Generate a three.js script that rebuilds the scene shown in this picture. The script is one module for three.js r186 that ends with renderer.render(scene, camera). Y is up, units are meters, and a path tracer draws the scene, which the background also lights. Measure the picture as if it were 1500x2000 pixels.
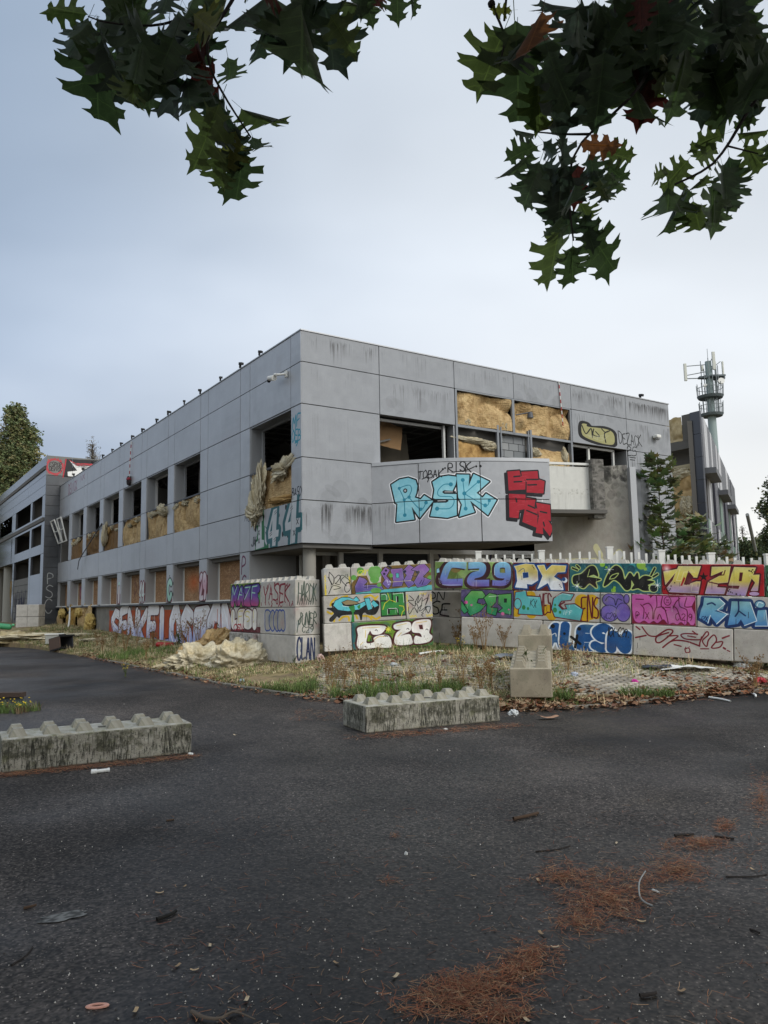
import * as THREE from 'three';
import { RoundedBoxGeometry } from 'three/addons/geometries/RoundedBoxGeometry.js';
import { mergeGeometries, mergeVertices } from 'three/addons/utils/BufferGeometryUtils.js';

// ---------------------------------------------------------------- camera, sky, sun, exposure
const scene = new THREE.Scene();
const EYE = 1.5, PITCH = 0.1189, ROLL = -0.018, F = 1513.7;
const camera = new THREE.PerspectiveCamera(2 * Math.atan(1000 / F) * 180 / Math.PI, 0.75, 0.05, 600);
camera.position.set(0, EYE, 0);
camera.rotation.set(PITCH, 0, ROLL, 'XYZ');
const renderer = new THREE.WebGLRenderer();
renderer.toneMapping = THREE.LinearToneMapping;
renderer.toneMappingExposure = 1.2;
renderer.shadowMap.enabled = true;

const SUN = new THREE.Vector3(0.60, 0.62, 0.52).normalize();
const sun = new THREE.DirectionalLight(new THREE.Color(1, 0.95, 0.88), 1.3);
sun.position.copy(SUN).multiplyScalar(80); sun.castShadow = true; sun.shadow.radius = 45;
Object.assign(sun.shadow.camera, { left: -50, right: 50, top: 50, bottom: -50, near: 1, far: 200 });
sun.name = 'sun'; scene.add(sun, sun.target);

// ---------------------------------------------------------------- random numbers and noise
let SEED = 7;
const seed = (s) => { SEED = s >>> 0; };
const rnd = () => { SEED = (SEED + 0x6d2b79f5) | 0; let t = Math.imul(SEED ^ (SEED >>> 15), 1 | SEED); t = (t + Math.imul(t ^ (t >>> 7), 61 | t)) ^ t; return ((t ^ (t >>> 14)) >>> 0) / 4294967296; };
const rr = (a, b) => a + (b - a) * rnd();
const hash = (x, y, z = 0) => { let h = Math.imul(x, 374761393) ^ Math.imul(y, 668265263) ^ Math.imul(z, 1274126177); h = Math.imul(h ^ (h >>> 13), 1274126177); return ((h ^ (h >>> 16)) >>> 0) / 4294967296; };
const sm = (t) => t * t * (3 - 2 * t), mix = (a, b, t) => a + (b - a) * t, clamp = (x, a = 0, b = 1) => Math.min(b, Math.max(a, x));
const sstep = (a, b, x) => sm(clamp((x - a) / (b - a)));
function noise(x, y, z = 0, per = 0) {
  const X = Math.floor(x), Y = Math.floor(y), Z = Math.floor(z), u = sm(x - X), v = sm(y - Y), w = sm(z - Z);
  const h = per ? (i, j, k) => hash(((i % per) + per) % per, ((j % per) + per) % per, k) : hash;
  const f = (k) => mix(mix(h(X, Y, k), h(X + 1, Y, k), u), mix(h(X, Y + 1, k), h(X + 1, Y + 1, k), u), v);
  return z === 0 ? f(0) : mix(f(Z), f(Z + 1), w);
}
const fbm = (x, y, z = 0, o = 4, per = 0) => { let s = 0, a = 0.5, n = 0; for (let i = 0; i < o; i++) { s += a * noise(x, y, z ? z + i * 7.3 : 0, per); n += a; a *= 0.5; x *= 2; y *= 2; z *= 2; per *= 2; } return s / n; };

// overcast sky, brighter round the hidden sun
{
  const W = 768, H = 384, d = new Float32Array(W * H * 4);
  const saz = Math.atan2(SUN.z, SUN.x);
  const dark = [0.26, 0.345, 0.48], lite = [0.685, 0.725, 0.775], top = [0.41, 0.51, 0.64];
  for (let j = 0; j < H; j++) for (let i = 0; i < W; i++) {
    const el = ((j + 0.5) / H - 0.5) * Math.PI, az = ((i + 0.5) / W - 0.5) * 2 * Math.PI, o = (j * W + i) * 4;
    const cx = Math.cos(az) * Math.cos(el), cz = Math.sin(az) * Math.cos(el), sy = Math.max(0, Math.sin(el));
    const q = 1 / (sy + 0.28);
    const n = fbm(cx * q * 0.9 + 5, cz * q * 1.2 + 9, 0.7, 5) - 0.5, n0 = sstep(0.36, 0.62, fbm(cx * q * 0.55 + 31, cz * q * 1.1 + 17, 2.7, 4)) - 0.5, n2 = fbm(cx * q * 2.4 + 15, cz * q * 3.6 + 2, 1.7, 5) - 0.5;
    let t = 0.5 + 0.5 * Math.cos(az - saz);                       // 1 towards the sun
    t = clamp(Math.pow(t, 0.6) + n * 0.20 + n2 * 0.10);
    const glow = Math.exp(-Math.pow(Math.acos(clamp(cx * SUN.x + Math.sin(el) * SUN.y + cz * SUN.z, -1, 1)) / 0.62, 2));
    const up = sstep(0.0, 1.0, sy), lowglow = Math.exp(-sy * 8) * sstep(0.34, 0.56, t);
    for (let c = 0; c < 3; c++) {
      let v = mix(dark[c], lite[c], sstep(0.08, 0.46, t)) * (1 - 0.36 * (1 - t) * Math.exp(-sy * 3.2));
      v = mix(v, top[c], up * 0.5); v += 0.75 * glow * [1, 0.97, 0.92][c];
      const band = Math.exp(-Math.pow((sy - 0.30) / 0.16, 2)) * (1 - t) * 0.05; // paler veil above the dark bank
      v = v + band;
      v *= 1 + n * 0.30 + n2 * 0.24 + n0 * 0.20;
      v = mix(v, [1.0, 0.96, 0.86][c], lowglow * 0.9);
      if (el < 0) v = mix(v, [0.16, 0.16, 0.16][c], sstep(0, -0.06, el));
      d[o + c] = v;
    }
    d[o + 3] = 1;
  }
  const t = new THREE.DataTexture(d, W, H, THREE.RGBAFormat, THREE.FloatType);
  t.mapping = THREE.EquirectangularReflectionMapping; t.magFilter = t.minFilter = THREE.LinearFilter; t.needsUpdate = true;
  scene.background = t; scene.environment = t;
}

// ---------------------------------------------------------------- helpers
const used = {};
const numbered = (n) => { const k = used[n] = (used[n] ?? -1) + 1; return k ? n + '_' + String(k).padStart(3, '0') : n; };
function tag(o, label, category, group, kind) { if (label) o.userData.label = label; if (category) o.userData.category = category; if (group) o.userData.group = group; if (kind) o.userData.kind = kind; return o; }
function thing(name, label, category, p = [0, 0, 0], turn = 0, group) { const o = new THREE.Group(); o.name = numbered(name); o.position.set(...p); o.rotation.y = turn; scene.add(o); return tag(o, label, category, group); }
function part(name, g, m, parent, label) { const o = new THREE.Mesh(g, m); o.name = name; o.castShadow = o.receiveShadow = true; parent.add(o); if (label) o.userData.label = label; return o; }
function solo(name, g, m, label, category, group, p, turn = 0) { const o = new THREE.Mesh(g, m); o.name = numbered(name); o.castShadow = o.receiveShadow = true; if (p) o.position.set(...p); o.rotation.y = turn; scene.add(o); return tag(o, label, category, group); }
function struct(name, g, m) { const o = new THREE.Mesh(g, m); o.name = numbered(name); o.castShadow = o.receiveShadow = true; scene.add(o); o.userData.kind = 'structure'; return o; }
function copyOf(t, label, p, turn, group) { const c = t.clone(); c.name = numbered(t.name.replace(/_\d{3}$/, '')); c.userData = { ...t.userData }; scene.add(c); c.position.set(...p); c.rotation.y = turn; if (label) c.userData.label = label; if (group) c.userData.group = group; return c; }
function stuffInst(name, g, m, n, place, parent, label, category) {
  const o = new THREE.InstancedMesh(g, m, n), M = new THREE.Matrix4(), q = new THREE.Quaternion(), e = new THREE.Euler(), s = new THREE.Vector3(), p = new THREE.Vector3(), c = new THREE.Color();
  for (let i = 0; i < n; i++) { const r = place(i); p.set(...r.p); e.set(...(r.r ?? [0, 0, 0]), 'YXZ'); q.setFromEuler(e); const k = r.s ?? 1; Array.isArray(k) ? s.set(...k) : s.set(k, k, k); M.compose(p, q, s); o.setMatrixAt(i, M); if (r.c) o.setColorAt(i, c.setRGB(...r.c)); }
  o.name = parent ? name : numbered(name); o.castShadow = o.receiveShadow = true; (parent ?? scene).add(o);
  if (!parent) o.userData.kind = 'stuff'; else o.userData.kind = 'stuff';
  return tag(o, label, category);
}
// picture of the place: a photograph pixel (1500 x 2000) to a direction, a point at a depth, a point on a plane y
const ray = (px, py) => { camera.updateMatrixWorld(); return new THREE.Vector3((px - 750) / F, (1000 - py) / F, -1).applyEuler(camera.rotation); };
const at = (px, py, depth) => { const d = ray(px, py); d.multiplyScalar(depth / -d.z); return [d.x, d.y + EYE, d.z]; };
const onY = (px, py, y = 0) => { const d = ray(px, py); d.multiplyScalar((y - EYE) / d.y); return [d.x, y, d.z]; };
const V = (a) => new THREE.Vector3(...a);
function tube(pts, r0, r1 = r0, seg = 6) {                        // tapered tube through points
  const c = new THREE.CatmullRomCurve3(pts.map((p) => V(p))), n = Math.max(2, pts.length * 2), g = new THREE.TubeGeometry(c, n, 1, seg, false), P = g.attributes.position, N = g.attributes.normal;
  for (let i = 0; i < P.count; i++) { const k = Math.floor(i / (seg + 1)) / n, r = mix(r0, r1, k); P.setXYZ(i, P.getX(i) - N.getX(i) * (1 - r), P.getY(i) - N.getY(i) * (1 - r), P.getZ(i) - N.getZ(i) * (1 - r)); }
  return g;
}
const bar = (a, b, r, seg = 6) => { const A = V(a), B = V(b), d = B.clone().sub(A), g = new THREE.CylinderGeometry(r, r, d.length(), seg); g.applyQuaternion(new THREE.Quaternion().setFromUnitVectors(new THREE.Vector3(0, 1, 0), d.normalize())); g.translate(...A.add(B).multiplyScalar(0.5).toArray()); return g; };
const box = (w, h, d, x = 0, y = 0, z = 0) => new THREE.BoxGeometry(w, h, d).translate(x, y, z);
const merge = (a) => mergeGeometries(a.map((g) => g.index ? g.toNonIndexed() : g).map((g) => { for (const k of Object.keys(g.attributes)) if (!['position', 'normal', 'uv'].includes(k)) g.deleteAttribute(k); return g; }));
function boxUV(g, k = 1) {                                         // uv in metres by the facing axis
  const P = g.attributes.position, N = g.attributes.normal, U = g.attributes.uv;
  for (let i = 0; i < P.count; i++) { const ax = Math.abs(N.getX(i)), ay = Math.abs(N.getY(i)), az = Math.abs(N.getZ(i)); const [a, b] = ay > ax && ay > az ? [P.getX(i), P.getZ(i)] : ax > az ? [P.getZ(i), P.getY(i)] : [P.getX(i), P.getY(i)]; U.setXY(i, a * k, b * k); }
  return g;
}
const lin = (hex) => new THREE.Color(hex);
const std = (color, rough = 0.8, extra = {}) => new THREE.MeshStandardMaterial({ color, roughness: rough, side: THREE.DoubleSide, ...extra });
const paintMat = (map, rough) => new THREE.MeshPhysicalMaterial({ map, roughness: rough, side: THREE.DoubleSide, specularIntensity: 0.55, metalness: 0 });

// ---------------------------------------------------------------- textures
function canvasTex(w, h, draw, repeat = false) {
  const c = document.createElement('canvas'); c.width = w; c.height = h; const x = c.getContext('2d'); draw(x, w, h);
  const t = new THREE.CanvasTexture(c); t.colorSpace = THREE.SRGBColorSpace; t.magFilter = THREE.LinearFilter; if (repeat) t.wrapS = t.wrapT = THREE.RepeatWrapping; return t;
}
function dataTex(w, h, f, srgb = true) {                           // tileable, f(u, v) -> [r, g, b] 0..255
  const d = new Uint8Array(w * h * 4);
  for (let j = 0; j < h; j++) for (let i = 0; i < w; i++) { const c = f(i / w, j / h, i, j), o = (j * w + i) * 4; d[o] = clamp(c[0], 0, 255); d[o + 1] = clamp(c[1], 0, 255); d[o + 2] = clamp(c[2], 0, 255); d[o + 3] = 255; }
  const t = new THREE.DataTexture(d, w, h, THREE.RGBAFormat); if (srgb) t.colorSpace = THREE.SRGBColorSpace; t.magFilter = t.minFilter = THREE.LinearFilter; t.wrapS = t.wrapT = THREE.RepeatWrapping; t.needsUpdate = true; return t;
}
const rep = (t, a, b = a) => { const c = t.clone(); c.repeat.set(a, b); c.needsUpdate = true; return c; };
function grain(x, X, Y, W, H, amp, scale = 1) {                    // grain over a canvas region
  const im = x.getImageData(X, Y, W, H), d = im.data;
  for (let j = 0; j < H; j++) for (let i = 0; i < W; i++) { const o = (j * W + i) * 4, n = (fbm(i * 0.035 * scale, j * 0.035 * scale, 0, 4) - 0.5) * amp * 1.6 + (hash(i, j, 5) - 0.5) * amp; for (let c = 0; c < 3; c++) d[o + c] = clamp(d[o + c] + n, 0, 255); }
  x.putImageData(im, X, Y);
}
function streaks(x, X, Y, W, H, n, col, a0 = 0.25, wmax = 5) {     // run-off streaks hanging from a top edge
  for (let i = 0; i < n; i++) {
    const sx = X + rnd() * W, w = 0.8 + rnd() * rnd() * wmax, cl = noise(sx * 0.022, Y * 0.1 + 3), l = H * (0.15 + 0.85 * rnd()) * (0.35 + 0.75 * cl), y0 = Y + rnd() * rnd() * H * 0.45 * (1.2 - cl), g = x.createLinearGradient(0, y0, 0, y0 + l), a = a0 * rr(0.15, 0.8) * sstep(0.22, 0.6, cl);
    g.addColorStop(0, col + '0)'); g.addColorStop(0.22, col + a + ')'); g.addColorStop(1, col + '0)'); x.fillStyle = g; x.fillRect(sx, y0, w, l);
  }
}
function blotch(x, X, Y, W, H, n, col, a, r0, r1) { for (let i = 0; i < n; i++) { x.fillStyle = col + a * rr(0.3, 1) + ')'; x.beginPath(); x.ellipse(X + rnd() * W, Y + rnd() * H, rr(r0, r1), rr(r0, r1) * 0.8, rnd() * 3, 0, 7); x.fill(); } }

// ---- spray can: strokes, shapes and a stroke alphabet
const nums = (s) => (s.match(/-?[\d.]+/g) ?? []).map(Number);
function trace(x, s, smooth, close) {
  const p = typeof s === 'string' ? nums(s) : s, n = p.length / 2; x.beginPath();
  if (!smooth || n < 3) { for (let i = 0; i < n; i++) x[i ? 'lineTo' : 'moveTo'](p[2 * i], p[2 * i + 1]); } else {
    const q = (i) => { const k = close ? (i + n) % n : clamp(i, 0, n - 1); return [p[2 * k], p[2 * k + 1]]; };
    x.moveTo(p[0], p[1]);
    for (let i = 0; i < (close ? n : n - 1); i++) { const a = q(i - 1), b = q(i), c = q(i + 1), d = q(i + 2); x.bezierCurveTo(b[0] + (c[0] - a[0]) / 6, b[1] + (c[1] - a[1]) / 6, c[0] - (d[0] - b[0]) / 6, c[1] - (d[1] - b[1]) / 6, c[0], c[1]); }
  }
  if (close) x.closePath();
}
const ln = (x, s, w, col, smooth = true, cap = 'round') => { trace(x, s, smooth, false); x.lineWidth = w; x.strokeStyle = col; x.lineCap = cap; x.lineJoin = 'round'; x.stroke(); };
const sh = (x, s, fill, st, w = 0, smooth = false) => { trace(x, s, smooth, true); if (st) { x.lineWidth = w; x.strokeStyle = st; x.lineJoin = 'round'; x.stroke(); } if (fill) { x.fillStyle = fill; x.fill(); } };
const dot = (x, a, b, r, col, ry = r) => { x.fillStyle = col; x.beginPath(); x.ellipse(a, b, r, ry, 0, 0, 7); x.fill(); };
const vgrad = (x, y0, y1, cols) => { if (typeof cols === 'string') return cols; const g = x.createLinearGradient(0, y0, 0, y1); cols.forEach((c, i) => g.addColorStop(i / (cols.length - 1), c)); return g; };
const ABC = {
  A: '0 1 .25 .5 .5 0 .75 .5 1 1;.2 .62 .82 .62', B: '0 0 0 1;0 0 .7 .05 .75 .4 .1 .48;.1 .48 .9 .55 .9 .95 0 1', C: '1 .15 .6 0 .1 .2 0 .6 .3 1 .7 1 1 .8', D: '0 0 0 1 .6 .98 1 .6 .9 .15 .4 0 0 0', E: '1 0 .1 .05 .05 .5 .05 1 1 .95;.1 .5 .75 .48',
  F: '1 0 .1 .05 .05 1;.1 .48 .75 .45', G: '1 .2 .6 0 .1 .2 0 .6 .3 1 .8 1 1 .6 .55 .55', H: '0 0 .05 1;1 0 .95 1;0 .5 1 .5', I: '.5 0 .5 1', J: '1 0 .8 0 .8 .8 .4 1 0 .75', K: '0 0 0 1;1 0 .1 .5 1 1', L: '0 0 .05 1 1 .95', M: '0 1 .1 0 .5 .6 .9 0 1 1', N: '0 1 .05 0 .95 1 1 0',
  O: '.5 0 .05 .3 .05 .75 .5 1 .95 .75 .95 .3 .5 0', P: '0 1 .05 0 .8 .05 .9 .4 .05 .55', R: '0 1 .05 0 .8 .05 .85 .4 .1 .52 1 1', S: '1 .1 .5 0 .05 .2 .3 .45 .8 .55 .95 .85 .5 1 0 .9', T: '0 .05 1 0;.5 0 .5 1', U: '0 0 .05 .8 .5 1 .95 .8 1 0', V: '0 0 .5 1 1 0', W: '0 0 .2 1 .5 .35 .8 1 1 0', X: '0 0 1 1;1 0 0 1', Y: '0 0 .5 .5 1 0;.5 .5 .5 1', Z: '0 0 1 0 0 1 1 1',
  1: '.25 .2 .55 0 .55 1', 2: '0 .2 .5 0 .95 .25 .5 .6 .05 1 1 1', 4: '.75 1 .75 0 0 .65 1 .65', 5: '1 0 .15 0 .1 .45 .7 .4 .95 .75 .5 1 0 .9', 8: '.5 .48 .1 .3 .5 0 .9 .3 .5 .48 .05 .75 .5 1 .95 .75 .5 .48', 9: '.9 .35 .5 .55 .08 .35 .4 0 .9 .15 .9 .6 .6 1', '-': '.1 .5 .9 .5', '.': '.4 .95 .6 1', '!': '.5 0 .5 .65;.5 .95 .5 1', '"': '.25 0 .25 .3;.7 0 .7 .3',
};
function letter(x, ch, X, Y, w, h, skew, jit, pass) {
  for (const st of (ABC[ch] ?? '').split(';')) { const p = nums(st); if (!p.length) continue; for (let i = 0; i < p.length; i += 2) { const a = p[i] + (jit ? rr(-jit, jit) : 0), b = p[i + 1] + (jit ? rr(-jit, jit) : 0); p[i] = X + a * w + skew * (1 - b) * h; p[i + 1] = Y + b * h; } pass(p); }
}
function scrawl(x, text, X, Y, w, h, lw, col, { skew = 0.15, jit = 0.09, gap = 0.25, smooth = true } = {}) {
  const n = text.length, cw = w / (n + gap * (n - 1)); [...text].forEach((ch, i) => letter(x, ch, X + i * cw * (1 + gap), Y + rr(-0.06, 0.06) * h, cw, h, skew, jit, (p) => ln(x, p, lw * rr(0.85, 1.1), col, smooth)));
}
function bubble(x, text, X, Y, w, h, lw, fill, out, ow, { skew = 0, jit = 0, gap = 0.3, hi, halo, hw = 0, smooth = true, cap = 'round', tall } = {}) {
  const n = text.length, cw = (w - lw) / (n + gap * (n - 1)), list = [];
  [...text].forEach((ch, i) => { const st = [], dh = tall ? tall[i % tall.length] : 0; letter(x, ch, X + lw / 2 + i * cw * (1 + gap), Y + lw / 2 - dh * h, cw, h - lw + dh * h, skew, jit, (p) => st.push(p)); list.push(st); });
  const F = vgrad(x, Y, Y + h, fill);
  if (halo) for (const st of list) for (const p of st) ln(x, p, lw + 2 * ow + 2 * hw, halo, smooth, cap);
  for (const st of list) { for (const p of st) ln(x, p, lw + 2 * ow, out, smooth, cap); for (const p of st) ln(x, p, lw, F, smooth, cap); if (hi) for (const p of st) { const q = p.map((v, k) => v - lw * (k % 2 ? 0.28 : 0.22)); ln(x, q.slice(0, Math.max(4, q.length - 2)), Math.max(1.5, lw * 0.12), hi, smooth); } }
}
function view(x, X, Y, W, H, z0, z1, z2, z3, f, clip = true) {       // draw in another frame of coordinates, fitted to a rectangle
  x.save(); if (clip) { x.beginPath(); x.rect(X, Y, W, H); x.clip(); } x.translate(X, Y); x.scale(W / (z2 - z0), H / (z3 - z1)); x.translate(-z0, -z1); f(); x.restore();
}
function squiggleFrame(x, X, Y, W, H, col, lw) { for (let s = 0; s < 7; s++) { const a = rnd() * 4, e = a | 0, t = 0.1 + 0.7 * (a - e), p = []; for (let i = 0; i < 6; i++) { const k = t + i * 0.05, o = (i % 2 ? 0.06 : 0.13); const q = e === 0 ? [k, o] : e === 1 ? [1 - o * 0.6, k] : e === 2 ? [k, 1 - o] : [o * 0.6, k]; p.push(X + q[0] * W, Y + q[1] * H); } ln(x, p, lw, col); } }
const spark = (x, a, b, r) => { for (const [u, v] of [[r, 0], [0, r], [r * 0.4, r * 0.4], [r * 0.4, -r * 0.4]]) ln(x, [a - u, b - v, a + u, b + v], Math.max(1, r * 0.07), '#f4fafa', false); dot(x, a, b, r * 0.16, '#ffffff'); };

const pick2 = (a, i) => a[(i + (rnd() * 3 | 0)) % a.length];
const concreteFill = (x, X, Y, W, H, base = [150, 147, 140], v = 0) => { x.fillStyle = `rgb(${base.map((c) => c + v | 0)})`; x.fillRect(X, Y, W, H); };

// ---------------------------------------------------------------- painted concrete blocks: one sheet for every face
const PM = 220, AW = 2048, AH = 1024;
const ATLAS = { right: [0, 0], left: [0, 400], stackL: [540, 400], stackR: [1344, 400], back: [1490, 400], bare: [0, 800] };
const blockTex = canvasTex(AW, AH, (x) => {
  seed(11);
  const blk = (reg, s, row, len, f, v = 0) => {
    const X = ATLAS[reg][0] + s * PM, Y = ATLAS[reg][1] + row * 132, W = len * PM, H = 132;
    concreteFill(x, X, Y, W, H, [178, 174, 166], rr(-8, 10) + v);
    blotch(x, X, Y, W, H, 26, 'rgba(105,102,96,', 0.10, 3, 22); blotch(x, X, Y, W, H, 20, 'rgba(176,173,166,', 0.12, 3, 20);
    x.save(); x.beginPath(); x.rect(X, Y, W, H); x.clip(); streaks(x, X, Y, W, H, 22, 'rgba(84,80,72,', 0.16); blotch(x, X, Y, W, H, 40, 'rgba(70,68,64,', 0.5, 0.5, 1.6); x.restore();
    if (f) f(X, Y, W, H);
    if (f) { x.save(); x.beginPath(); x.rect(X, Y, W, H); x.clip(); for (let i = 0; i < 7; i++) { const a = X + rnd() * W, b = Y + rnd() * H, r = rr(14, 44), g = x.createRadialGradient(a, b, 1, a, b, r), c = pick2(['230,226,220', '24,22,26', '150,60,60', '60,100,140', '190,180,90'], i); g.addColorStop(0, `rgba(${c},0.16)`); g.addColorStop(1, `rgba(${c},0)`); x.fillStyle = g; x.fillRect(a - r, b - r, 2 * r, 2 * r); } x.restore(); blotch(x, X, Y, W, H, 60, 'rgba(168,164,154,', 0.6, 0.5, 1.8); blotch(x, X, Y, W, H, 14, 'rgba(168,164,154,', 0.14, 6, 26); x.save(); x.beginPath(); x.rect(X, Y, W, H); x.clip(); streaks(x, X, Y, W, H, 16, 'rgba(60,56,50,', 0.22, 4); for (let i = 0; i < 5; i++) { const a = X + rnd() * W, b = Y + rr(0.3, 0.8) * H; ln(x, [a, b, a + rr(-1, 1), b + rr(8, 34)], rr(1, 2), ['rgba(24,20,24,.8)', 'rgba(226,222,214,.6)'][i % 2]); } x.restore(); if (row === 2) blotch(x, X, Y + H * 0.72, W, H * 0.28, 160, 'rgba(96,80,58,', 0.5, 0.6, 2.6); }
    for (let i = 0; i < 30; i++) { const e = rnd() * 4 | 0, t = rnd(); dot(x, X + (e < 2 ? t * W : e === 2 ? 1.5 : W - 1.5), Y + (e >= 2 ? t * H : e ? H - 1.5 : 1.5), rr(0.6, 2.2), 'rgba(166,162,152,0.8)'); } // chipped arrises
  };
  x.fillStyle = '#96938d'; x.fillRect(0, 0, AW, AH);
  // ---- right wall, top row
  blk('right', 0, 0, 1.8, (X, Y, W, H) => view(x, X, Y, W, H, 845, 120, 1430, 330, () => {   // C 29 in blue and lilac
    x.fillStyle = '#6f8a4c'; x.fillRect(840, 110, 600, 230);
    for (const [a, b, r, c] of [[960, 205, 60, '#5d6f33'], [1080, 190, 55, '#8aa85a'], [1010, 160, 46, '#7d6a3a'], [1270, 150, 50, '#94b266'], [1390, 190, 40, '#8a8a4a'], [1180, 250, 40, '#584c2c']]) dot(x, a, b, r, c);
    ln(x, '1080 150 960 140 900 230 905 290 1060 285', 74, '#3b1f26', true, 'butt'); ln(x, '1090 150 970 145 925 225 930 278 1065 278', 54, vgrad(x, 120, 320, ['#8fd0e6', '#6c8fd0', '#7a63b4']), true, 'butt');
    ln(x, '1100 150 1225 145 1220 215 1135 235 1120 290 1270 280', 72, '#3b1f26', true, 'butt'); ln(x, '1105 150 1205 150 1200 205 1140 230 1130 280 1262 280', 50, vgrad(x, 120, 320, ['#8fd0e6', '#6c8fd0', '#7a63b4']), true, 'butt');
    ln(x, '1390 230 1320 225 1318 150 1395 150 1400 240 1370 290 1270 285', 60, '#3b1f26', true, 'butt'); ln(x, '1390 222 1325 215 1325 150 1390 150 1395 240 1365 278 1285 278', 42, vgrad(x, 120, 320, ['#8fd0e6', '#6c8fd0', '#7a63b4']), true, 'butt');
    sh(x, '862 180 880 172 884 205 862 210', '#9ad0e6', '#3b1f26', 6);
    ln(x, '880 250 905 300 1050 300', 3, '#d6e8f0'); ln(x, '1120 185 1190 190', 3, '#d6e8f0'); ln(x, '1300 160 1300 220', 3, '#d6e8f0');
    for (const y of [262, 274, 286]) { ln(x, [868, y, 905, y + 14], 4, '#3b1f26'); ln(x, [1385, y - 6, 1425, y + 6], 4, '#3b1f26'); }
  }));
  blk('right', 1.8, 0, 1.2, (X, Y, W, H) => view(x, X, Y, W, H, 0, 70, 550, 342, () => {       // P X in white and yellow on blue
    x.fillStyle = '#5a1f20'; x.fillRect(-10, 60, 570, 300); blotch(x, 0, 70, 550, 270, 20, 'rgba(120,40,36,', 0.8, 8, 30);
    const g = vgrad(x, 85, 330, ['#e6cf70', '#dcc874', '#eef0f0', '#e4eaf2']);
    const P = '20 110 130 85 210 92 245 150 250 240 190 280 140 275 145 318 30 310 50 250 40 150', XX = '245 100 310 95 330 150 385 95 520 100 510 155 440 160 400 205 480 250 495 325 380 325 350 260 250 320 275 260 300 200';
    for (const q of [P, XX]) sh(x, q, '#15427e', '#15427e', 40); for (const q of [P, XX]) sh(x, q, g, '#f2f4f4', 7); sh(x, '100 170 155 165 160 215 105 225', '#15427e', '#f2f4f4', 6); dot(x, 508, 235, 26, '#e9f0f4'); dot(x, 498, 226, 18, '#15427e');
    for (const [a, b] of [[195, 105], [207, 118], [213, 132], [458, 278], [466, 292], [476, 304]]) dot(x, a, b, 5, '#222');
    ln(x, '60 160 110 130 120 190', 5, '#1c4a86');
  }));
  blk('right', 3.0, 0, 1.8, (X, Y, W, H) => view(x, X, Y, W, H, 552, 72, 1465, 375, () => {      // black letters edged in lime on teal
    x.fillStyle = '#1f5c63'; x.fillRect(540, 60, 940, 330); for (let i = 0; i < 26; i++) dot(x, rr(560, 1460), rr(80, 370), rr(12, 46), ['#27737c', '#1a4a56', '#3a8f94'][i % 3]);
    for (const [a, b, r] of [[890, 85, 26], [930, 115, 13], [1270, 90, 44], [1310, 128, 17], [1010, 320, 14], [1000, 350, 24]]) dot(x, a, b, r, '#86b83a');
    const L = ['590 270 600 210 680 185 760 110 815 115 845 205 800 190 740 215 800 225 870 240 820 265 830 325 760 280 700 330 650 300 680 260 620 295', '905 300 950 180 1020 100 1080 140 1110 240 1160 170 1200 210 1235 170 1245 270 1215 300 1175 240 1165 320 1120 340 1060 270 1000 240 940 290', '1180 330 1240 250 1300 200 1370 215 1320 240 1390 255 1330 290 1380 330 1300 345 1240 320'];
    for (const q of L) sh(x, q, '#b6c878', '#b6c878', 30, true); for (const q of L) sh(x, q, '#141613', '#141613', 6, true);
    ln(x, '960 235 985 195 1050 175 1010 225 960 235', 9, '#b6c878'); ln(x, '740 215 760 140', 8, '#b6c878');
    for (const q of ['585 125 635 145', '630 100 655 125', '1365 190 1400 120', '1385 205 1425 178']) { ln(x, q, 34, '#b6c878'); ln(x, q, 18, '#141613'); }
    dot(x, 1385, 320, 46, '#b6c878'); dot(x, 1388, 320, 36, '#141613'); spark(x, 957, 138, 46); spark(x, 632, 314, 52); spark(x, 1424, 288, 56); blotch(x, 560, 90, 890, 270, 60, 'rgba(220,226,220,', 0.9, 1.2, 3);
  }));
  blk('right', 4.8, 0, 1.8, (X, Y, W, H) => view(x, X, Y, W, H, 400, 115, 1475, 440, () => {     // C * 29 ! in yellow on red
    x.fillStyle = '#a3121c'; x.fillRect(390, 100, 1100, 350); blotch(x, 400, 110, 1070, 330, 24, 'rgba(130,10,20,', 0.6, 10, 50);
    const g = vgrad(x, 140, 435, ['#d8cf86', '#ded166', '#d6c35e', '#b79aae', '#9c86ba']), m = '#4e0f18';
    const L = ['585 140 820 140 780 255 690 250 650 345 770 300 815 300 790 420 480 412 455 370 520 290 560 190', '940 145 1130 140 1100 300 1000 310 985 355 1080 360 1060 420 865 420 900 300 1040 225 1060 180 930 235', '1170 145 1385 150 1310 330 1275 437 1085 430 1110 365 1210 370 1225 330 1110 330 1145 210', '420 200 580 170 440 335', '1320 225 1420 220 1400 380 1335 380 1380 300'];
    for (const q of L) { sh(x, q, m, m, 40); } for (const q of L) sh(x, q, m, m, 14); for (const q of L) sh(x, q, g, '#ece7c0', 5);
    for (const q of ['690 190 640 330 700 330 740 250', '1225 200 1255 200 1240 285 1215 285']) sh(x, q, m, m, 4); sh(x, '640 250 655 265 620 345 600 345', '#a3121c');
    ln(x, '935 240 1060 225 1075 180', 10, m, false); ln(x, '905 300 1000 320 1100 320', 12, m, false); ln(x, '600 170 560 290 610 290 640 200 760 200', 4, '#efe9c8', false); ln(x, '730 330 715 400 790 400', 4, '#efe9c8', false);
    dot(x, 1365, 414, 56, m, 26); dot(x, 1365, 412, 50, '#b79ac0', 20);
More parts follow.
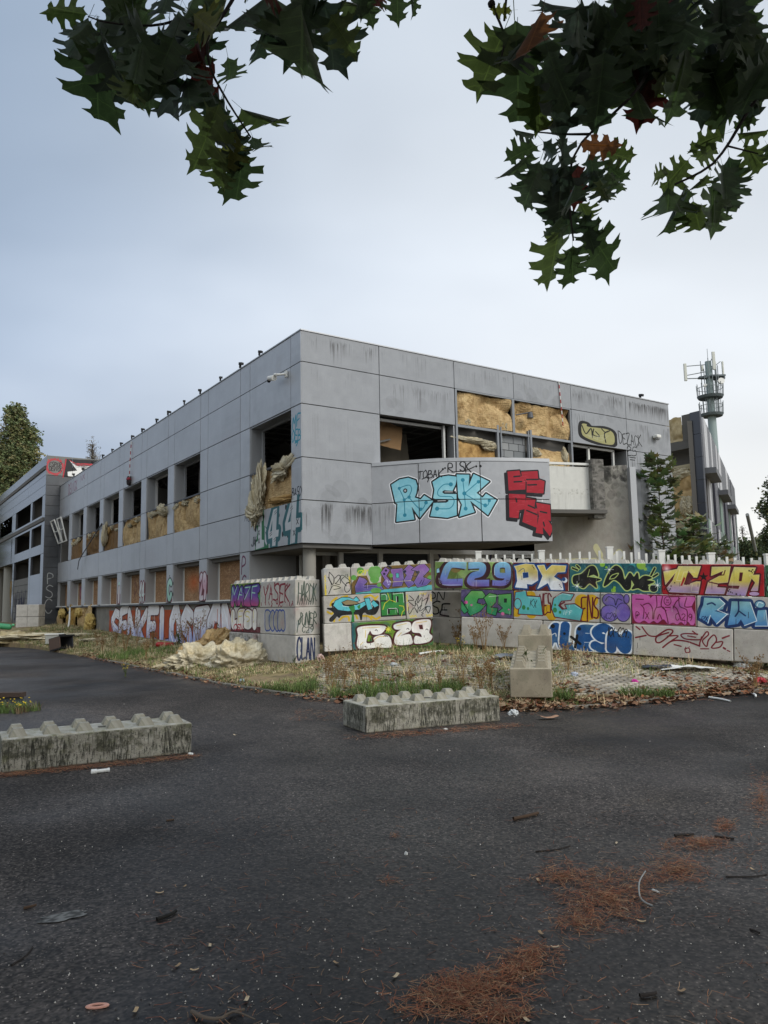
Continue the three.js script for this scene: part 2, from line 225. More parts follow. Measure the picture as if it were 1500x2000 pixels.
    const st = []; for (let i = 0; i < 10; i++) { const a = i * Math.PI / 5 - 1.57, r = i % 2 ? 18 : 46; st.push(850 + r * Math.cos(a), 248 + r * Math.sin(a)); } sh(x, st, '#17080a', '#17080a', 4);
    for (const [a, b] of [[1355, 170], [1340, 185], [1370, 190], [1320, 180], [1350, 200], [465, 372], [490, 380], [478, 395], [500, 350], [540, 315], [425, 385], [1118, 375], [1128, 400], [1145, 408], [1105, 390], [1185, 420], [1225, 428]]) dot(x, a, b, rr(5, 9), '#17080a');
    const w = x.createRadialGradient(455, 168, 2, 455, 168, 60); w.addColorStop(0, 'rgba(255,240,240,.9)'); w.addColorStop(1, 'rgba(255,220,220,0)'); x.fillStyle = w; x.fillRect(395, 108, 120, 120);
  }));
  blk('right', 6.6, 0, 1.8, (X, Y, W, H) => { x.fillStyle = '#2f5a3a'; x.fillRect(X, Y, W, H); bubble(x, 'SON', X + 6, Y + 8, W - 20, H - 16, 40, ['#9fd0a8', '#6aa888'], '#1c2c22', 6); });
  // second row (first block set 0.6 m in)
  blk('right', 0.6, 1, 1.2, (X, Y, W, H) => view(x, X, Y, W, H, 1030, 340, 1420, 545, () => {
    x.fillStyle = '#544a72'; x.fillRect(1020, 330, 410, 230); blotch(x, 1030, 340, 390, 200, 20, 'rgba(110,100,140,', 0.7, 10, 30);
    const g = vgrad(x, 340, 540, ['#6fae58', '#3f9b55', '#2a8a62']);
    for (const q of ['1060 410 1110 350 1190 350 1225 400 1160 405 1150 440 1200 455 1225 440 1175 500 1105 535 1070 490', '1205 400 1245 365 1295 375 1290 430 1250 470 1305 475 1290 525 1225 510 1230 450', '1310 375 1400 365 1400 515 1310 500 1345 470 1310 440', '1035 430 1085 500 1060 520 1035 490']) sh(x, q, g, '#16241c', 12);
    for (const q of ['1350 400 1372 400 1370 430 1350 430']) sh(x, q, '#16241c'); ln(x, '1240 390 1310 382', 4, '#c8ecc0'); for (const [a, b, r] of [[1072, 437, 13], [1342, 512, 12], [1112, 456, 8], [1385, 480, 6]]) dot(x, a, b, r, '#d85aa0');
  }));
  blk('right', 1.8, 1, 1.8, (X, Y, W, H) => view(x, X, Y, W, H, 0, 352, 840, 640, () => {
    for (const [a, b, r] of [[170, 400, 50], [30, 570, 50], [180, 580, 50], [330, 540, 60], [380, 590, 50], [670, 440, 70], [760, 430, 60], [740, 540, 80], [800, 560, 50], [690, 590, 60], [20, 360, 40]]) dot(x, a, b, r, '#c9a018');
    const m = '#5e141e'; scrawl(x, 'VES', 262, 375, 110, 210, 13, m, { skew: 0 }); scrawl(x, 'ENS', 660, 400, 165, 225, 14, m, { skew: 0 });
    const L = '20 370 120 352 130 405 265 410 290 590 50 585 60 500 10 450', G = '590 375 560 430 470 440 440 490 480 530 530 520 510 480 600 470 675 520 650 630 410 600 380 520 400 420 480 365';
    for (const q of [L, G]) sh(x, q, '#5ab4b6', m, 20, false); dot(x, 40, 485, 40, m, 58); dot(x, 40, 485, 32, '#62bcbe', 50);
    ln(x, '490 520 460 485 500 455', 16, m); for (const [a, b, r] of [[102, 520, 18], [145, 530, 12], [410, 535, 20], [460, 555, 12], [412, 485, 10]]) dot(x, a, b, r, '#2f7d43', r * 1.3);
    scrawl(x, 'KX', 165, 440, 60, 70, 5, '#1b1b1b'); scrawl(x, 'IFF', 480, 540, 90, 40, 4, '#e8f4f0'); ln(x, '420 400 480 372 560 385', 4, '#d8f0f0'); ln(x, '150 420 240 420', 4, '#d8f0f0'); ln(x, '600 480 650 510', 4, '#d8f0f0');
  }));
  blk('right', 3.6, 1, 0.6, (X, Y, W, H) => view(x, X, Y, W, H, 850, 365, 1150, 655, () => {
    const k = '#1d1a38', f = '#6f5cad'; for (const [a, b, r, q] of [[940, 430, 66, 56], [1020, 420, 56, 50], [1000, 470, 90, 50], [940, 560, 84, 76], [1072, 545, 66, 86], [1105, 415, 22, 40]]) { dot(x, a, b, r + 8, k, q + 8); } for (const [a, b, r, q] of [[940, 430, 66, 56], [1020, 420, 56, 50], [1000, 470, 90, 50]]) dot(x, a, b, r, f, q);
    for (const [a, b, r, q] of [[940, 560, 84, 76], [1072, 545, 66, 86], [1105, 415, 22, 40]]) { dot(x, a, b, r + 6, k, q + 6); dot(x, a, b, r, f, q); } ln(x, '900 440 930 400 985 425 1000 480 1020 420 1060 430', 8, k); scrawl(x, 'C29', 905, 560, 90, 60, 6, k); blotch(x, 870, 380, 250, 250, 30, 'rgba(200,196,220,', 0.8, 1, 3); scrawl(x, 'F', 862, 378, 20, 16, 3, k);
  }));
  blk('right', 4.2, 1, 1.2, (X, Y, W, H) => view(x, X, Y, W, H, 68, 445, 740, 762, () => {
    const m = '#5b1030', f = '#c05aa0'; x.fillStyle = '#74102c'; x.fillRect(72, 448, 656, 308);
    sh(x, '80 460 240 455 265 500 240 540 200 560 290 465 330 460 420 460 445 455 480 470 560 465 720 465 690 560 720 640 715 730 680 745 650 715 620 745 580 720 540 745 500 730 450 745 400 700 340 740 300 720 250 745 200 720 150 745 100 720 80 640 75 560', f, m, 12, true);
    for (const q of ['115 500 195 500', '165 555 200 600 190 700', '190 560 250 540 290 600 290 700', '330 465 335 560 310 620 300 700', '340 580 400 575 430 640 450 740', '395 460 380 560 430 610', '500 560 540 590 580 700', '500 580 530 520 570 480', '560 470 570 560 640 600 640 720', '640 470 620 560 690 560', '340 700 360 650 385 700', '420 575 470 575']) ln(x, q, 10, m);
    dot(x, 445, 510, 40, m, 48); dot(x, 445, 510, 32, f, 40); ln(x, '430 490 460 510', 5, m); ln(x, '460 488 432 512', 5, m); ln(x, '428 530 445 520 462 532', 5, m);
    for (const [c, a] of [['P', 115], ['X', 215], ['C', 525], ['2', 588], ['9', 655]]) letter(x, c, a, 635, 36, 66, 0, 0, (p) => ln(x, p, 8, m));
  }));
  blk('right', 5.4, 1, 1.8, (X, Y, W, H) => view(x, X, Y, W, H, 752, 450, 1700, 790, () => {
    const k = '#16305f', g = vgrad(x, 470, 760, ['#8bb8b8', '#6aa6c4', '#4f86bd']);
    const L = ['820 470 960 475 1010 520 990 590 910 610 1030 640 930 750 870 660 860 745 770 690 790 600 810 550', '1070 500 1230 500 1285 700 1180 755 1150 690 1120 740 1030 760 1060 600', '1300 590 1370 580 1380 750 1270 755', '1480 560 1620 520 1650 590 1560 620 1650 700 1600 760 1420 780 1430 660'];
    for (const q of L) sh(x, q, k, k, 62); dot(x, 1320, 525, 50, k, 46); for (const q of L) sh(x, q, g, null); for (const q of L) sh(x, q, null, 'rgba(222,238,244,.0)', 1); dot(x, 1320, 525, 40, '#7fb2c2', 34);
    for (const q of ['930 750 1030 640 940 600 1010 530 960 475', '1180 755 1290 700 1235 505', '1275 755 1385 750 1370 585', '850 745 875 660']) ln(x, q, 7, '#e8f2f4', false); ln(x, '850 540 890 525 920 545', 16, k); ln(x, '1130 500 1130 600 1100 660', 14, k); ln(x, '1130 600 1190 650', 14, k); ln(x, '1295 540 1310 505 1345 515', 8, '#e8f2f4');
    scrawl(x, 'PX', 788, 675, 60, 50, 8, k); spark(x, 1035, 640, 24);
  }));
  blk('right', 7.2, 1, 1.2);
  // bottom row
  blk('right', 0.6, 2, 1.8, null, 6);
  blk('right', 2.4, 2, 1.8, (X, Y, W, H) => view(x, X, Y, W, H, 275, 635, 1155, 955, () => {
    bubble(x, 'ALESN', 285, 645, 850, 300, 92, '#1e548f', '#e4ecf2', 17, { gap: 0.16, jit: 0.05, skew: 0.04, tall: [0, 0.02, -0.05, 0, -0.22] }); ln(x, '350 800 400 770 410 800', 10, '#e4ecf2'); for (const [a, b, r] of [[375, 692, 22], [640, 708, 20], [493, 768, 14], [690, 905, 12]]) dot(x, a, b, r, '#111'); ln(x, '560 800 650 870', 28, '#111'); ln(x, '620 780 600 910', 26, '#111'); scrawl(x, 'KX-C29.', 920, 680, 205, 90, 9, '#16161a', { skew: 0.1 });
  }));
  blk('right', 4.2, 2, 1.8, (X, Y, W, H) => view(x, X, Y, W, H, 62, 755, 1100, 1105, () => {
    const c = '#6e1420'; for (const [q, w] of [['95 780 135 810', 16], ['160 780 230 870 310 880', 15], ['90 905 200 875', 18], ['310 880 420 800 480 800 470 840 360 940 310 940 320 880 440 830', 16], ['430 870 540 860 470 920', 14], ['380 1000 480 920 620 915 760 960', 17], ['500 960 570 975', 14], ['740 830 620 830 570 850 620 890 760 890 780 860', 15], ['640 855 720 865', 13], ['690 800 735 835', 14], ['760 960 770 900 830 800 850 830 790 900 830 960 850 890 905 830 930 890 880 970 960 960 990 900 930 910', 14], ['770 990 850 985', 12], ['990 860 1055 830', 18], ['1000 965 1015 975', 20], ['1035 990 1060 1000', 12], ['610 1000 650 990 660 1030 620 1040 610 1000', 12], ['615 980 625 1000', 8], ['655 970 650 995', 8]]) ln(x, q, w, c);
  }), 8);
  blk('right', 6.0, 2, 0.6, null, -12); blk('right', 6.6, 2, 1.8, null, 4);
  // ---- left wall
  const tagBlock = (reg, s, row, word, z) => blk(reg, s, row, 0.6, (X, Y, W, H) => { squiggleFrame(x, X, Y, W, H, '#d2bd3a', 4); word(X, Y, W, H); }, 4);
  tagBlock('left', 0, 0, (X, Y, W, H) => view(x, X, Y, W, H, 30, 190, 395, 555, () => { for (const q of ['110 245 105 330 150 410 165 320 115 250', '90 310 130 400 140 420', '180 330 230 290 250 320 200 390 180 400 240 420', '250 400 260 300 310 310 265 360 330 440', '320 320 380 380 330 400', '90 535 150 430 250 460 160 480', '375 400 330 410 300 480 330 525 380 480 375 405', '330 285 325 315', '352 285 350 320']) ln(x, q, 9, '#191919'); }));
  blk('left', 0.6, 0, 1.8, (X, Y, W, H) => view(x, X, Y, W, H, 395, 178, 1460, 545, () => {
    sh(x, '395 400 480 300 600 300 640 410 780 400 800 200 1000 170 1460 150 1470 560 395 560', '#6b5428'); for (const [a, b, r] of [[710, 260, 90], [520, 230, 46], [430, 320, 36], [700, 350, 60], [1435, 380, 40], [1450, 270, 30]]) dot(x, a, b, r, '#5f9c48'); sh(x, '445 520 1455 470 1455 560 445 560', '#4fa9ad');
    const g = vgrad(x, 190, 520, ['#83599a', '#7a5f9f', '#4e4789']), k = '#1d1a30';
    for (const q of ['505 320 570 345 600 380 545 435 780 440 800 495 450 515 445 440', '850 205 900 240 850 320 910 400 905 440 870 490 805 420 840 370 790 270', '920 235 1070 230 1080 380 1050 460 930 465 950 390', '1085 260 1160 185 1240 240 1200 330 1170 400 1235 430 1140 490 1085 390 1130 320', '1200 250 1300 190 1370 185 1430 260 1330 360 1440 410 1380 470 1260 490 1220 420 1310 280']) { sh(x, q, k, k, 22); sh(x, q, g, '#d8c4e0', 4); }
    sh(x, '985 290 1020 290 1020 350 985 350', '#4fa9ad', k, 10); for (const q of ['1195 330 1250 350', '1290 270 1250 350', '1320 400 1290 450', '1345 410 1320 460', '560 460 700 450']) ln(x, q, 8, k); for (const [a, b, r] of [[855, 245, 16], [830, 290, 16], [1105, 270, 18], [1260, 290, 16]]) dot(x, a, b, r, k); dot(x, 915, 315, 28, '#5f9c48'); dot(x, 755, 435, 30, '#5f9c48'); dot(x, 710, 510, 70, '#5f9c48', 38); blotch(x, 830, 360, 90, 90, 12, 'rgba(180,180,220,', 1, 4, 14); ln(x, '895 405 1180 398', 5, '#d6cf8c', false); scrawl(x, 'C29"', 480, 225, 140, 70, 9, '#d8d23c'); ln(x, '880 180 920 210', 26, k);
  }));
  blk('left', 0, 1, 1.8, (X, Y, W, H) => view(x, X, Y, W, H, 12, 560, 1115, 925, () => {
    for (const q of ['100 690 120 640 190 590', '560 600 640 580 700 620 740 600', '60 770 110 800 130 780', '150 840 140 900', '210 890 260 850 330 850 340 900', '430 830 450 880', '530 850 600 860 640 900', '640 860 700 900 750 880', '250 590 330 575', '690 650 720 620']) ln(x, q, 26, '#c7a523');
    sh(x, '60 725 130 720 150 660 500 700 720 660 745 740 690 830 600 830 560 800 520 820 500 900 480 830 430 820 250 820 210 850 180 830 120 890 85 890 90 860 150 800 110 750', '#141414', '#141414', 16, true);
    sh(x, '450 590 490 640 420 660 330 640 255 660 270 700 350 715 450 700 560 660 580 700 480 760 330 775 200 750 140 690 170 630 260 590 350 595 410 625', '#58b7c2', '#141414', 16); sh(x, '255 655 330 628 430 650 480 680 400 690 300 690', '#8a7a58', '#141414', 12); for (const q of ['560 620 625 620 655 760 600 775', '645 690 680 650 745 720 690 745']) sh(x, q, '#58b7c2', '#141414', 16); ln(x, '260 700 350 718 430 700', 6, '#e9f6f6'); ln(x, '640 660 660 740', 6, '#e9f6f6'); sh(x, '340 720 420 700 425 780 405 800 410 925 365 925 385 800', '#2c7a38'); sh(x, '455 720 500 690 495 750 470 752', '#2c7a38');
    x.fillStyle = '#141414'; x.fillRect(768, 548, 345, 330); const f = '#2f7f3a'; x.fillStyle = f; x.fillRect(780, 570, 315, 290); for (const q of ['775 665 870 665', '935 560 935 690', '855 780 1000 780 1005 860']) ln(x, q, 18, '#141414', false, 'butt'); x.fillStyle = '#141414'; x.fillRect(985, 612, 34, 80); x.fillRect(862, 770, 30, 70);
    for (const q of ['790 580 840 575 860 600 860 660', '945 580 1085 572 1090 700', '880 770 990 775 1000 830', '860 775 860 850', '990 612 990 690']) ln(x, q, 6, '#e6efe6', false); ln(x, '875 560 900 650 830 700 800 780', 9, '#cfc12c', false); ln(x, '900 655 980 690', 8, '#cfc12c', false); ln(x, '1025 740 1080 750 1090 800 1060 830 1045 885', 9, '#cfc12c', false);
  }));
  tagBlock('left', 1.8, 1, (X, Y, W, H) => view(x, X, Y, W, H, 1128, 510, 1475, 865, () => { for (const q of ['1180 560 1230 620 1160 625 1240 700 1250 640', '1250 650 1300 560 1280 660 1340 590 1330 680', '1340 640 1420 600 1380 690 1430 560', '1160 710 1165 800 1230 720 1270 790 1280 700 1250 660', '1280 740 1330 690 1300 770 1400 710 1340 780', '1370 720 1440 720 1410 800 1380 730', '1320 790 1345 800 1320 820 1340 840', '1340 545 1342 575', '1358 545 1356 578']) ln(x, q, 9, '#191919'); }));
  blk('left', 0, 2, 0.6, null, 12);
  blk('left', 0.6, 2, 1.8, (X, Y, W, H) => view(x, X, Y, W, H, 420, 880, 1480, 1265, () => {
    const bg = x.createLinearGradient(420, 0, 1480, 0); bg.addColorStop(0, '#24596a'); bg.addColorStop(0.12, '#4e7a34'); bg.addColorStop(0.5, '#6d8e2c'); bg.addColorStop(1, '#40702e'); x.fillStyle = bg; x.fillRect(410, 870, 1080, 410); blotch(x, 420, 880, 1060, 380, 16, 'rgba(30,90,100,', 0.7, 20, 50);
    const m = '#43191a', L = ['520 950 830 950 840 1010 780 1060 690 1060 650 1010 600 1170 700 1170 700 1110 780 1080 880 1090 920 1170 900 1260 760 1245 500 1240 500 1060', '980 940 1150 915 1190 960 1170 1040 1040 1100 1160 1090 1190 1160 1180 1225 980 1215 985 1080 1060 1010 1090 970 1050 1010 975 1000', '1250 910 1420 895 1450 960 1420 1080 1460 1140 1400 1210 1230 1220 1240 1120 1320 1140 1300 1080 1210 1060 1200 980'];
    for (const q of L) sh(x, q, m, m, 52, true); for (const q of L) sh(x, q, '#eceae4', '#eceae4', 6, true); sh(x, '1290 965 1340 965 1345 1030 1300 1025', m); sh(x, '630 1060 670 1080 640 1160 612 1150', '#6d8e2c', m, 12); for (const q of ['560 965 780 965', '600 1000 590 1100', '700 1140 760 1100 840 1100', '1000 960 1130 935', '1010 1110 1060 1060', '1260 935 1400 920', '520 1200 560 1160']) ln(x, q, 7, '#d9b63c'); for (const [a, b] of [[830, 1095], [850, 1100], [1130, 1015], [1380, 1040], [720, 1010]]) ln(x, [a, b, a + 16, b - 12, a + 30, b + 6], 8, '#1c1616'); for (let i = 0; i < 4; i++) { const a = i * 0.785; ln(x, [892 - 36 * Math.cos(a), 1000 - 36 * Math.sin(a), 892 + 36 * Math.cos(a), 1000 + 36 * Math.sin(a)], 10, '#e0d84c'); } ln(x, '870 950 890 932 905 950 925 935', 7, '#2a3320'); ln(x, '860 1060 930 1070', 8, '#2a3320');
  }));
  // ---- stack by the corner: long side (0 = far end, 3.6 = corner) and short side
  blk('stackL', 0, 0, 1.8, (X, Y, W, H) => { x.fillStyle = '#6c7a3a'; x.fillRect(X, Y, W, H); blotch(x, X, Y, W, H, 14, 'rgba(84,150,110,', 0.9, 10, 34); blotch(x, X, Y, W, H, 8, 'rgba(190,150,60,', 0.8, 8, 20); bubble(x, 'MAZE', X + 10, Y + 12, W - 24, H - 18, 46, ['#4a3f86', '#6a4b9a', '#b24a76'], '#191627', 7, { skew: 0.1, jit: 0.05, hi: '#9fd8b8', smooth: false }); });
  blk('stackL', 1.8, 0, 1.8, (X, Y, W, H) => { for (let i = 0; i < 26; i++) { const a = X + rr(10, W - 20), b = Y + (i % 2 ? rr(6, 26) : rr(100, 126)); ln(x, [a, b, a + rr(-16, 16), b + rr(8, 20)], 6, '#7c2230'); } scrawl(x, 'YASEK', X + 40, Y + 22, W - 110, 80, 9, '#7c2230', { skew: 0.12, jit: 0.12 }); dot(x, X + W * 0.5, Y + 104, 15, '#7c2230'); dot(x, X + W * 0.5, Y + 104, 9, '#a09a92'); });
  blk('stackL', 0, 1, 1.8, (X, Y, W, H) => { x.fillStyle = '#5a2226'; x.fillRect(X, Y + 100, W, 32); bubble(x, 'LES!', X + 10, Y + 6, W - 24, H - 22, 52, ['#dcd8d0', '#e6e2da'], '#4a1c20', 8, { jit: 0.03, hi: '#cfc078' }); scrawl(x, 'CSN', X + 50, Y + 88, 120, 32, 7, '#a8222e'); });
  blk('stackL', 1.8, 1, 1.8, (X, Y, W, H) => { const f = '#a19d96'; bubble(x, 'DOOM', X + 60, Y + 16, W * 0.56, 96, 38, f, '#2f4a92', 7, { jit: 0.03, smooth: false }); });
  blk('stackL', 0, 2, 1.8, (X, Y, W, H) => { blotch(x, X, Y, W, H, 500, 'rgba(60,60,50,', 0.3, 2, 14); streaks(x, X, Y, W, H, 90, 'rgba(40,40,34,', 0.5); });
  blk('stackL', 1.8, 2, 1.8, null, 8);
  blk('stackR', 0, 0, 0.6, (X, Y, W, H) => { scrawl(x, 'HARDK', X + 14, Y + 20, W - 34, 84, 5, '#38463c', { skew: 0.05, jit: 0.1 }); for (let i = 0; i < 8; i++) ln(x, [X + 10 + i * 12, Y + 120, X + 16 + i * 12, Y + 92], 4, '#38463c'); }, 2);
  blk('stackR', 0, 1, 0.6, (X, Y, W, H) => { scrawl(x, 'JUNER', X + 14, Y + 26, W - 34, 56, 5, '#38463c', { skew: 0.05, jit: 0.1 }); scrawl(x, 'C29', X + 34, Y + 92, 60, 28, 4, '#38463c'); ln(x, [X + 8, Y + 118, X + 20, Y + 60, X + 40, Y + 40], 5, '#38463c'); }, 4);
  blk('stackR', 0, 2, 0.6, (X, Y, W, H) => scrawl(x, 'CLAN', X + 8, Y + 14, W - 40, 100, 8, '#1d2748', { skew: 0.02, jit: 0.04 }), 4);
  // dark blocks behind the gap
  blk('back', 0, 1, 1.8, (X, Y, W, H) => { scrawl(x, 'DON', X + 8, Y + 6, 130, 36, 5, '#141414'); scrawl(x, 'NSE', X + 16, Y + 56, 150, 66, 7, '#141414'); });
  blk('back', 0, 2, 1.8, (X, Y, W, H) => { scrawl(x, 'IK', X + 8, Y + 20, 60, 70, 5, '#141414'); });
  // plain concrete
  concreteFill(x, 0, 800, AW, 224, [182, 178, 169]); blotch(x, 0, 800, AW, 224, 300, 'rgba(110,107,100,', 0.12, 4, 30); blotch(x, 0, 800, AW, 224, 900, 'rgba(70,68,62,', 0.5, 0.5, 1.8);
  grain(x, 0, 0, AW, AH, 18);
});
const concreteBump = dataTex(256, 256, (u, v, i, j) => { const n = 128 + (fbm(u * 16, v * 16, 0, 4, 16) - 0.5) * 120 - (hash(i, j, 3) > 0.985 ? 90 : 0); return [n, n, n]; }, false);
const blockMat = std('#ffffff', 0.88, { map: blockTex });

// a stacking block: chamfered body, studs on top; uv of front (+z) and one end (+x) from the painted sheet
function blockBody(len, h, wid, reg, s, row, endReg) {
  const g = new RoundedBoxGeometry(len, h, wid, 1, 0.018), P = g.attributes.position, N = g.attributes.normal, U = g.attributes.uv, put = (i, px, py) => U.setXY(i, px / AW, 1 - py / AH);
  const o = [hash(s * 10 | 0, row, 4), hash(s * 10 | 0, row, 9)];
  for (let i = 0; i < P.count; i++) {
    const k = i - i % 3, nx = N.getX(k) + N.getX(k + 1) + N.getX(k + 2), nz = N.getZ(k) + N.getZ(k + 1) + N.getZ(k + 2);
    if (reg && nz > 1.2) { const [ax, ay] = ATLAS[reg]; put(i, ax + (s + P.getX(i) + len / 2) * PM, ay + row * 132 + (h / 2 - P.getY(i)) / h * 132); }
    else if (endReg && nx > 1.6) { const [ax, ay] = ATLAS[endReg]; put(i, ax + (wid / 2 - P.getZ(i)) * PM, ay + row * 132 + (h / 2 - P.getY(i)) / h * 132); }
    else { const ax = Math.abs(nx) > 1.6 ? P.getZ(i) + wid / 2 : P.getX(i) + len / 2, ay = Math.abs(N.getY(k)) > 0.6 ? P.getZ(i) + wid / 2 : P.getY(i) + h / 2; put(i, 8 + o[0] * 1500 + ax * PM, 806 + o[1] * 60 + ay * PM * 0.8); }
  }
  return g;
}
function studGeo(w = 0.17, h = 0.085, t = 0.56) {
  const g = new THREE.CylinderGeometry(w * t * 0.7071, w * 0.7071, h, 4, 1).rotateY(Math.PI / 4).toNonIndexed(); g.computeVertexNormals(); const P = g.attributes.position, U = g.attributes.uv;
  for (let i = 0; i < P.count; i++) U.setXY(i, (300 + P.getX(i) * PM + P.getZ(i) * 60) / AW, 1 - (880 + P.getY(i) * PM) / AH); return g.translate(0, h / 2, 0);
}
const STUD = studGeo();
const studMatDirty = std('#bdb7a6', 0.92, { map: blockTex });

// ---------------------------------------------------------------- ground
const KERB = [[-60, -62], [-30, -44], [-20, -36.5], [-16.9, -34.2], [-14.2, -31.5], [-9.2, -24.6], [-5.7, -19.2], [-3.4, -15.7], [-2.35, -14.2], [-0.85, -12.4], [0.33, -11.9], [1.73, -11.06], [3.23, -11.3], [4.65, -12.1], [6.15, -12.8], [9, -13.9], [20, -17], [60, -26]];
function kerbZ(x) { let i = 0; while (i < KERB.length - 2 && x > KERB[i + 1][0]) i++; const [a, b] = KERB[i], [c, d] = KERB[i + 1]; return mix(b, d, clamp((x - a) / (c - a), -1, 2)) + 0.10 * (noise(x * 1.7 + 40, 3) - 0.5); }
function groundY(x, z) {
  const t = kerbZ(x) - z; if (t <= 0) return 0;
  const s = Math.abs(kerbZ(x + 0.5) - kerbZ(x - 0.5)), tn = t / Math.hypot(1, s);
  return 0.03 * sstep(0, 0.07, tn) + 0.07 * sstep(0.05, 0.8, tn) + 0.38 * sstep(0.1, 4, tn) + 0.28 * sstep(-24, -41, z) + 0.05 * (fbm(x * 0.8, z * 0.8, 0, 3) - 0.5) * sstep(0.1, 0.6, tn);
}
const onGround = (px, py) => { const d = ray(px, py); let s = 2; for (; s < 90; s += 0.02) { if (EYE + d.y * s < groundY(d.x * s, d.z * s)) break; } return [d.x * s, groundY(d.x * s, d.z * s), d.z * s]; };
const asphaltT = dataTex(1024, 1024, (u, v, i, j) => {
  const g = fbm(u * 6, v * 6, 0, 4, 6), p = noise(u * 170, v * 170, 0, 170), q = noise(u * 300 + 9.3, v * 300, 0, 300), h = hash(i >> 1, j >> 1, 2);
  let c = 53 + (g - 0.5) * 24 + (p - 0.5) * 50 + (q - 0.5) * 34; const k = hash(i / 3 | 0, j / 3 | 0, 8); if (k > 0.975) c += 26 + 50 * h; else if (k < 0.03) c -= 18; if (hash(i, j, 6) > 0.9965) c += 100 * h;
  return [c * 1.08, c * 1.0, c * 0.94];
});
const dampT = dataTex(512, 512, (u, v) => { const n = fbm(u * 7, v * 7, 0, 5, 7), m = fbm(u * 19 + 3, v * 19, 0, 3, 19), r = 255 * (0.5 + 0.42 * sstep(0.36, 0.62, n * 0.75 + m * 0.25)); return [r, r, r]; }, false);
const asphaltB = dataTex(512, 512, (u, v, i, j) => { const n = 255 * (0.5 * noise(u * 150, v * 150, 0, 150) + 0.35 * noise(u * 75, v * 75, 0, 75) + 0.15 * hash(i, j)); return [n, n, n]; }, false);
{
  const N = 220, g = new THREE.PlaneGeometry(1, 1, N, N).rotateX(-Math.PI / 2), P = g.attributes.position, U = g.attributes.uv, col = [], w = (t) => Math.sign(t) * (Math.abs(t) * 14 + 386 * Math.pow(Math.abs(t), 4));
  for (let i = 0; i < P.count; i++) {
    const x = w(P.getX(i) * 2), z = w(P.getZ(i) * 2) - 5; P.setXYZ(i, x, 0, z); U.setXY(i, x / 2.6, z / 2.6);
    const n = fbm(x * 0.35 + 30, z * 0.35 + 11, 0, 5), m = sstep(0.42, 0.62, fbm(x * 0.5 + 60, z * 0.5 + 7, 0, 4)) * sstep(-0.6, 1.6, x + (z + 4) * 0.2);
    const n3 = fbm(x * 1.3 + 4, z * 1.3 + 21, 0, 4), b = 0.8 + 1.5 * (n - 0.5) + 0.8 * (n3 - 0.5) - 0.22 * sstep(0.56, 0.66, fbm(x * 0.22 + 9, z * 0.5 + 2, 0, 4)); col.push(b * (1 + 0.02 * m), b * (1 - 0.02 * m), b * (1 - 0.14 * m));
  }
  g.setAttribute('color', new THREE.Float32BufferAttribute(col, 3)); g.computeVertexNormals();
  struct('road', g, new THREE.MeshPhysicalMaterial({ map: asphaltT, bumpMap: asphaltB, bumpScale: 0.0028, roughness: 0.95, roughnessMap: rep(dampT, 0.11), specularIntensity: 0.5, vertexColors: true }));
}
const soilT = dataTex(512, 512, (u, v, i, j) => { const n = fbm(u * 12, v * 12, 0, 5, 12), m = fbm(u * 5 + 3, v * 5, 0, 4, 5), h = hash(i, j, 2); const k = sstep(0.4, 0.62, m); return [mix(112, 112, k) + (n - 0.5) * 80 + h * 16, mix(96, 102, k) + (n - 0.5) * 72 + h * 14, mix(70, 66, k) + (n - 0.5) * 52 + h * 10]; });
{
  const xs = []; for (let x = -60; x <= 60; x += Math.abs(x) < 18 ? 0.25 : 2) xs.push(x);
  const ts = [0, 0.03, 0.07, 0.12, 0.2, 0.35, 0.5, 0.75, 1, 1.35, 1.7, 2.1, 2.6, 3.1, 3.7, 4.4, 5.2, 6, 7, 8.5, 10, 13, 17, 24, 34, 50, 80];
  const pos = [], uv = [], idx = []; xs.forEach((x) => ts.forEach((t) => { const z = kerbZ(x) - t; pos.push(x, t === 0 ? -0.02 : groundY(x, z) + 0.004, z); uv.push(x / 2.2, z / 2.2); }));
  const m = ts.length; for (let i = 0; i < xs.length - 1; i++) for (let j = 0; j < m - 1; j++) { const a = i * m + j; idx.push(a, a + m, a + 1, a + 1, a + m, a + m + 1); }
  const g = new THREE.BufferGeometry(); g.setAttribute('position', new THREE.Float32BufferAttribute(pos, 3)); g.setAttribute('uv', new THREE.Float32BufferAttribute(uv, 2)); g.setIndex(idx); g.computeVertexNormals();
  struct('ground', g, std('#ffffff', 0.97, { map: soilT }));
}

// ---------------------------------------------------------------- main building, in its own square frame: x along the right front, -z along the left front
const C0 = [-1.9733, 0, -18.5], YAW = 0.5896, LEN = 28.4, WID = 14.43;
const building = thing('office_building', 'derelict two-storey grey panelled office block with smashed windows and graffiti, behind the block wall', 'building', C0, YAW);
const toW = (x, y, z) => [C0[0] + Math.cos(YAW) * x + Math.sin(YAW) * z, y, C0[2] - Math.sin(YAW) * x + Math.cos(YAW) * z];
const toL = (w) => { const dx = w[0] - C0[0], dz = w[2] - C0[2]; return [Math.cos(YAW) * dx - Math.sin(YAW) * dz, w[1], Math.sin(YAW) * dx + Math.cos(YAW) * dz]; };
const PANEL = [186, 187, 188];
const panelBase = (x, w, h) => { x.fillStyle = `rgb(${PANEL})`; x.fillRect(0, 0, w, h); for (let i = 0; i < 90; i++) { x.fillStyle = `rgba(${i % 2 ? '120,123,128' : '172,174,178'},0.05)`; x.fillRect(rnd() * w, rnd() * h, rr(30, 200), rr(10, 120)); } };
const RP = 140, RH = 742, RW = 2020, Rx = (u) => u * RP, Ry = (y) => (8.3 - y) * RP;
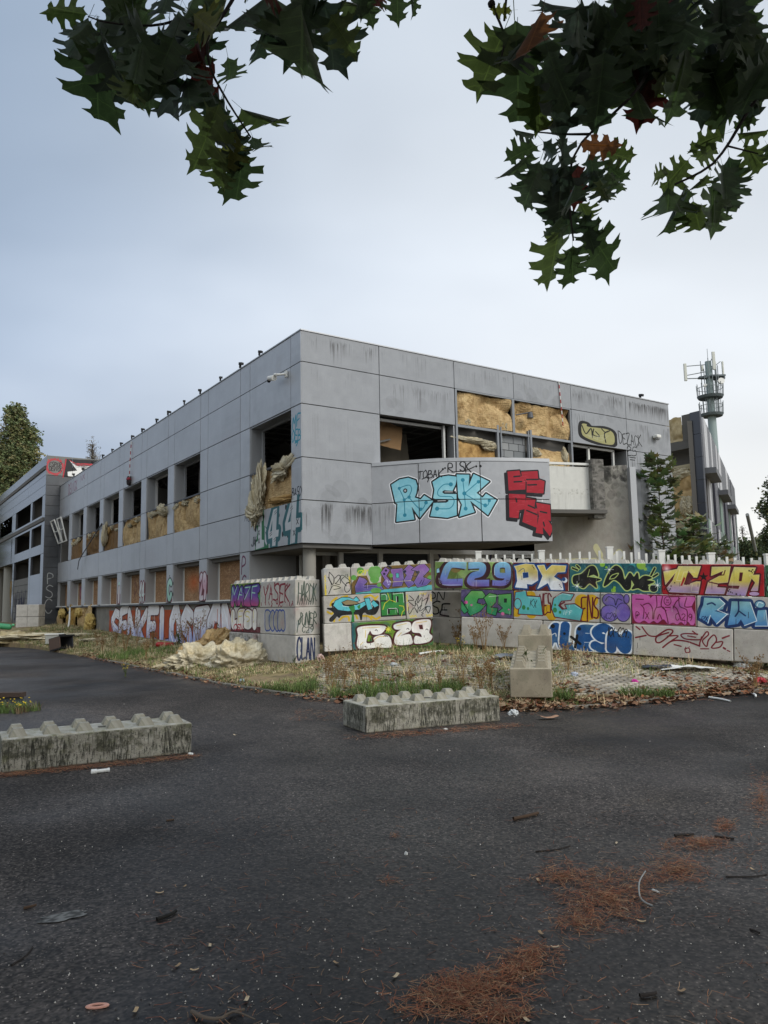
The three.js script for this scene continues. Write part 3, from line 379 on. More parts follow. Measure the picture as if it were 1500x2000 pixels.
const rightTex = canvasTex(RW, RH, (x) => {
  seed(21); panelBase(x, RW, RH);
  const st = (u0, u1, y0, y1, n, a, w = 5, c = 'rgba(58,56,54,') => { x.save(); x.beginPath(); x.rect(Rx(u0), Ry(y1), (u1 - u0) * RP, (y1 - y0) * RP); x.clip(); streaks(x, Rx(u0), Ry(y1), (u1 - u0) * RP, (y1 - y0) * RP, n, c, a, w); x.restore(); };
  for (const [a, b] of [[0, 2.3], [2.3, 4.82], [4.82, 7.08], [7.08, 9.52], [9.52, 12.13], [12.13, 14.43]]) { st(a, b, 7.49, 8.25, 60, 0.24); st(a, b, 6.43, 7.45, 50, 0.18); st(a, b, 3.0, 6.4, 60, 0.12); for (let i = 0; i < 3; i++) blotch(x, Rx(a) + 20, Ry(rr(3.2, 8)), (b - a) * RP - 40, 90, 9, 'rgba(96,96,94,', 0.10, 8, 46); }
  st(0.8, 2.1, 7.5, 8.2, 100, 0.45); st(2.5, 4.7, 6.45, 7.35, 110, 0.34); st(0.3, 2.2, 6.5, 7.3, 50, 0.18, 5, 'rgba(214,214,212,'); st(5.0, 6.9, 7.5, 8.1, 50, 0.2); st(6.3, 6.8, 7.8, 8.1, 40, 0.5, 3);
  st(9.6, 10.4, 7.55, 8.05, 60, 0.5); st(10.7, 12.0, 7.5, 8.1, 90, 0.55); st(12.3, 14.4, 7.5, 8.14, 260, 0.8, 7); st(12.2, 14.4, 6.4, 7.45, 130, 0.42, 8); st(9.6, 12, 6.5, 7.45, 90, 0.34, 7); st(12.2, 14.4, 3, 6.4, 130, 0.4, 9); st(9.6, 12, 7.5, 8.2, 110, 0.45, 7);
  st(0.5, 2.3, 3.05, 4.02, 260, 0.7, 7); st(0.02, 0.5, 3.05, 3.8, 24, 0.35); st(0.1, 1.9, 4.1, 5.0, 40, 0.14); st(0.1, 2.2, 5.2, 6.3, 40, 0.12); st(0.6, 2.0, 3.0, 4.0, 14, 0.5, 2, 'rgba(224,224,222,');
  blotch(x, Rx(0.4), Ry(3.95), 2 * RP, 0.8 * RP, 120, 'rgba(220,220,216,', 0.5, 0.6, 1.8); blotch(x, Rx(0.0), Ry(8.2), 14 * RP, 5 * RP, 140, 'rgba(60,60,60,', 0.35, 0.5, 1.2);
  // yellow bubble piece and black tag by the far end
  view(x, Rx(9.72), Ry(7.18), 1.9 * RP, 0.72 * RP, 805, 435, 1032, 585, () => { sh(x, '830 455 865 450 890 470 960 460 1010 475 1025 520 1015 570 960 580 900 570 850 555 825 530', '#1a1a18', '#1a1a18', 22, true); sh(x, '835 460 862 455 868 470 960 466 1005 480 1018 520 1008 565 960 572 900 562 850 545 832 520', '#c2bb7e', null, 0, true); for (const q of ['835 470 855 520 885 480 890 540', '900 480 895 520 930 525 910 495', '945 470 965 490 990 475 960 500 965 560']) ln(x, q, 6, '#1a1a18'); for (let i = 0; i < 14; i++) ln(x, [rr(850, 990), rr(520, 560), rr(850, 1000), rr(500, 540)], 2, 'rgba(230,226,190,.6)'); });
  scrawl(x, 'DEZACK', Rx(11.72), Ry(6.98), 1.15 * RP, 0.34 * RP, 4, '#1b1b1b', { skew: -0.1 }); scrawl(x, '25', Rx(12.05), Ry(6.58), 0.5 * RP, 0.3 * RP, 4, '#1b1b1b'); ln(x, [Rx(12.2), Ry(6.2), Rx(12.5), Ry(6.2)], 4, '#1b1b1b'); ln(x, [Rx(12.22), Ry(6.12), Rx(12.45), Ry(6.12)], 4, '#1b1b1b');
  grain(x, 0, 0, RW, RH, 9);
});
const AP = 140, AH2 = 924, Ax = (u) => (3.72 - u) * AP, Ay = (y) => (8.3 - y) * AP;
const cornerTex = canvasTex(521, AH2, (x, w, h) => {
  seed(22); panelBase(x, w, h); streaks(x, 0, Ay(8.2), w, 100, 30, 'rgba(70,70,72,', 0.08); streaks(x, 0, Ay(4.0), w, 140, 40, 'rgba(70,70,72,', 0.14);
  const t = '#2a8fa0'; scrawl(x, 'MF', Ax(0.5), Ay(6.18), 0.4 * AP, 0.32 * AP, 5, t); scrawl(x, 'OEB', Ax(0.53), Ay(5.82), 0.46 * AP, 0.28 * AP, 5, t); ln(x, [Ax(0.35), Ay(5.5), Ax(0.2), Ay(5.5), Ax(0.28), Ay(5.42)], 5, t);
  scrawl(x, 'BASO', Ax(0.54), Ay(4.38), 0.5 * AP, 0.2 * AP, 3.5, '#1c1c1e'); ln(x, [Ax(0.52), Ay(4.12), Ax(0.1), Ay(4.15)], 3, '#1c1c1e'); scrawl(x, 'MGIN', Ax(3.4), Ay(4.0), 0.7 * AP, 0.16 * AP, 3, '#26262a');
  // I 4 4 across the corner bay
  view(x, Ax(2.75), Ay(4.2), 2.75 * AP, 1.2 * AP, 0, 0, 275, 120, () => {
     sh(x, '2 28 60 14 62 60 84 66 90 120 4 120 22 70', '#1f6f3e'); 
    for (const [a, b, r] of [[8, 60, 7], [10, 100, 7], [60, 34, 4], [190, 24, 5], [172, 90, 5], [200, 96, 4], [150, 40, 4]]) dot(x, a, b, r, '#1a1c1c', r * 1.4);
    const f = '#cfd0cf', k = '#33686c'; sh(x, '12 40 54 24 54 44 47 46 47 94 62 96 62 114 10 118 12 98 24 96 24 52 12 56', f, '#1f6f3e', 5);
    sh(x, '66 60 78 70 86 96 76 112 66 100', f, k, 3); ln(x, '70 76 78 90', 2, '#333');
    for (const [q, h2] of [['118 22 140 20 134 76 150 76 146 94 133 94 130 116 110 116 112 94 88 96 86 78', '112 50 110 76 98 78'], ['224 0 250 -4 244 58 268 58 264 80 243 80 238 116 212 118 216 82 186 84 184 64', '218 36 215 62 200 64']]) { sh(x, q, k, k, 26); sh(x, q, f, null); sh(x, h2, k); }
    for (const [a, b] of [[30, 52], [30, 74], [30, 96], [252, 66], [234, 92]]) { ln(x, [a - 5, b - 6, a + 5, b + 6], 2.4, '#2a2a2a'); ln(x, [a + 5, b - 6, a - 5, b + 6], 2.4, '#2a2a2a'); } for (const [a, b] of [[124, 30], [96, 84], [120, 100], [214, 30]]) { ln(x, [a, b, a + 12, b - 5], 1.6, '#444'); ln(x, [a + 2, b + 5, a + 14, b], 1.6, '#444'); }
  });
  const p = '#6d2a48'; letter(x, 'P', Ax(3.6), Ay(2.86), 0.25 * AP, 0.45 * AP, 0.1, 0, (q) => ln(x, q, 7, p)); letter(x, 'S', Ax(3.58), Ay(2.36), 0.25 * AP, 0.45 * AP, 0.1, 0, (q) => ln(x, q, 7, p)); scrawl(x, 'JK', Ax(2.95), Ay(3.35), 40, 34, 4, '#1c1c1e');
  grain(x, 0, 0, w, h, 8);
});
const BP = 70, Bx = (u) => (28.4 - u) * BP, By = (y) => (8.3 - y) * BP;
const leftTex = canvasTex(1728, 462, (x, w, h) => {
  seed(23); panelBase(x, w, h); for (let r = 0; r < 6; r++) streaks(x, 0, By([8.2, 7.4, 6.3, 5, 4, 2.9][r]), w, 50, 120, 'rgba(76,76,80,', 0.07, 4);
  scrawl(x, 'DEVICK', Bx(26.3), By(8.05), 2.0 * BP, 0.5 * BP, 4, '#8a4458', { skew: 0 }); scrawl(x, 'NX', Bx(23.6), By(8.1), 0.9 * BP, 0.26 * BP, 3, '#8f5a68');
  const pier = (k, f) => { const u1 = 0.56 + 3.165 * k; view(x, Bx(u1), By(2.62), 0.66 * BP, 0.9 * BP, 0, 0, 60, 90, f); };
  const red = '#6d1822'; pier(2, () => { x.fillStyle = red; x.fillRect(4, 6, 52, 84); bubble(x, '29', 2, 4, 58, 84, 15, ['#e6e0e0', '#d8a8b4', '#e8e2e2'], red, 4, { gap: 0.2 }); });
  pier(3, () => { x.fillStyle = red; x.fillRect(6, 66, 50, 24); bubble(x, 'C', 6, 10, 50, 76, 19, ['#bfe2cf', '#a8d6c0'], '#1d1d1d', 4); ln(x, '30 0 34 -4', 7, '#1d1d1d'); }); pier(4, () => { bubble(x, '44', 0, 10, 60, 76, 12, ['#e0dcd6', '#cfe0d6'], red, 5); }); pier(5, () => { x.fillStyle = red; x.fillRect(10, 50, 40, 40); bubble(x, 'I', 8, 14, 44, 74, 18, '#e4e0dc', red, 5); dot(x, 30, 8, 9, '#bfe2cf'); });
  grain(x, 0, 0, w, h, 8);
});
const pOpt = { metalness: 0.55 };
const panelR = Object.assign(paintMat(rightTex, 0.5), { color: lin('#c9ccd0') }), panelA = std('#ffffff', 0.42, { map: cornerTex, ...pOpt }), panelB = std('#ffffff', 0.42, { map: leftTex, ...pOpt });
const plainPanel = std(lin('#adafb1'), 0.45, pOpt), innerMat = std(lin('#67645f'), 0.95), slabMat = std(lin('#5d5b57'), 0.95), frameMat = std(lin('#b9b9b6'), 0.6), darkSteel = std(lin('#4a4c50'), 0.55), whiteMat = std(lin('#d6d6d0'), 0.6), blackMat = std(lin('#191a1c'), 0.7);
const G2 = 0.011;                                                  // half of the joint between panels
function panel(side, u0, u1, y0, y1, mat, off = 0, d = 0.03) {
  const w = u1 - u0 - 2 * G2, h = y1 - y0 - 2 * G2, uc = (u0 + u1) / 2, yc = (y0 + y1) / 2, o = off - d / 2 + (hash(uc * 90 | 0, yc * 70 | 0) - 0.5) * 0.006;
  const g = side === 'R' ? box(w, h, d, uc, yc, o) : box(d, h, w, -o, yc, -uc), P = g.attributes.position, U = g.attributes.uv;
  const m = mat ?? (side === 'R' ? panelR : uc < 3.72 ? panelA : panelB);
  for (let i = 0; i < P.count; i++) { const y = P.getY(i); if (side === 'R') U.setXY(i, Rx(P.getX(i)) / RW, 1 - Ry(y) / RH); else if (uc < 3.72) U.setXY(i, Ax(-P.getZ(i)) / 521, 1 - Ay(y) / AH2); else U.setXY(i, Bx(-P.getZ(i)) / 1728, 1 - By(y) / 462); }
  return part('facade_panel', g, m, building);
}
const shell = [];                                                  // structure behind the cladding
const back = (side, u0, u1, y0, y1, d = 0.16, o = 0.05) => shell.push(side === 'R' ? box(u1 - u0, y1 - y0, d, (u0 + u1) / 2, (y0 + y1) / 2, -o - d / 2) : box(d, y1 - y0, u1 - u0, o + d / 2, (y0 + y1) / 2, -(u0 + u1) / 2));
const YS = [8.28, 7.49, 6.43, 5.1, 4.05, 3.0, 1.7];
const sK = (k) => 0.56 + 3.165 * k;
for (let k = 0; k <= 8; k++) {                                     // left front: pier then bay
  const p0 = k ? sK(k - 1) + 2.5 : 0, p1 = sK(k), b1 = Math.min(p1 + 2.5, LEN);
  for (let r = 0; r < 5; r++) panel('L', p0, p1, YS[r + 1], YS[r]);
  if (k) panel('L', p0, p1, 1.7, 3.0);
  for (const r of k === 1 ? [0, 1, 2, 3, 4] : [0, 1, 4]) panel('L', p1, b1, YS[r + 1], YS[r]);
  back('L', p0 + 0.02, p1 - 0.02, k ? 1.7 : 3.02, 8.2); back('L', p1, b1, 6.45, 8.2, 0.15, 0.06); back('L', p1, b1, 3.02, 4.03, 0.15, 0.06); if (k === 1) back('L', p1, b1, 4.05, 6.43, 0.15, 0.06);
  const open = []; if (k !== 1) open.push([4.05, 6.43]); if (k) open.push([1.7, 3.0]);
  for (const [y0, y1] of open) {
    part('window_reveal', box(0.36, y1 - y0 - 0.01, 0.03, 0.21, (y0 + y1) / 2, -b1 + 0.012), plainPanel, building); part('window_reveal', box(0.36, y1 - y0 - 0.01, 0.03, 0.21, (y0 + y1) / 2, -p1 - 0.012), plainPanel, building);
    part('window_head', box(0.36, 0.03, b1 - p1 - 0.06, 0.21, y1 - 0.014, -(p1 + b1) / 2), plainPanel, building);
  }
  if (k !== 1) { const f = [box(0.06, 1.3, 0.07, 0.38, 5.76, -b1 + 0.065), box(0.06, 1.3, 0.07, 0.38, 5.76, -p1 - 0.065), box(0.06, 0.07, 2.3, 0.38, 6.375, -(p1 + b1) / 2)]; part('window_frame', merge(f), k % 2 ? frameMat : std(lin('#8a8c8e'), 0.6), building);
    part('sill_rail', merge([box(0.05, 0.05, 2.48, 0.03, 5.1, -(p1 + b1) / 2), box(0.04, 0.96, 0.05, 0.05, 4.58, -b1 + 0.06)]), darkSteel, building); }
  if (k) { part('window_sill', box(0.42, 0.04, b1 - p1 - 0.02, 0.17, 1.70, -(p1 + b1) / 2), whiteMat, building); part('flashing', box(0.12, 0.05, 3.15, 0.0, 1.645, -(p1 + b1) / 2 + 0.25), darkSteel, building); }
}
{ // right front
  const us = [0, 2.3, 4.82, 7.08, 9.52, 12.13, WID];
  for (let i = 0; i < 6; i++) panel('R', us[i], us[i + 1], 7.49, 8.28);
  panel('R', 0, 2.3, 6.43, 7.49); panel('R', 2.3, 4.82, 6.43, 7.49); panel('R', 9.52, 12.13, 6.43, 7.49); panel('R', 12.13, WID, 6.43, 7.49);
  panel('R', 0, 2.3, 5.1, 6.43); panel('R', 12.13, WID, 5.1, 6.43); panel('R', 0, 2.03, 4.05, 5.1); panel('R', 0, 2.03, 3.0, 4.05); for (const [a, b] of [[4.05, 5.1], [3, 4.05], [1.7, 3]]) panel('R', 12.13, WID, a, b);
  back('R', 0.24, 4.82, 6.45, 8.2); back('R', 4.82, 9.52, 7.5, 8.2); back('R', 9.52, 14.2, 6.45, 8.2); back('R', 0.24, 2.28, 3.02, 6.44); back('R', 12.15, 14.2, 0.4, 6.44);
  part('window_reveal', box(0.03, 1.5, 0.3, 4.79, 5.68, -0.18), plainPanel, building); part('window_reveal', box(0.03, 1.5, 0.36, 2.29, 5.68, -0.21), plainPanel, building); part('window_frame', box(0.06, 1.3, 0.08, 4.56, 5.78, -0.22), frameMat, building);
  part('window_frame', box(2.3, 0.07, 0.06, 3.4, 6.375, -0.3), frameMat, building);
  part('window_reveal', box(0.03, 2.2, 0.5, 12.1, 5.32, -0.28), plainPanel, building); for (const u of [9.58, 10.42, 11.6]) part('window_frame', box(0.07, 2.2, 0.07, u, 5.3, -0.2), u === 10.42 ? whiteMat : frameMat, building); part('window_frame', box(2.1, 0.07, 0.07, 10.6, 6.38, -0.2), frameMat, building);
  // metal frames of the stripped bays
  const fr = (u, y0, y1, w = 0.07) => part('mullion', box(w, y1 - y0, 0.07, u, (y0 + y1) / 2, -0.03), darkSteel2, building), darkSteel2 = std(lin('#7d8185'), 0.5, { metalness: 0.3 });
  fr(4.87, 5.2, 7.47); fr(7.04, 6.45, 7.47, 0.09); fr(9.47, 5.2, 7.47); fr(6.4, 5.2, 6.62); fr(7.72, 5.2, 6.62); fr(6.52, 5.2, 6.58, 0.04); fr(7.62, 5.2, 6.58, 0.04);
  part('transom', box(4.6, 0.07, 0.06, 7.16, 6.44, -0.035), darkSteel2, building); part('transom', box(4.6, 0.04, 0.06, 7.16, 7.475, -0.03), darkSteel2, building);
}
// parapet coping, roof, floors, inner and far walls
part('coping', merge([box(WID + 0.04, 0.03, 0.3, WID / 2, 8.295, -0.13), box(0.3, 0.03, LEN - 0.3, 0.13, 8.295, -LEN / 2 - 0.15)]), plainPanel, building);
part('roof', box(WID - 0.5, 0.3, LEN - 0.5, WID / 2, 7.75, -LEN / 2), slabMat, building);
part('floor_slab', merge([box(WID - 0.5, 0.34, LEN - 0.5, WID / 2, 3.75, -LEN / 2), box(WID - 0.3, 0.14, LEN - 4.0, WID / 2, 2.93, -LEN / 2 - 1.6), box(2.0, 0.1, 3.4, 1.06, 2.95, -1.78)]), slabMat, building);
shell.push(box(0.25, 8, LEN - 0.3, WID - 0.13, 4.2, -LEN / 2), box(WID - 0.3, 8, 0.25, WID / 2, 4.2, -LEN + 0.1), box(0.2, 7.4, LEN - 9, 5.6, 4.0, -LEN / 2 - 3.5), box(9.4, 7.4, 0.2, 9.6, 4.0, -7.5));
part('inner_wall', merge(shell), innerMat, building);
{ // what still hangs from the ceiling grid
  seed(31); const bars = [], tiles = [];
  for (let i = 0; i < 24; i++) bars.push(box(0.05, 0.04, LEN - 2, 0.6 + i * 0.6, 6.62 + 0.05 * rnd(), -LEN / 2)); for (let i = 0; i < 40; i++) bars.push(box(5, 0.04, 0.05, 2.9, 6.64, -0.8 - i * 0.68));
  for (let i = 0; i < 46; i++) tiles.push(box(0.6, 0.03, rr(0.4, 1.2)).rotateZ(rr(-0.9, 0.9)).rotateX(rr(-0.6, 0.6)).translate(rr(0.7, 4.6), rr(6.0, 6.62), -rr(0.8, LEN - 2)));
  part('ceiling_grid', merge(bars), std(lin('#6d6d6a'), 0.7), building); part('ceiling_tile', merge(tiles), std(lin('#777570'), 0.95), building);
  for (const [x, z] of [[3.4, -3], [4.6, -6], [0.9, -9], [0.9, -15.4], [0.9, -21.7]]) part('column', new THREE.CylinderGeometry(0.16, 0.16, 3, 14).translate(x, 5.3, z), slabMat, building);
}
// ---- insulation
const foamT = canvasTex(512, 512, (x, w, h) => { seed(41); x.fillStyle = '#b59f7a'; x.fillRect(0, 0, w, h); blotch(x, 0, 0, w, h, 160, 'rgba(206,188,152,', 0.25, 10, 60); blotch(x, 0, 0, w, h, 120, 'rgba(126,102,66,', 0.25, 6, 46); for (let i = 0; i < 50; i++) { const a = rnd() * w, b = rnd() * h; ln(x, [a, b, a + rr(-60, 60), b + rr(-50, 50), a + rr(-90, 90), b + rr(-80, 80)], rr(0.6, 1.8), 'rgba(92,72,44,.5)'); } streaks(x, 0, 0, w, h, 50, 'rgba(88,70,46,', 0.25, 9); grain(x, 0, 0, w, h, 26); }, true);
const fibreB = dataTex(256, 256, (u, v, i, j) => { const n = 255 * (0.6 * noise(u * 70, v * 18, 0, 70) * noise(u * 18 + 5, v * 64, 0, 64) * 2 + 0.3 * hash(i, j, 4)); return [n, n, n]; }, false), fibre = { bumpMap: fibreB, bumpScale: 0.02 }, foamMat = std(lin('#f6ecd8'), 0.95, { map: foamT, ...fibre }), foamPale = std(lin('#e2cfa6'), 0.95, { map: foamT }), darkFoam = std(lin('#a08a6c'), 0.95, { map: foamT });
const creamT = dataTex(256, 256, (u, v, i, j) => { const n = fbm(u * 10, v * 10, 0, 5, 10), m = fbm(u * 4 + 5, v * 4, 0, 3, 4), h = hash(i, j, 3) * 16; return [216 + (n - 0.5) * 70 + (m - 0.5) * 30 + h, 204 + (n - 0.5) * 74 + (m - 0.5) * 40 + h, 172 + (n - 0.5) * 80 + (m - 0.5) * 60 + h]; });
const creamMat = std('#ffffff', 0.97, { map: creamT, bumpMap: rep(fibreB, 3), bumpScale: 0.03 });
function puff(w, h, s, amp = 0.07, ragged = 0.05) {                 // quilted sheet, centred, facing +z
  const nx = Math.max(10, w / 0.05 | 0), ny = Math.max(10, h / 0.05 | 0), g = new THREE.PlaneGeometry(w, h, nx, ny), P = g.attributes.position, U = g.attributes.uv;
  for (let i = 0; i < P.count; i++) {
    let x = P.getX(i), y = P.getY(i); const a = Math.abs(noise(x * 1.15 + s * 9, y * 1.25 + s) - 0.5) * 0.75, b = Math.abs(fbm(x * 3.2 + s * 3, y * 2.2 + 8, 0, 2) - 0.5), top = (y + h / 2) / h;
    const z = amp * (1.9 * Math.pow(clamp(a * 4.2), 0.55) + 0.3 * Math.pow(clamp(b * 4), 0.6) - 0.9) + amp * 0.1 * (fbm(x * 14, y * 14, s, 2) - 0.5);
    if (top > 0.97) y += (fbm(x * 3 + s, s, 0, 3) - 0.6) * ragged * 3; if (top < 0.03) y += (fbm(x * 3 + s, s + 4, 0, 3) - 0.6) * ragged;
    P.setXYZ(i, x, y, z); U.setXY(i, x / 1.7 + s * 0.37, y / 1.7 + s * 0.21);
  }
  g.computeVertexNormals(); return g;
}
function lump(sx, sy, sz, s, detail = 4, rough = 0.35, flat = 0) {   // torn foam, rounded and crumbly
  let g = mergeVertices(new THREE.IcosahedronGeometry(1, detail * 6).deleteAttribute('normal').deleteAttribute('uv')); const P = g.attributes.position, uv = [];
  for (let i = 0; i < P.count; i++) { const x = P.getX(i), y = P.getY(i), z = P.getZ(i), n = 1 + rough * (1.5 * (fbm(x * 1.2 + s * 3, y * 1.2 + z * 1.7 + 20, s + 1, 3) - 0.5) - 0.9 * Math.abs(fbm(x * 2.6 + s, y * 2.6 + 9, z * 2 + s + 4, 3) - 0.5)) + rough * 0.95 * (fbm(x * 7 + 3, y * 8 + z * 5, s + 2, 2) - 0.5); let yy = y * n; if (flat && yy < -flat) yy = -flat + (yy + flat) * 0.1; P.setXYZ(i, x * n * sx, yy * sy, z * n * sz); uv.push(x * 0.8 + s, y * 0.8 + z * 0.6); }
  g.setAttribute('uv', new THREE.Float32BufferAttribute(uv, 2)); g.computeVertexNormals(); return g;
}
for (const k of [0, 2, 3, 4, 5, 6, 7]) {                             // quilts under the left-front windows
  const u = sK(k) + 1.25; part('insulation', puff(2.44, 1.02, k + 1, 0.06).rotateY(-Math.PI / 2).translate(0.09, 4.57, -u), k === 0 ? std(lin('#fff6e6'), 0.95, { map: foamT, ...fibre }) : k > 4 ? darkFoam : foamMat, building);
  part('insulation_backing', box(0.04, 1.02, 2.46, 0.2, 4.56, -u), slabMat, building);
  if (k) for (let j = 0; j < 6; j++) part('torn_foam', lump(0.07, rr(0.05, 0.16), rr(0.14, 0.45), k * 5 + j, 2, 0.8).translate(0.05, 5.02 + rr(-0.2, 0.03), -u + rr(-1.1, 1.1)), j % 3 ? creamMat : foamPale, building);
}
part('torn_foam', lump(0.13, 0.72, 0.34, 3, 4, 1.0).rotateX(0.3).translate(-0.03, 4.45, -2.5), creamMat, building); part('torn_foam', lump(0.09, 0.26, 0.55, 9, 4, 1.0).rotateX(-0.2).translate(0.0, 4.95, -1.15), creamMat, building); part('torn_foam', lump(0.16, 0.24, 0.4, 12, 3, 0.6).translate(-0.06, 4.05, -2.6), creamMat, building); part('torn_foam', lump(0.1, 0.1, 0.8, 15, 3, 0.5).translate(0.02, 4.2, -1.2), foamPale, building); part('torn_foam', lump(0.16, 0.2, 0.5, 18, 3, 0.55).translate(-0.02, 4.95, -(sK(3) + 0.5)), creamMat, building); part('torn_foam', lump(0.14, 0.5, 0.3, 21, 3, 0.5).rotateX(0.5).translate(-0.04, 4.75, -(sK(5) + 2.0)), creamMat, building);
{ // right front
  const ins = (u0, u1, y0, y1, s, m, amp = 0.13) => part('insulation', puff(u1 - u0, y1 - y0, s, amp).translate((u0 + u1) / 2, (y0 + y1) / 2, -0.16), m, building), amber = std(lin('#e6d0a6'), 0.95, { map: foamT });
  ins(4.92, 7.0, 6.5, 7.45, 3.3, foamMat); ins(7.1, 9.44, 6.5, 7.45, 5.1, foamMat); ins(4.92, 6.36, 5.1, 6.1, 7.7, amber, 0.09); ins(7.76, 9.42, 5.1, 6.12, 9.2, foamMat, 0.1);
  part('insulation_backing', box(4.6, 2.35, 0.05, 7.16, 6.3, -0.32), slabMat, building);
  for (const [u, y, w, h, s] of [[5.5, 6.08, 0.75, 0.1, 31], [6.1, 6.0, 0.35, 0.14, 32], [7.95, 5.98, 0.25, 0.14, 33], [9.2, 5.9, 0.16, 0.28, 34], [5.3, 6.62, 0.12, 0.2, 35], [6.7, 6.65, 0.2, 0.25, 36], [8.6, 5.55, 0.5, 0.12, 37]]) part('torn_foam', lump(w, h, 0.1, s, 3, 0.55).translate(u, y, -0.1), creamMat, building);
  seed(44); const bm = ['#86898a', '#7b7e80', '#909292', '#74787a'].map((c) => std(lin(c), 0.95)); for (let r = 0; r < 6; r++) for (let c = 0; c < 4; c++) { const w = 0.36, u = 6.58 + c * 0.38 + (r % 2 ? -0.19 : 0), u0 = Math.max(6.56, u), u1 = Math.min(7.6, u + w); if (u1 - u0 > 0.05) part('concrete_block', box(u1 - u0, 0.2, 0.1, (u0 + u1) / 2, 5.2 + r * 0.215, -0.2 - rr(0, 0.012)), bm[rnd() * 4 | 0], building); }
  part('hanging_sheet', puff(0.75, 0.7, 4, 0.05).rotateZ(-0.15).translate(3.1, 6.1, -0.7), std(lin('#8a6d4c'), 0.95), building); part('hanging_sheet', puff(1.1, 0.8, 6, 0.05).rotateZ(0.12).translate(3.6, 5.9, -1.4), std(lin('#5e584c'), 0.95), building);
  part('hanging_cable', tube([[2.42, 6.36, -0.3], [2.4, 6.0, -0.28], [2.47, 5.7, -0.3], [2.42, 5.5, -0.3]], 0.012), frameMat, building);
}
// ---- ground floor: boards, base wall, entrance corner
const osbT = canvasTex(1024, 256, (x, w, h) => {
  seed(51); x.fillStyle = '#8c6a4a'; x.fillRect(0, 0, w, h); const cs = ['#9c785280', '#75543a80', '#b0906c80', '#644a3480', '#bea07c80']; for (let i = 0; i < 5200; i++) { x.save(); x.translate(rnd() * w, rnd() * h); x.rotate(rnd() * 3.14); x.fillStyle = cs[rnd() * 5 | 0]; x.fillRect(0, 0, rr(6, 17), rr(1.5, 4)); x.restore(); }
  blotch(x, 0, 0, w, h, 60, 'rgba(230,215,190,', 0.7, 0.6, 2.2);
  for (let i = 0; i < 9; i++) { const a = 290 + (i % 3) * 60; ln(x, [a + rr(-20, 40), rr(40, 120), a + rr(-10, 60), rr(90, 200), a + rr(0, 60), rr(120, 230)], 3.5, 'rgba(74,34,54,.75)'); } for (let i = 0; i < 6; i++) ln(x, [560 + i * 22, 60 + rr(0, 40), 570 + i * 24, rr(100, 220)], rr(16, 30), 'rgba(112,22,84,.85)');
  const g = x.createRadialGradient(870, 130, 5, 870, 130, 80); g.addColorStop(0, 'rgba(200,84,30,.6)'); g.addColorStop(1, 'rgba(200,84,30,0)'); x.fillStyle = g; x.fillRect(780, 40, 180, 190); grain(x, 0, 0, w, h, 16);
});
const osbMat = std('#ffffff', 0.9, { map: osbT });
for (let k = 1; k <= 8; k++) {
  const u = sK(k) + 1.25, g = box(0.02, 1.26, 2.4, 0.4, 2.34, -u), P = g.attributes.position, U = g.attributes.uv, c = [0, 0, 3, 0, 1, 0, 0, 2, 0][k] ; for (let i = 0; i < P.count; i++) U.setXY(i, (c * 256 + 8 + clamp((P.getZ(i) + u + 1.2) / 2.4) * 240) / 1024, (P.getY(i) - 1.7) / 1.3);
  part('plywood_board', g, osbMat, building); part('board_batten', merge([box(0.03, 1.26, 0.05, 0.385, 2.34, -u - 1.2), box(0.03, 0.04, 2.4, 0.385, 2.97, -u)]), whiteMat, building);
}
const MU = [3.72, 19.9], MW = 1860, MH = 196, Mx = (u) => (MU[1] - u) * 115, My = (y) => (1.68 - y) * 115;
const muralT = canvasTex(MW, MH, (x, w, h) => {
  seed(52); concreteFill(x, 0, 0, w, h, [122, 119, 112]); blotch(x, 0, 0, w, h, 120, 'rgba(90,88,82,', 0.2, 4, 26); streaks(x, 0, 0, w, h * 0.6, 160, 'rgba(60,58,54,', 0.2, 8);
  const u0 = Mx(17.7); x.fillStyle = '#a84a26'; x.fillRect(u0, 26, w - u0, h); blotch(x, u0, 20, w - u0, h, 90, 'rgba(170,70,30,', 0.6, 8, 30); blotch(x, u0, 20, w - u0, 70, 60, 'rgba(130,124,116,', 0.6, 8, 24); blotch(x, u0, 120, w - u0, 70, 40, 'rgba(110,24,24,', 0.6, 8, 22);
  const f = ['#e6e4e4', '#e2e0e6', '#a8b0dc', '#7482c8'], word = (t, a, b, y0, lw, o = {}) => bubble(x, t, Mx(a), y0, Mx(b) - Mx(a), h - y0 + 4, lw, f, '#451a22', 5, { smooth: false, jit: 0.06, skew: 0.06, gap: 0.22, hi: '#eef0f6', tall: [0, 0.08, 0.02], ...o });
  word('SENKE', 17.5, 11.1, 18, 44); word('LOS', 11.0, 7.5, 12, 54); word('FON', 7.6, 3.8, 8, 62);
  for (let i = 0; i < 34; i++) { const a = rr(u0, w - 20); ln(x, [a, rr(20, 150), a + rr(-10, 10), rr(60, 190)], rr(2, 5), ['#b4503a', '#ece8e8', '#4a57a0'][i % 3], false); } grain(x, 0, 0, w, h, 16);
});
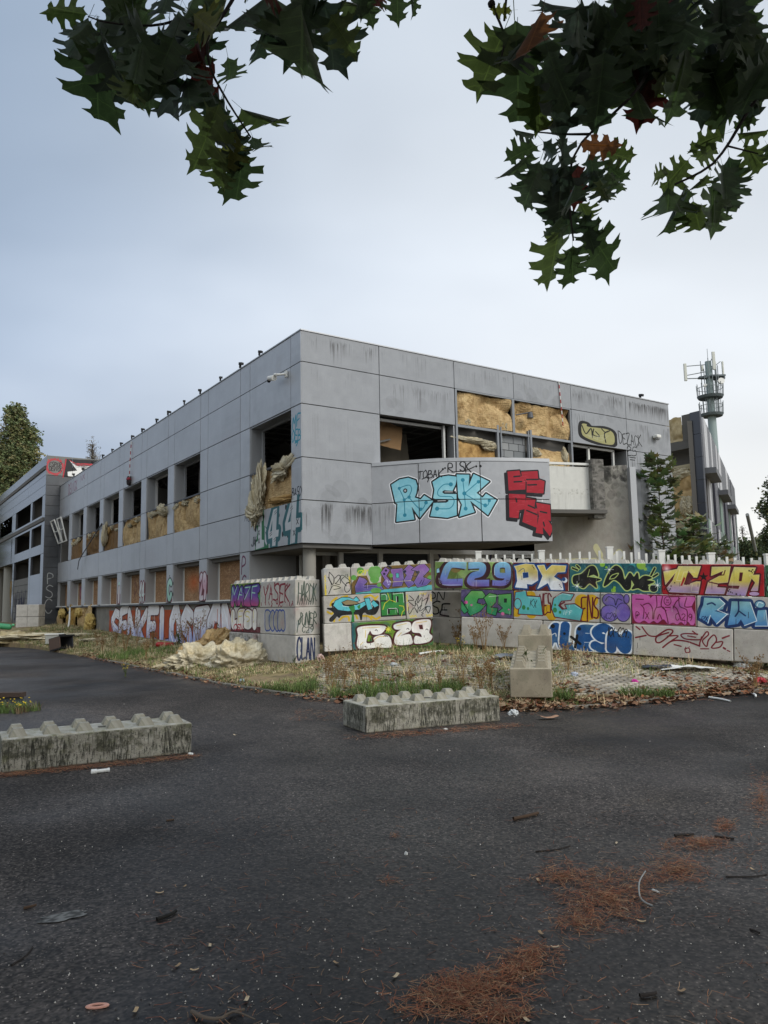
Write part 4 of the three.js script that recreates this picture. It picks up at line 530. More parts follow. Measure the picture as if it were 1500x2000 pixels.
{ const g = box(0.12, 1.7, MU[1] - MU[0], 0.12, 0.83, -(MU[0] + MU[1]) / 2), P = g.attributes.position, U = g.attributes.uv; for (let i = 0; i < P.count; i++) U.setXY(i, Mx(-P.getZ(i)) / MW, 1 - My(P.getY(i)) / MH); part('base_wall', g, std('#ffffff', 0.9, { map: muralT }), building, 'low concrete wall painted with white and blue lettering on orange');
  part('base_wall', box(0.12, 1.7, 8.4, 0.2, 0.83, -24.2), slabMat, building); seed(53);
  for (const [u, w, s] of [[21.6, 2.4, 3], [24.3, 2.2, 8], [27, 1.2, 5]]) part('insulation', puff(w, 1.25, s, 0.12, 0.2).rotateY(-Math.PI / 2).translate(0.02, 1.05, -u), s === 8 ? std(lin('#d8c27c'), 0.95, { map: foamT }) : foamMat, building);
  for (const [u, y, a, b, s] of [[20.3, 0.95, 0.35, 0.4, 61], [22.5, 1.35, 0.2, 0.4, 62], [20.5, 0.7, 0.3, 0.5, 63], [26.3, 1.3, 0.24, 0.4, 64]]) part('torn_foam', lump(0.2, a, b, s, 3, 0.6).translate(-0.12, y, -u), std(lin('#cdbb84'), 0.97, { map: creamT }), building); }
part('entrance_wall', box(1.4, 2.9, 0.1, 0.72, 1.55, -3.12), plainPanel, building);
part('corner_column', new THREE.CylinderGeometry(0.16, 0.16, 2.95, 24).translate(0.42, 1.45, -0.42), std(lin('#8b8880'), 0.9), building);
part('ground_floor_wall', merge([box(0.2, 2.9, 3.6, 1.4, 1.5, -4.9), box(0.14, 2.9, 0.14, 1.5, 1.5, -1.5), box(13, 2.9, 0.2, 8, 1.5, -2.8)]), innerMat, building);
part('door_frame', merge([box(0.06, 2.8, 0.08, 1.32, 1.5, -2.6), box(1.9, 0.08, 0.08, 2.0, 2.86, -1.45)]), frameMat, building);
{ // ground-floor front under the bulge: x along it, receding a little less than the front above
  const a = [1.75, -1.3], b = [9.4, -0.1], L = Math.hypot(b[0] - a[0], b[1] - a[1]), ang = -Math.atan2(b[1] - a[1], b[0] - a[0]), pl = (g, s, y, d = 0) => g.rotateY(ang).translate(mix(a[0], b[0], s / L) + Math.sin(ang) * d, y, mix(a[1], b[1], s / L) + Math.cos(ang) * d);
  const slats = (s0, s1, name) => { const g = []; for (let i = 0; i < 30; i++) g.push(pl(box(s1 - s0, 0.055, 0.02).rotateX(-0.5), (s0 + s1) / 2, 1.2 + i * 0.06)); part(name, merge(g), std(lin('#3b3d3f'), 0.6), building); };
  for (const s of [0.05, 1.2, 2.75, 4.9, 6.9]) part('window_post', pl(box(0.12, 2.6, 0.12), s, 1.7, 0.06), frameMat, building); part('window_head', pl(box(7.6, 0.12, 0.12), 3.8, 2.94, 0.05), frameMat, building);
  slats(0.12, 1.14, 'roller_shutter'); slats(1.28, 2.68, 'roller_shutter'); part('inner_wall', pl(box(2.8, 2.7, 0.04), 1.4, 1.6, -0.2), innerMat, building);
  seed(55); const bm = ['#8b8a84', '#7f7e79', '#989690'].map((c) => std(lin(c), 0.95)); for (let r = 0; r < 6; r++) for (let c = 0; c < 6; c++) { const s0 = Math.max(2.82, 2.82 + c * 0.42 - (r % 2 ? 0.2 : 0)), s1 = Math.min(4.84, 2.82 + c * 0.42 - (r % 2 ? 0.2 : 0) + 0.408); if (s1 - s0 > 0.06) part('concrete_block', pl(box(s1 - s0, 0.2, 0.1), (s0 + s1) / 2, 1.78 + r * 0.212, 0.005 * rnd()), bm[rnd() * 3 | 0], building); }
  part('paint_mark', merge([tubeL(['3.0,2.9', '3.2,2.5', '3.5,2.15', '3.45,1.9']), tubeL(['3.7,2.6', '3.95,2.0']), tubeL(['3.9,1.9', '4.2,2.5', '4.4,2.6', '4.5,2.0']), tubeL(['4.75,2.95', '4.7,2.6', '4.8,2.3', '4.6,2.0'])]), std(lin('#2a2440'), 0.9), building);
  function tubeL(l) { const c = l.map((q) => q.split(',').map(Number)), gs = []; for (let i = 0; i < c.length - 1; i++) { const [x0, y0] = c[i], [x1, y1] = c[i + 1]; gs.push(pl(box(Math.hypot(x1 - x0, y1 - y0) + 0.04, 0.055, 0.004).rotateZ(Math.atan2(y1 - y0, x1 - x0)), (x0 + x1) / 2, (y0 + y1) / 2, 0.0585)); } return merge(gs); }
  part('window_pane', pl(box(1.9, 2.2, 0.02), 5.9, 1.75), new THREE.MeshPhysicalMaterial({ color: lin('#1a2226'), roughness: 0.06, metalness: 0, clearcoat: 1 }), building); part('window_frame', merge([pl(box(0.08, 2.4, 0.1), 5.0, 1.75, 0.04), pl(box(0.08, 2.4, 0.1), 6.82, 1.75, 0.04), pl(box(1.9, 0.08, 0.1), 5.9, 2.84, 0.04)]), frameMat, building);
}
// ---- curved projecting bay with the big painted letters
const curve = new THREE.CatmullRomCurve3([[2.0, 0.0], [2.66, 0.85], [3.1, 1.36], [3.88, 1.9], [4.7, 2.32], [5.67, 2.68]].map(([u, o]) => new THREE.Vector3(u, 0, o)));
const curvePts = []; for (let i = 0; i <= 400; i++) { const p = curve.getPoint(i / 400); curvePts.push([toW(p.x, 0, p.z)[0], p.x, p.z]); }
const atX = (X) => { let i = 0; while (i < 399 && curvePts[i + 1][0] < X) i++; const a = curvePts[i], b = curvePts[i + 1], t = clamp((X - a[0]) / (b[0] - a[0] || 1), -0.1, 1.1); return [mix(a[1], b[1], t), mix(a[2], b[2], t)]; };
const XA = curvePts[0][0], XB = curvePts[400][0];
const KW = 1024, KH = 470;
const curveT = canvasTex(KW, KH, (x) => {
  seed(61); x.fillStyle = 'rgb(164,166,169)'; x.fillRect(0, 0, KW, KH); for (const [a, b] of [[0, 0.26], [0.26, 0.6], [0.6, 1]]) { streaks(x, a * KW, 4, (b - a) * KW, 200, 30, 'rgba(90,90,90,', 0.1); streaks(x, a * KW, 230, (b - a) * KW, 230, 50, 'rgba(80,78,74,', 0.2); } streaks(x, 0, 230, KW * 0.14, 230, 70, 'rgba(60,58,54,', 0.35); streaks(x, 0.66 * KW, 250, KW * 0.2, 210, 40, 'rgba(204,204,200,', 0.3);
  view(x, 0, 0, KW, KH, -90, 70, 1436, 770, () => {
    const B = ['80 265 150 225 225 215 285 240 300 290 290 350 275 385 325 405 355 372 428 425 312 562 248 460 270 570 118 582 130 430 112 420', '425 265 490 225 560 216 632 228 618 290 590 345 520 338 502 352 520 368 622 372 620 548 540 568 400 550 430 440 535 442 556 428 540 412 445 408 428 400 440 330', '628 208 735 212 725 310 770 205 902 270 790 365 840 405 870 370 958 425 880 552 735 430 770 525 640 562 665 460 636 400'];
    for (const q of B) sh(x, q, '#e8eaec', '#e8eaec', 38); for (const q of B) sh(x, q, '#141618', '#141618', 24); const f = x.createLinearGradient(0, 220, 0, 560); f.addColorStop(0, '#7cbccb'); f.addColorStop(0.5, '#8cc6d2'); f.addColorStop(1, '#7ab9c8');
    for (const q of B) { sh(x, q, f, '#141618', 5); } dot(x, 197, 323, 17, '#141618', 19); dot(x, 197, 323, 9, '#b9bcc0', 10); ln(x, '445 425 540 425', 16, '#141618'); ln(x, '515 352 610 355', 16, '#141618'); ln(x, '525 352 590 353', 6, '#c4c6c8'); ln(x, '465 425 530 425', 6, '#c4c6c8');
    blotch(x, 110, 240, 160, 320, 26, 'rgba(190,226,232,', 0.2, 8, 26); blotch(x, 440, 240, 170, 300, 26, 'rgba(190,226,232,', 0.2, 8, 26); blotch(x, 650, 240, 220, 260, 26, 'rgba(190,226,232,', 0.2, 8, 26);
    const t = '#2a7f96'; for (const q of ['145 300 185 285 235 280 250 320 225 380', '145 300 185 400 190 530', '225 380 185 400', '225 380 322 488 368 435', '577 290 520 290 470 340 480 385 580 395 600 440 560 490 458 490', '678 255 688 370 695 495', '688 370 810 270', '688 370 860 470 895 430']) ln(x, q, 7, t); for (const [a, b, r] of [[147, 300, 13], [187, 400, 13], [190, 530, 15], [228, 380, 14], [322, 488, 15], [368, 435, 15], [577, 290, 17], [458, 490, 17], [678, 255, 16], [688, 368, 17], [695, 495, 16], [810, 272, 15], [860, 470, 16], [895, 430, 14]]) dot(x, a, b, r, t);
    const k = '#161617'; scrawl(x, 'TOBAK', 305, 165, 200, 62, 8, k, { skew: 0.1 }); ln(x, '340 235 395 222 385 262', 8, k); dot(x, 515, 160, 9, k); dot(x, 533, 152, 8, k); scrawl(x, 'RISK', 558, 108, 190, 76, 10, k, { skew: 0 }); ln(x, '590 188 700 176 780 145', 8, k); dot(x, 795, 142, 9, k); dot(x, 830, 140, 11, k);
    const rb = '#9c1a2a', E = ['1060 185 1165 175 1175 215 1215 270 1210 335 1065 345', '1180 185 1325 175 1330 245 1385 262 1370 365 1220 360 1225 270 1185 235', '1065 372 1210 378 1205 500 1150 510 1140 578 1062 570', '1215 405 1297 415 1284 480 1312 500 1300 658 1172 608 1195 510', '1300 445 1425 462 1425 600 1400 592 1445 655 1410 728 1350 650 1352 710 1285 698 1320 560'];
    for (const q of E) { const p = nums(q).map((v, i) => v + (i % 2 ? 20 : -20)); sh(x, p, '#15141a', '#15141a', 22); } for (const q of E) sh(x, q, '#15141a', '#15141a', 22); for (const q of E) sh(x, q, rb, null);
    for (const q of ['1115 228 1168 222', '1115 272 1180 268', '1225 250 1330 247', '1235 296 1310 292', '1125 410 1130 440', '1230 468 1288 492', '1215 512 1300 545', '1335 520 1390 530', '1358 610 1365 640']) ln(x, q, 13, '#15141a', false); for (let i = 0; i < 34; i++) { const a = rr(1070, 1380), b = rr(200, 640); ln(x, [a, b, a + rr(20, 60), b - rr(0, 10)], 2.2, 'rgba(220,120,120,.45)'); } ln(x, '1356 432 1358 420 1378 415', 6, '#e6e6e6'); blotch(x, 980, 365, 50, 20, 8, 'rgba(30,30,30,', 1, 1, 3);
  });
  grain(x, 0, 0, KW, KH, 9);
});
const curveMat = paintMat(curveT, 0.55);
function curvedSlab(X0, X1, y0, y1, d, mat, name, off = 0, inset = 0.011) {  // a bent sheet with thickness
  const n = 14, pos = [], uv = [], idx = [], A = mix(X0, X1, inset / (X1 - X0)), B = mix(X1, X0, inset / (X1 - X0)); y0 += inset; y1 -= inset;
  for (let i = 0; i <= n; i++) { const X = mix(A, B, i / n), [u, o] = atX(X), [u2, o2] = atX(X + 0.02), l = Math.hypot(u2 - u, o2 - o) || 1, nx = -(o2 - o) / l, nz = (u2 - u) / l; for (const [y, k] of [[y0, off], [y1, off], [y1, off - d], [y0, off - d]]) { pos.push(u + nx * k, y, o + nz * k); uv.push((X - XA) / (XB - XA), (y - 3.0) / 2.1); } }
  for (let i = 0; i < n; i++) for (let j = 0; j < 4; j++) { const a = i * 4 + j, b = i * 4 + (j + 1) % 4; idx.push(a, a + 4, b, b, a + 4, b + 4); }
  idx.push(0, 1, 2, 0, 2, 3); const e = n * 4; idx.push(e, e + 2, e + 1, e, e + 3, e + 2);
  let g = new THREE.BufferGeometry(); g.setAttribute('position', new THREE.Float32BufferAttribute(pos, 3)); g.setAttribute('uv', new THREE.Float32BufferAttribute(uv, 2)); g.setIndex(idx); g = g.toNonIndexed(); g.computeVertexNormals(); return part(name, g, mat, building);
}
{ const xs = [XA, mix(XA, XB, 0.262), mix(XA, XB, 0.6), XB]; for (let i = 0; i < 3; i++) for (const [y0, y1] of [[3.0, 4.06], [4.06, 5.02]]) curvedSlab(xs[i], xs[i + 1], y0, y1, 0.03, curveMat, 'curved_panel', (hash(i, y0 * 9 | 0) - 0.5) * 0.008); curvedSlab(XA + 0.02, XB, 5.02, 5.11, 0.3, plainPanel, 'curved_coping', 0.01, 0.001); curvedSlab(XA + 0.05, XB - 0.02, 3.02, 5.0, 0.1, innerMat, 'inner_wall', -0.05, 0.001);
  const s = new THREE.Shape(); s.moveTo(2.05, 0); for (let i = 1; i <= 30; i++) { const [u, o] = atX(mix(XA, XB, i / 30)); s.lineTo(u, -(o - 0.12)); } s.lineTo(5.6, 0.2); s.lineTo(2.05, 0.2); const g = new THREE.ExtrudeGeometry(s, { depth: 0.1, bevelEnabled: false }).rotateX(-Math.PI / 2).scale(1, 1, 1); g.translate(0, 2.98, 0); part('soffit', g, slabMat, building); part('terrace_floor', g.clone().translate(0, 0.9, 0), slabMat, building);
  part('side_wall', box(0.08, 2.0, 2.5, 5.61, 4.03, 1.3), plainPanel, building); }
{ // balcony, pier and rendered wall between the bay and the far end of the front
  const seg = (wa, wb, y0, y1, d, mat, name, label) => { const a = toL([wa[0], 0, wa[1]]), b = toL([wb[0], 0, wb[1]]), L = Math.hypot(b[0] - a[0], b[2] - a[2]); return part(name, boxUV(box(L, y1 - y0, d)).rotateY(-Math.atan2(b[2] - a[2], b[0] - a[0])).translate((a[0] + b[0]) / 2, (y0 + y1) / 2, (a[2] + b[2]) / 2), mat, building, label); };
  const plasterT = canvasTex(512, 512, (x, w, h) => { seed(63); x.fillStyle = '#a09c93'; x.fillRect(0, 0, w, h); blotch(x, 0, 0, w, h, 160, 'rgba(140,136,126,', 0.14, 10, 60); x.fillStyle = 'rgba(60,58,54,.30)'; blotch(x, 0, 0, w, 60, 160, 'rgba(40,39,36,', 0.4, 2, 22); blotch(x, 0, 40, w, 110, 90, 'rgba(52,50,46,', 0.22, 3, 26); streaks(x, 0, 20, w, 300, 90, 'rgba(58,56,50,', 0.34, 9); blotch(x, 0, 0, w, 180, 200, 'rgba(200,198,190,', 0.5, 0.6, 1.6);
    ln(x, '20 380 330 380', 40, '#c9c59a', false, 'butt'); ln(x, '20 380 330 380', 30, '#d3d3ce', false, 'butt'); ln(x, '330 320 350 350', 30, '#c9c59a'); ln(x, '345 430 450 350', 44, '#c9c59a'); ln(x, '345 430 450 350', 34, '#d8d8d4'); ln(x, '350 380 430 500', 44, '#c9c59a'); ln(x, '350 380 430 500', 34, '#d8d8d4'); sh(x, '440 440 500 430 512 470 460 512 430 500', '#2b4f7c'); blotch(x, 150, 430, 80, 70, 10, 'rgba(60,96,140,', 0.9, 6, 20); scrawl(x, 'ED', 180, 415, 80, 50, 8, '#8e2430'); scrawl(x, 'LXXL', 20, 410, 110, 60, 7, '#1c1c1c'); ln(x, '0 480 260 470', 7, '#1c1c1c'); grain(x, 0, 0, w, h, 16); });
  const wallP = seg([4.2, -21.7], [6.72, -21.15], 0.4, 5.2, 0.2, std('#ffffff', 0.92, { map: plasterT }), 'rendered_wall'); { const g = wallP.geometry, P = g.attributes.position, U = g.attributes.uv, a = toL([4.2, 0, -21.7]), b = toL([6.72, 0, -21.15]), L2 = (b[0] - a[0]) ** 2 + (b[2] - a[2]) ** 2; for (let i = 0; i < P.count; i++) U.setXY(i, ((P.getX(i) - a[0]) * (b[0] - a[0]) + (P.getZ(i) - a[2]) * (b[2] - a[2])) / L2, (P.getY(i) - 1.6) / 3.6); }
  const whiteT = canvasTex(256, 256, (x, w, h) => { seed(64); x.fillStyle = '#c9c9c2'; x.fillRect(0, 0, w, h); streaks(x, 0, 0, w, h, 60, 'rgba(140,138,128,', 0.25, 9); blotch(x, 0, 0, w, 40, 30, 'rgba(130,128,116,', 0.3, 2, 10); grain(x, 0, 0, w, h, 8); }, true);
  seg([3.7, -20.35], [5.62, -20.9], 3.92, 5.12, 0.06, std('#ffffff', 0.7, { map: whiteT }), 'balcony_panel'); seg([3.7, -20.33], [5.6, -20.88], 5.17, 5.23, 0.08, whiteMat, 'balcony_rail'); seg([3.7, -20.6], [5.9, -21.1], 3.82, 3.92, 0.9, slabMat, 'balcony_floor');
  const pierT = canvasTex(128, 256, (x, w, h) => { seed(65); x.fillStyle = '#77746e'; x.fillRect(0, 0, w, h); blotch(x, 0, 0, w, h, 200, 'rgba(44,43,40,', 0.3, 3, 16); blotch(x, 0, 0, w, h, 120, 'rgba(170,168,160,', 0.5, 0.6, 2); streaks(x, 0, 0, w, h, 60, 'rgba(40,38,36,', 0.3, 6); grain(x, 0, 0, w, h, 22); }, true);
  seg([5.6, -20.85], [5.94, -20.95], 3.7, 5.32, 0.34, std('#ffffff', 0.95, { map: pierT }), 'concrete_pier');
  seg([6.7, -20.95], [6.86, -20.95], 2.55, 5.1, 0.3, std(lin('#aeb0b2'), 0.5, pOpt), 'fin_edge'); const a = toL([6.86, 0, -20.95]); for (let i = 0; i < 4; i++) { const w0 = [6.88 + i * 0.18, -21.0 - i * 0.05 - i * i * 0.05], w1 = [6.88 + (i + 1) * 0.18, -21.0 - (i + 1) * 0.05 - (i + 1) ** 2 * 0.05]; seg(w0, w1, 2.5, 5.07 - i * i * 0.035, 0.05, std(lin('#6f7276'), 0.5, pOpt), 'curved_fin'); }
  seg([6.7, -22.6], [8.6, -23.8], 0.4, 2.5, 0.1, slabMat, 'side_wall');
}
{ // roof-edge fittings, camera, hanging tapes: small things of their own
  seed(71); const clip = (p, turn, sc = 1) => { const g = merge([box(0.05, 0.1, 0.05, 0, 0.05, 0), box(0.09, 0.07, 0.13, 0, 0.12, 0.02).rotateX(0.2)]); return solo('roof_spotlight', g.scale(sc, sc, sc), blackMat, 'small black spotlight clamped along the left roof edge', 'spotlight', 'spotlights along the left roof edge', p, turn); };
  for (let i = 0; i < 15; i++) { const u = [2.4, 3.7, 5.2, 6.9, 8.4, 10.1, 11.4, 13.2, 14.6, 16.2, 17.6, 19.2, 21, 23, 25][i]; const c = clip(toW(-0.02, 8.31, -u), YAW + rr(-1, 1), rr(0.8, 1.1)); c.userData.label = ['first', 'second', 'third', 'fourth', 'fifth', 'sixth', 'seventh', 'eighth', 'ninth', 'tenth', 'eleventh', 'twelfth', 'thirteenth', 'fourteenth', 'fifteenth'][i] + ' black spotlight along the left roof edge, counted from the corner'; }
  const one = clip(toW(13.05, 8.31, -0.1), YAW, 1.1); one.userData = { label: 'single small black fitting on the roof edge of the right front', category: 'spotlight' };
  const cam = thing('security_camera', 'white bullet security camera on an arm high on the left front near the corner', 'camera', toW(-0.02, 7.35, -0.75), -0.98); part('bracket', merge([box(0.1, 0.16, 0.04, 0, 0, 0.02), bar([0, 0, 0.03], [-0.1, -0.02, 0.22], 0.03), bar([-0.1, -0.02, 0.22], [-0.24, 0.02, 0.22], 0.035)]), whiteMat, cam); part('housing', new THREE.CylinderGeometry(0.06, 0.075, 0.32, 12).rotateZ(1.35).translate(-0.38, -0.04, 0.24), whiteMat, cam); part('lens', new THREE.CylinderGeometry(0.045, 0.045, 0.03, 12).rotateZ(1.35).translate(-0.54, -0.075, 0.24), blackMat, cam);
  const dome = thing('dome_camera', 'small white dome camera on the far end of the right front', 'camera', toW(13.55, 7.02, 0.01), YAW); part('housing', new RoundedBoxGeometry(0.24, 0.12, 0.2, 2, 0.04).translate(0, 0, 0.1), whiteMat, dome); part('dome', new THREE.SphereGeometry(0.085, 16, 10, 0, 7, Math.PI / 2, Math.PI / 2).translate(0, -0.05, 0.12), std(lin('#9a9c9e'), 0.2), dome);
  const tape = (name, label, pts, weight) => { const t = thing(name, label, 'tape', pts[0]); const L = pts.map((p) => p.map((v, i) => v - pts[0][i])); for (let i = 0; i < 12; i++) { const k = (j) => { const f = j / 12 * (L.length - 1), a = Math.min(L.length - 2, f | 0); return L[a].map((v, c) => mix(v, L[a + 1][c], f - a)); }; part('stripe', bar(k(i), k(i + 1), 0.018, 5), i % 2 ? std(lin('#a03030'), 0.7) : whiteMat, t); } if (weight) { part('weight', lump(0.12, 0.2, 0.12, 5, 2, 0.4).translate(...L[L.length - 1]), std(lin('#2c2426'), 0.8), t); part('ribbon', lump(0.13, 0.07, 0.13, 6, 2, 0.4).translate(L[L.length - 1][0], L[L.length - 1][1] + 0.06, L[L.length - 1][2]), std(lin('#9c3440'), 0.8), t); } };
  tape('hanging_tape', 'red and white tape with a dark weight hanging down the left front', [toW(-0.03, 8.2, -14.6), toW(-0.06, 7.4, -14.62), toW(-0.05, 6.62, -14.7)], true); tape('hanging_tape', 'red and white tape hanging from the right roof edge over the insulation', [toW(8.98, 8.3, 0.03), toW(9.02, 7.6, 0.04), toW(9.06, 6.9, 0.05)], false);
  const lamp = thing('wall_lamp', 'small grey lamp on an arm in front of the exposed insulation', 'lamp', toW(7.12, 7.0, 0.02), YAW); part('arm', bar([0, 0, 0], [0.42, 0.1, 0.14], 0.02), darkSteel, lamp); part('head', new THREE.CylinderGeometry(0.07, 0.1, 0.18, 10).translate(0.44, 0.02, 0.14), darkSteel, lamp);
  const cw = thing('casement_window', 'white casement window hanging open at the far end of the left front', 'window', toW(-0.05, 5.1, -27.2), YAW - 1.57); const fr = (a, w, h, x) => { const s = 0.06; return [box(w, s, s, x, 0, 0), box(w, s, s, x, h, 0), box(s, h, s, x - w / 2, h / 2, 0), box(s, h, s, x + w / 2, h / 2, 0), box(w, s * 0.7, s * 0.7, x, h * 0.52, 0)]; }; part('sash', merge(fr(0, 1.0, 1.25, -0.5)).rotateX(0.35), whiteMat, cw); part('sash', merge(fr(0, 1.0, 1.25, 0.55)).rotateX(0.25), whiteMat, cw);
  solo('loose_rail', tube([toW(-0.03, 5.3, -19.0), toW(-0.12, 4.5, -21.0), toW(-0.18, 3.7, -22.8), toW(-0.16, 3.45, -22.9)], 0.03, 0.02), darkSteel, 'bent grey rail dangling across two left windows', 'rail');
  solo('leaning_strip', tube([toW(-0.25, 1.62, -23.9), toW(-0.4, 1.0, -23.2), toW(-0.6, 0.5, -22.6)], 0.045, 0.045, 5), whiteMat, 'white plastic strip leaning on the foam at the wall base', 'strip');
}

// ---------------------------------------------------------------- wing at the far end of the left front
{
  const W = thing('panelled_wing', 'dark glossy grey wing with three rows of square openings at the left edge', 'building', toW(0, 0, -LEN), YAW);
  const faceT = canvasTex(380, 960, (x, w, h) => {
    seed(81); x.fillStyle = '#4a4c4f'; x.fillRect(0, 0, w, h); blotch(x, 0, 0, w, h, 120, 'rgba(100,102,104,', 0.08, 8, 50); const fx = (a) => (a + 0.75) * 100, fy = (y) => (9.95 - y) * 96;
    x.fillStyle = '#6a6a66'; x.fillRect(0, 0, w, fy(8.86)); for (let i = 0; i < 40; i++) { const a = i / 40 * 6.283, r = rr(40, 50); ln(x, [44 + 38 * Math.cos(a), 58 + 36 * Math.sin(a), 44 + r * Math.cos(a), 58 + r * 0.98 * Math.sin(a)], 5, '#b02430'); } dot(x, 44, 58, 36, '#6a6a66', 34); scrawl(x, 'ESPER', 14, 36, 62, 22, 3, '#231a1c'); scrawl(x, 'DEVICK', 14, 60, 64, 22, 3, '#231a1c');
    sh(x, '96 12 380 0 380 110 84 110', '#17171a'); sh(x, '110 12 150 30 240 26 380 8 380 22 240 40 150 44', '#b02430'); sh(x, '120 20 160 46 300 30 380 24 380 100 200 110 112 104 110 80 160 70', '#d9d9d6'); ln(x, '190 60 220 70 200 90', 12, '#17171a'); ln(x, '88 110 100 14', 6, '#b02430'); for (let i = 0; i < 16; i++) ln(x, [rr(120, 330), rr(24, 40), rr(120, 330), rr(50, 60)], 1.5, '#444');
    const k = '#a9aba9'; letter(x, 'P', fx(-0.5), fy(3.5), 30, 52, 0, 0.05, (q) => ln(x, q, 4, k)); letter(x, 'S', fx(-0.55), fy(2.85), 34, 62, 0, 0.05, (q) => ln(x, q, 4, k)); letter(x, 'C', fx(-0.6), fy(2.1), 36, 66, 0, 0.05, (q) => ln(x, q, 4, k)); grain(x, 0, 0, w, h, 10);
  });
  const faceM = std('#ffffff', 0.35, { map: faceT, metalness: 0.2 }), dk = std(lin('#8a8d92'), 0.25, { metalness: 0.5 }), dk2 = std(lin('#505254'), 0.15, { metalness: 0.2 });  // same cladding; sky reflection is put into the paler colour of the upper strips
  const rows = [9.95, 8.86]; for (let y = 8.86; y > 0.9; y -= 0.56) rows.push(Math.max(0.5, y - 0.56));
  for (let i = 0; i < rows.length - 1; i++) for (const [a, b] of i ? [[-0.75, 0.6]] : [[-0.75, 0.6], [0.6, 3.0]]) { const g = box(b - a - 0.016, rows[i] - rows[i + 1] - 0.02, 0.05, (a + b) / 2, (rows[i] + rows[i + 1]) / 2, -0.03), P = g.attributes.position, U = g.attributes.uv; for (let k = 0; k < P.count; k++) U.setXY(k, (P.getX(k) + 0.75) / 3.8, 1 - (9.95 - P.getY(k)) / 10); part('facade_panel', g, faceM, W); }
  const pb = (u0, u1, y0, y1, m, d = 0.04) => part('facade_panel', box(d, y1 - y0 - 0.02, u1 - u0 - 0.02, -0.72 + d / 2 - 0.02, (y0 + y1) / 2, -(u0 + u1) / 2), m, W);
  const ub = [0.02, 5.4, 11.0, 16.9, 22.6]; for (let r = 0; r < 4; r++) for (let i = 0; i < 4; i++) pb(ub[i], ub[i + 1], [9.4, 8.88, 8.33, 7.8][r], [9.93, 9.4, 8.88, 8.33][r], dk);
  for (const [u0, u1] of [[0.02, 0.87], [3.91, 4.5], [9.9, 11.38], [16.84, 18]]) { pb(u0, u1, 4.58, 7.8, dk2); } for (const [u0, u1] of [[0.02, 0.87], [3.91, 4.5], [9.9, 10.5]]) pb(u0, u1, 0.6, 4.58, dk2);
  for (const [u0, u1, a, b] of [[0.87, 3.91, 6.2, 6.72], [4.5, 9.9, 6.2, 6.72], [11.38, 16.84, 4.6, 6.72], [0.87, 3.91, 4.58, 5.12], [4.5, 9.9, 4.58, 5.12], [0.87, 3.91, 0.6, 3.53], [18, 22.6, 4.6, 7.8], [11.0, 11.38, 4.6, 6.7]]) pb(u0, u1, a, b, dk2);
  const grey = std(lin('#77767240'.slice(0, 7)), 0.95); seed(82); for (let r = 0; r < 7; r++) for (let c = 0; c < 9; c++) part('concrete_block', box(0.1, 0.39, 0.58, -0.66 + rr(0, 0.01), 0.8 + r * 0.41, -(4.82 + c * 0.6)), grey, W);
  part('paint_mark', (() => { const gs = []; for (let i = 0; i < 26; i++) gs.push(box(0.004, rr(0.5, 1.3), 0.07).rotateX(rr(-0.6, 0.6)).translate(-0.725, rr(1.2, 2.3), -rr(4.8, 9.6))); return merge(gs); })(), std(lin('#26274a'), 0.9), W);
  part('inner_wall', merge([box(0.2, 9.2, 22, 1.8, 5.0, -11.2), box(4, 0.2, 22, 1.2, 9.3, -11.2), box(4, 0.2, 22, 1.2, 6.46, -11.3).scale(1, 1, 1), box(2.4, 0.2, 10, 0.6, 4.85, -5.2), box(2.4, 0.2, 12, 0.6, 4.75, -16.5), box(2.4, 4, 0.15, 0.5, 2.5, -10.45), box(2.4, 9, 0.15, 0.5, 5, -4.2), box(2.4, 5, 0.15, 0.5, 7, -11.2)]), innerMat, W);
  for (const u of [15.2, 20.5]) part('round_pillar', new THREE.CylinderGeometry(0.42, 0.42, 4.6, 20).translate(-0.2, 2.3, -u), std(lin('#9a988f'), 0.9), W); part('frame_strip', merge([0.87, 3.91, 4.5, 9.9].map((u) => box(0.08, 4.3, 0.06, -0.66, 5.65, -u))), darkSteel, W);
  part('torn_foam', lump(0.3, 1.4, 0.4, 77, 3, 0.5).translate(-0.4, 2.6, -11.2), std(lin('#9c8a6c'), 0.97, { map: creamT }), W);
}
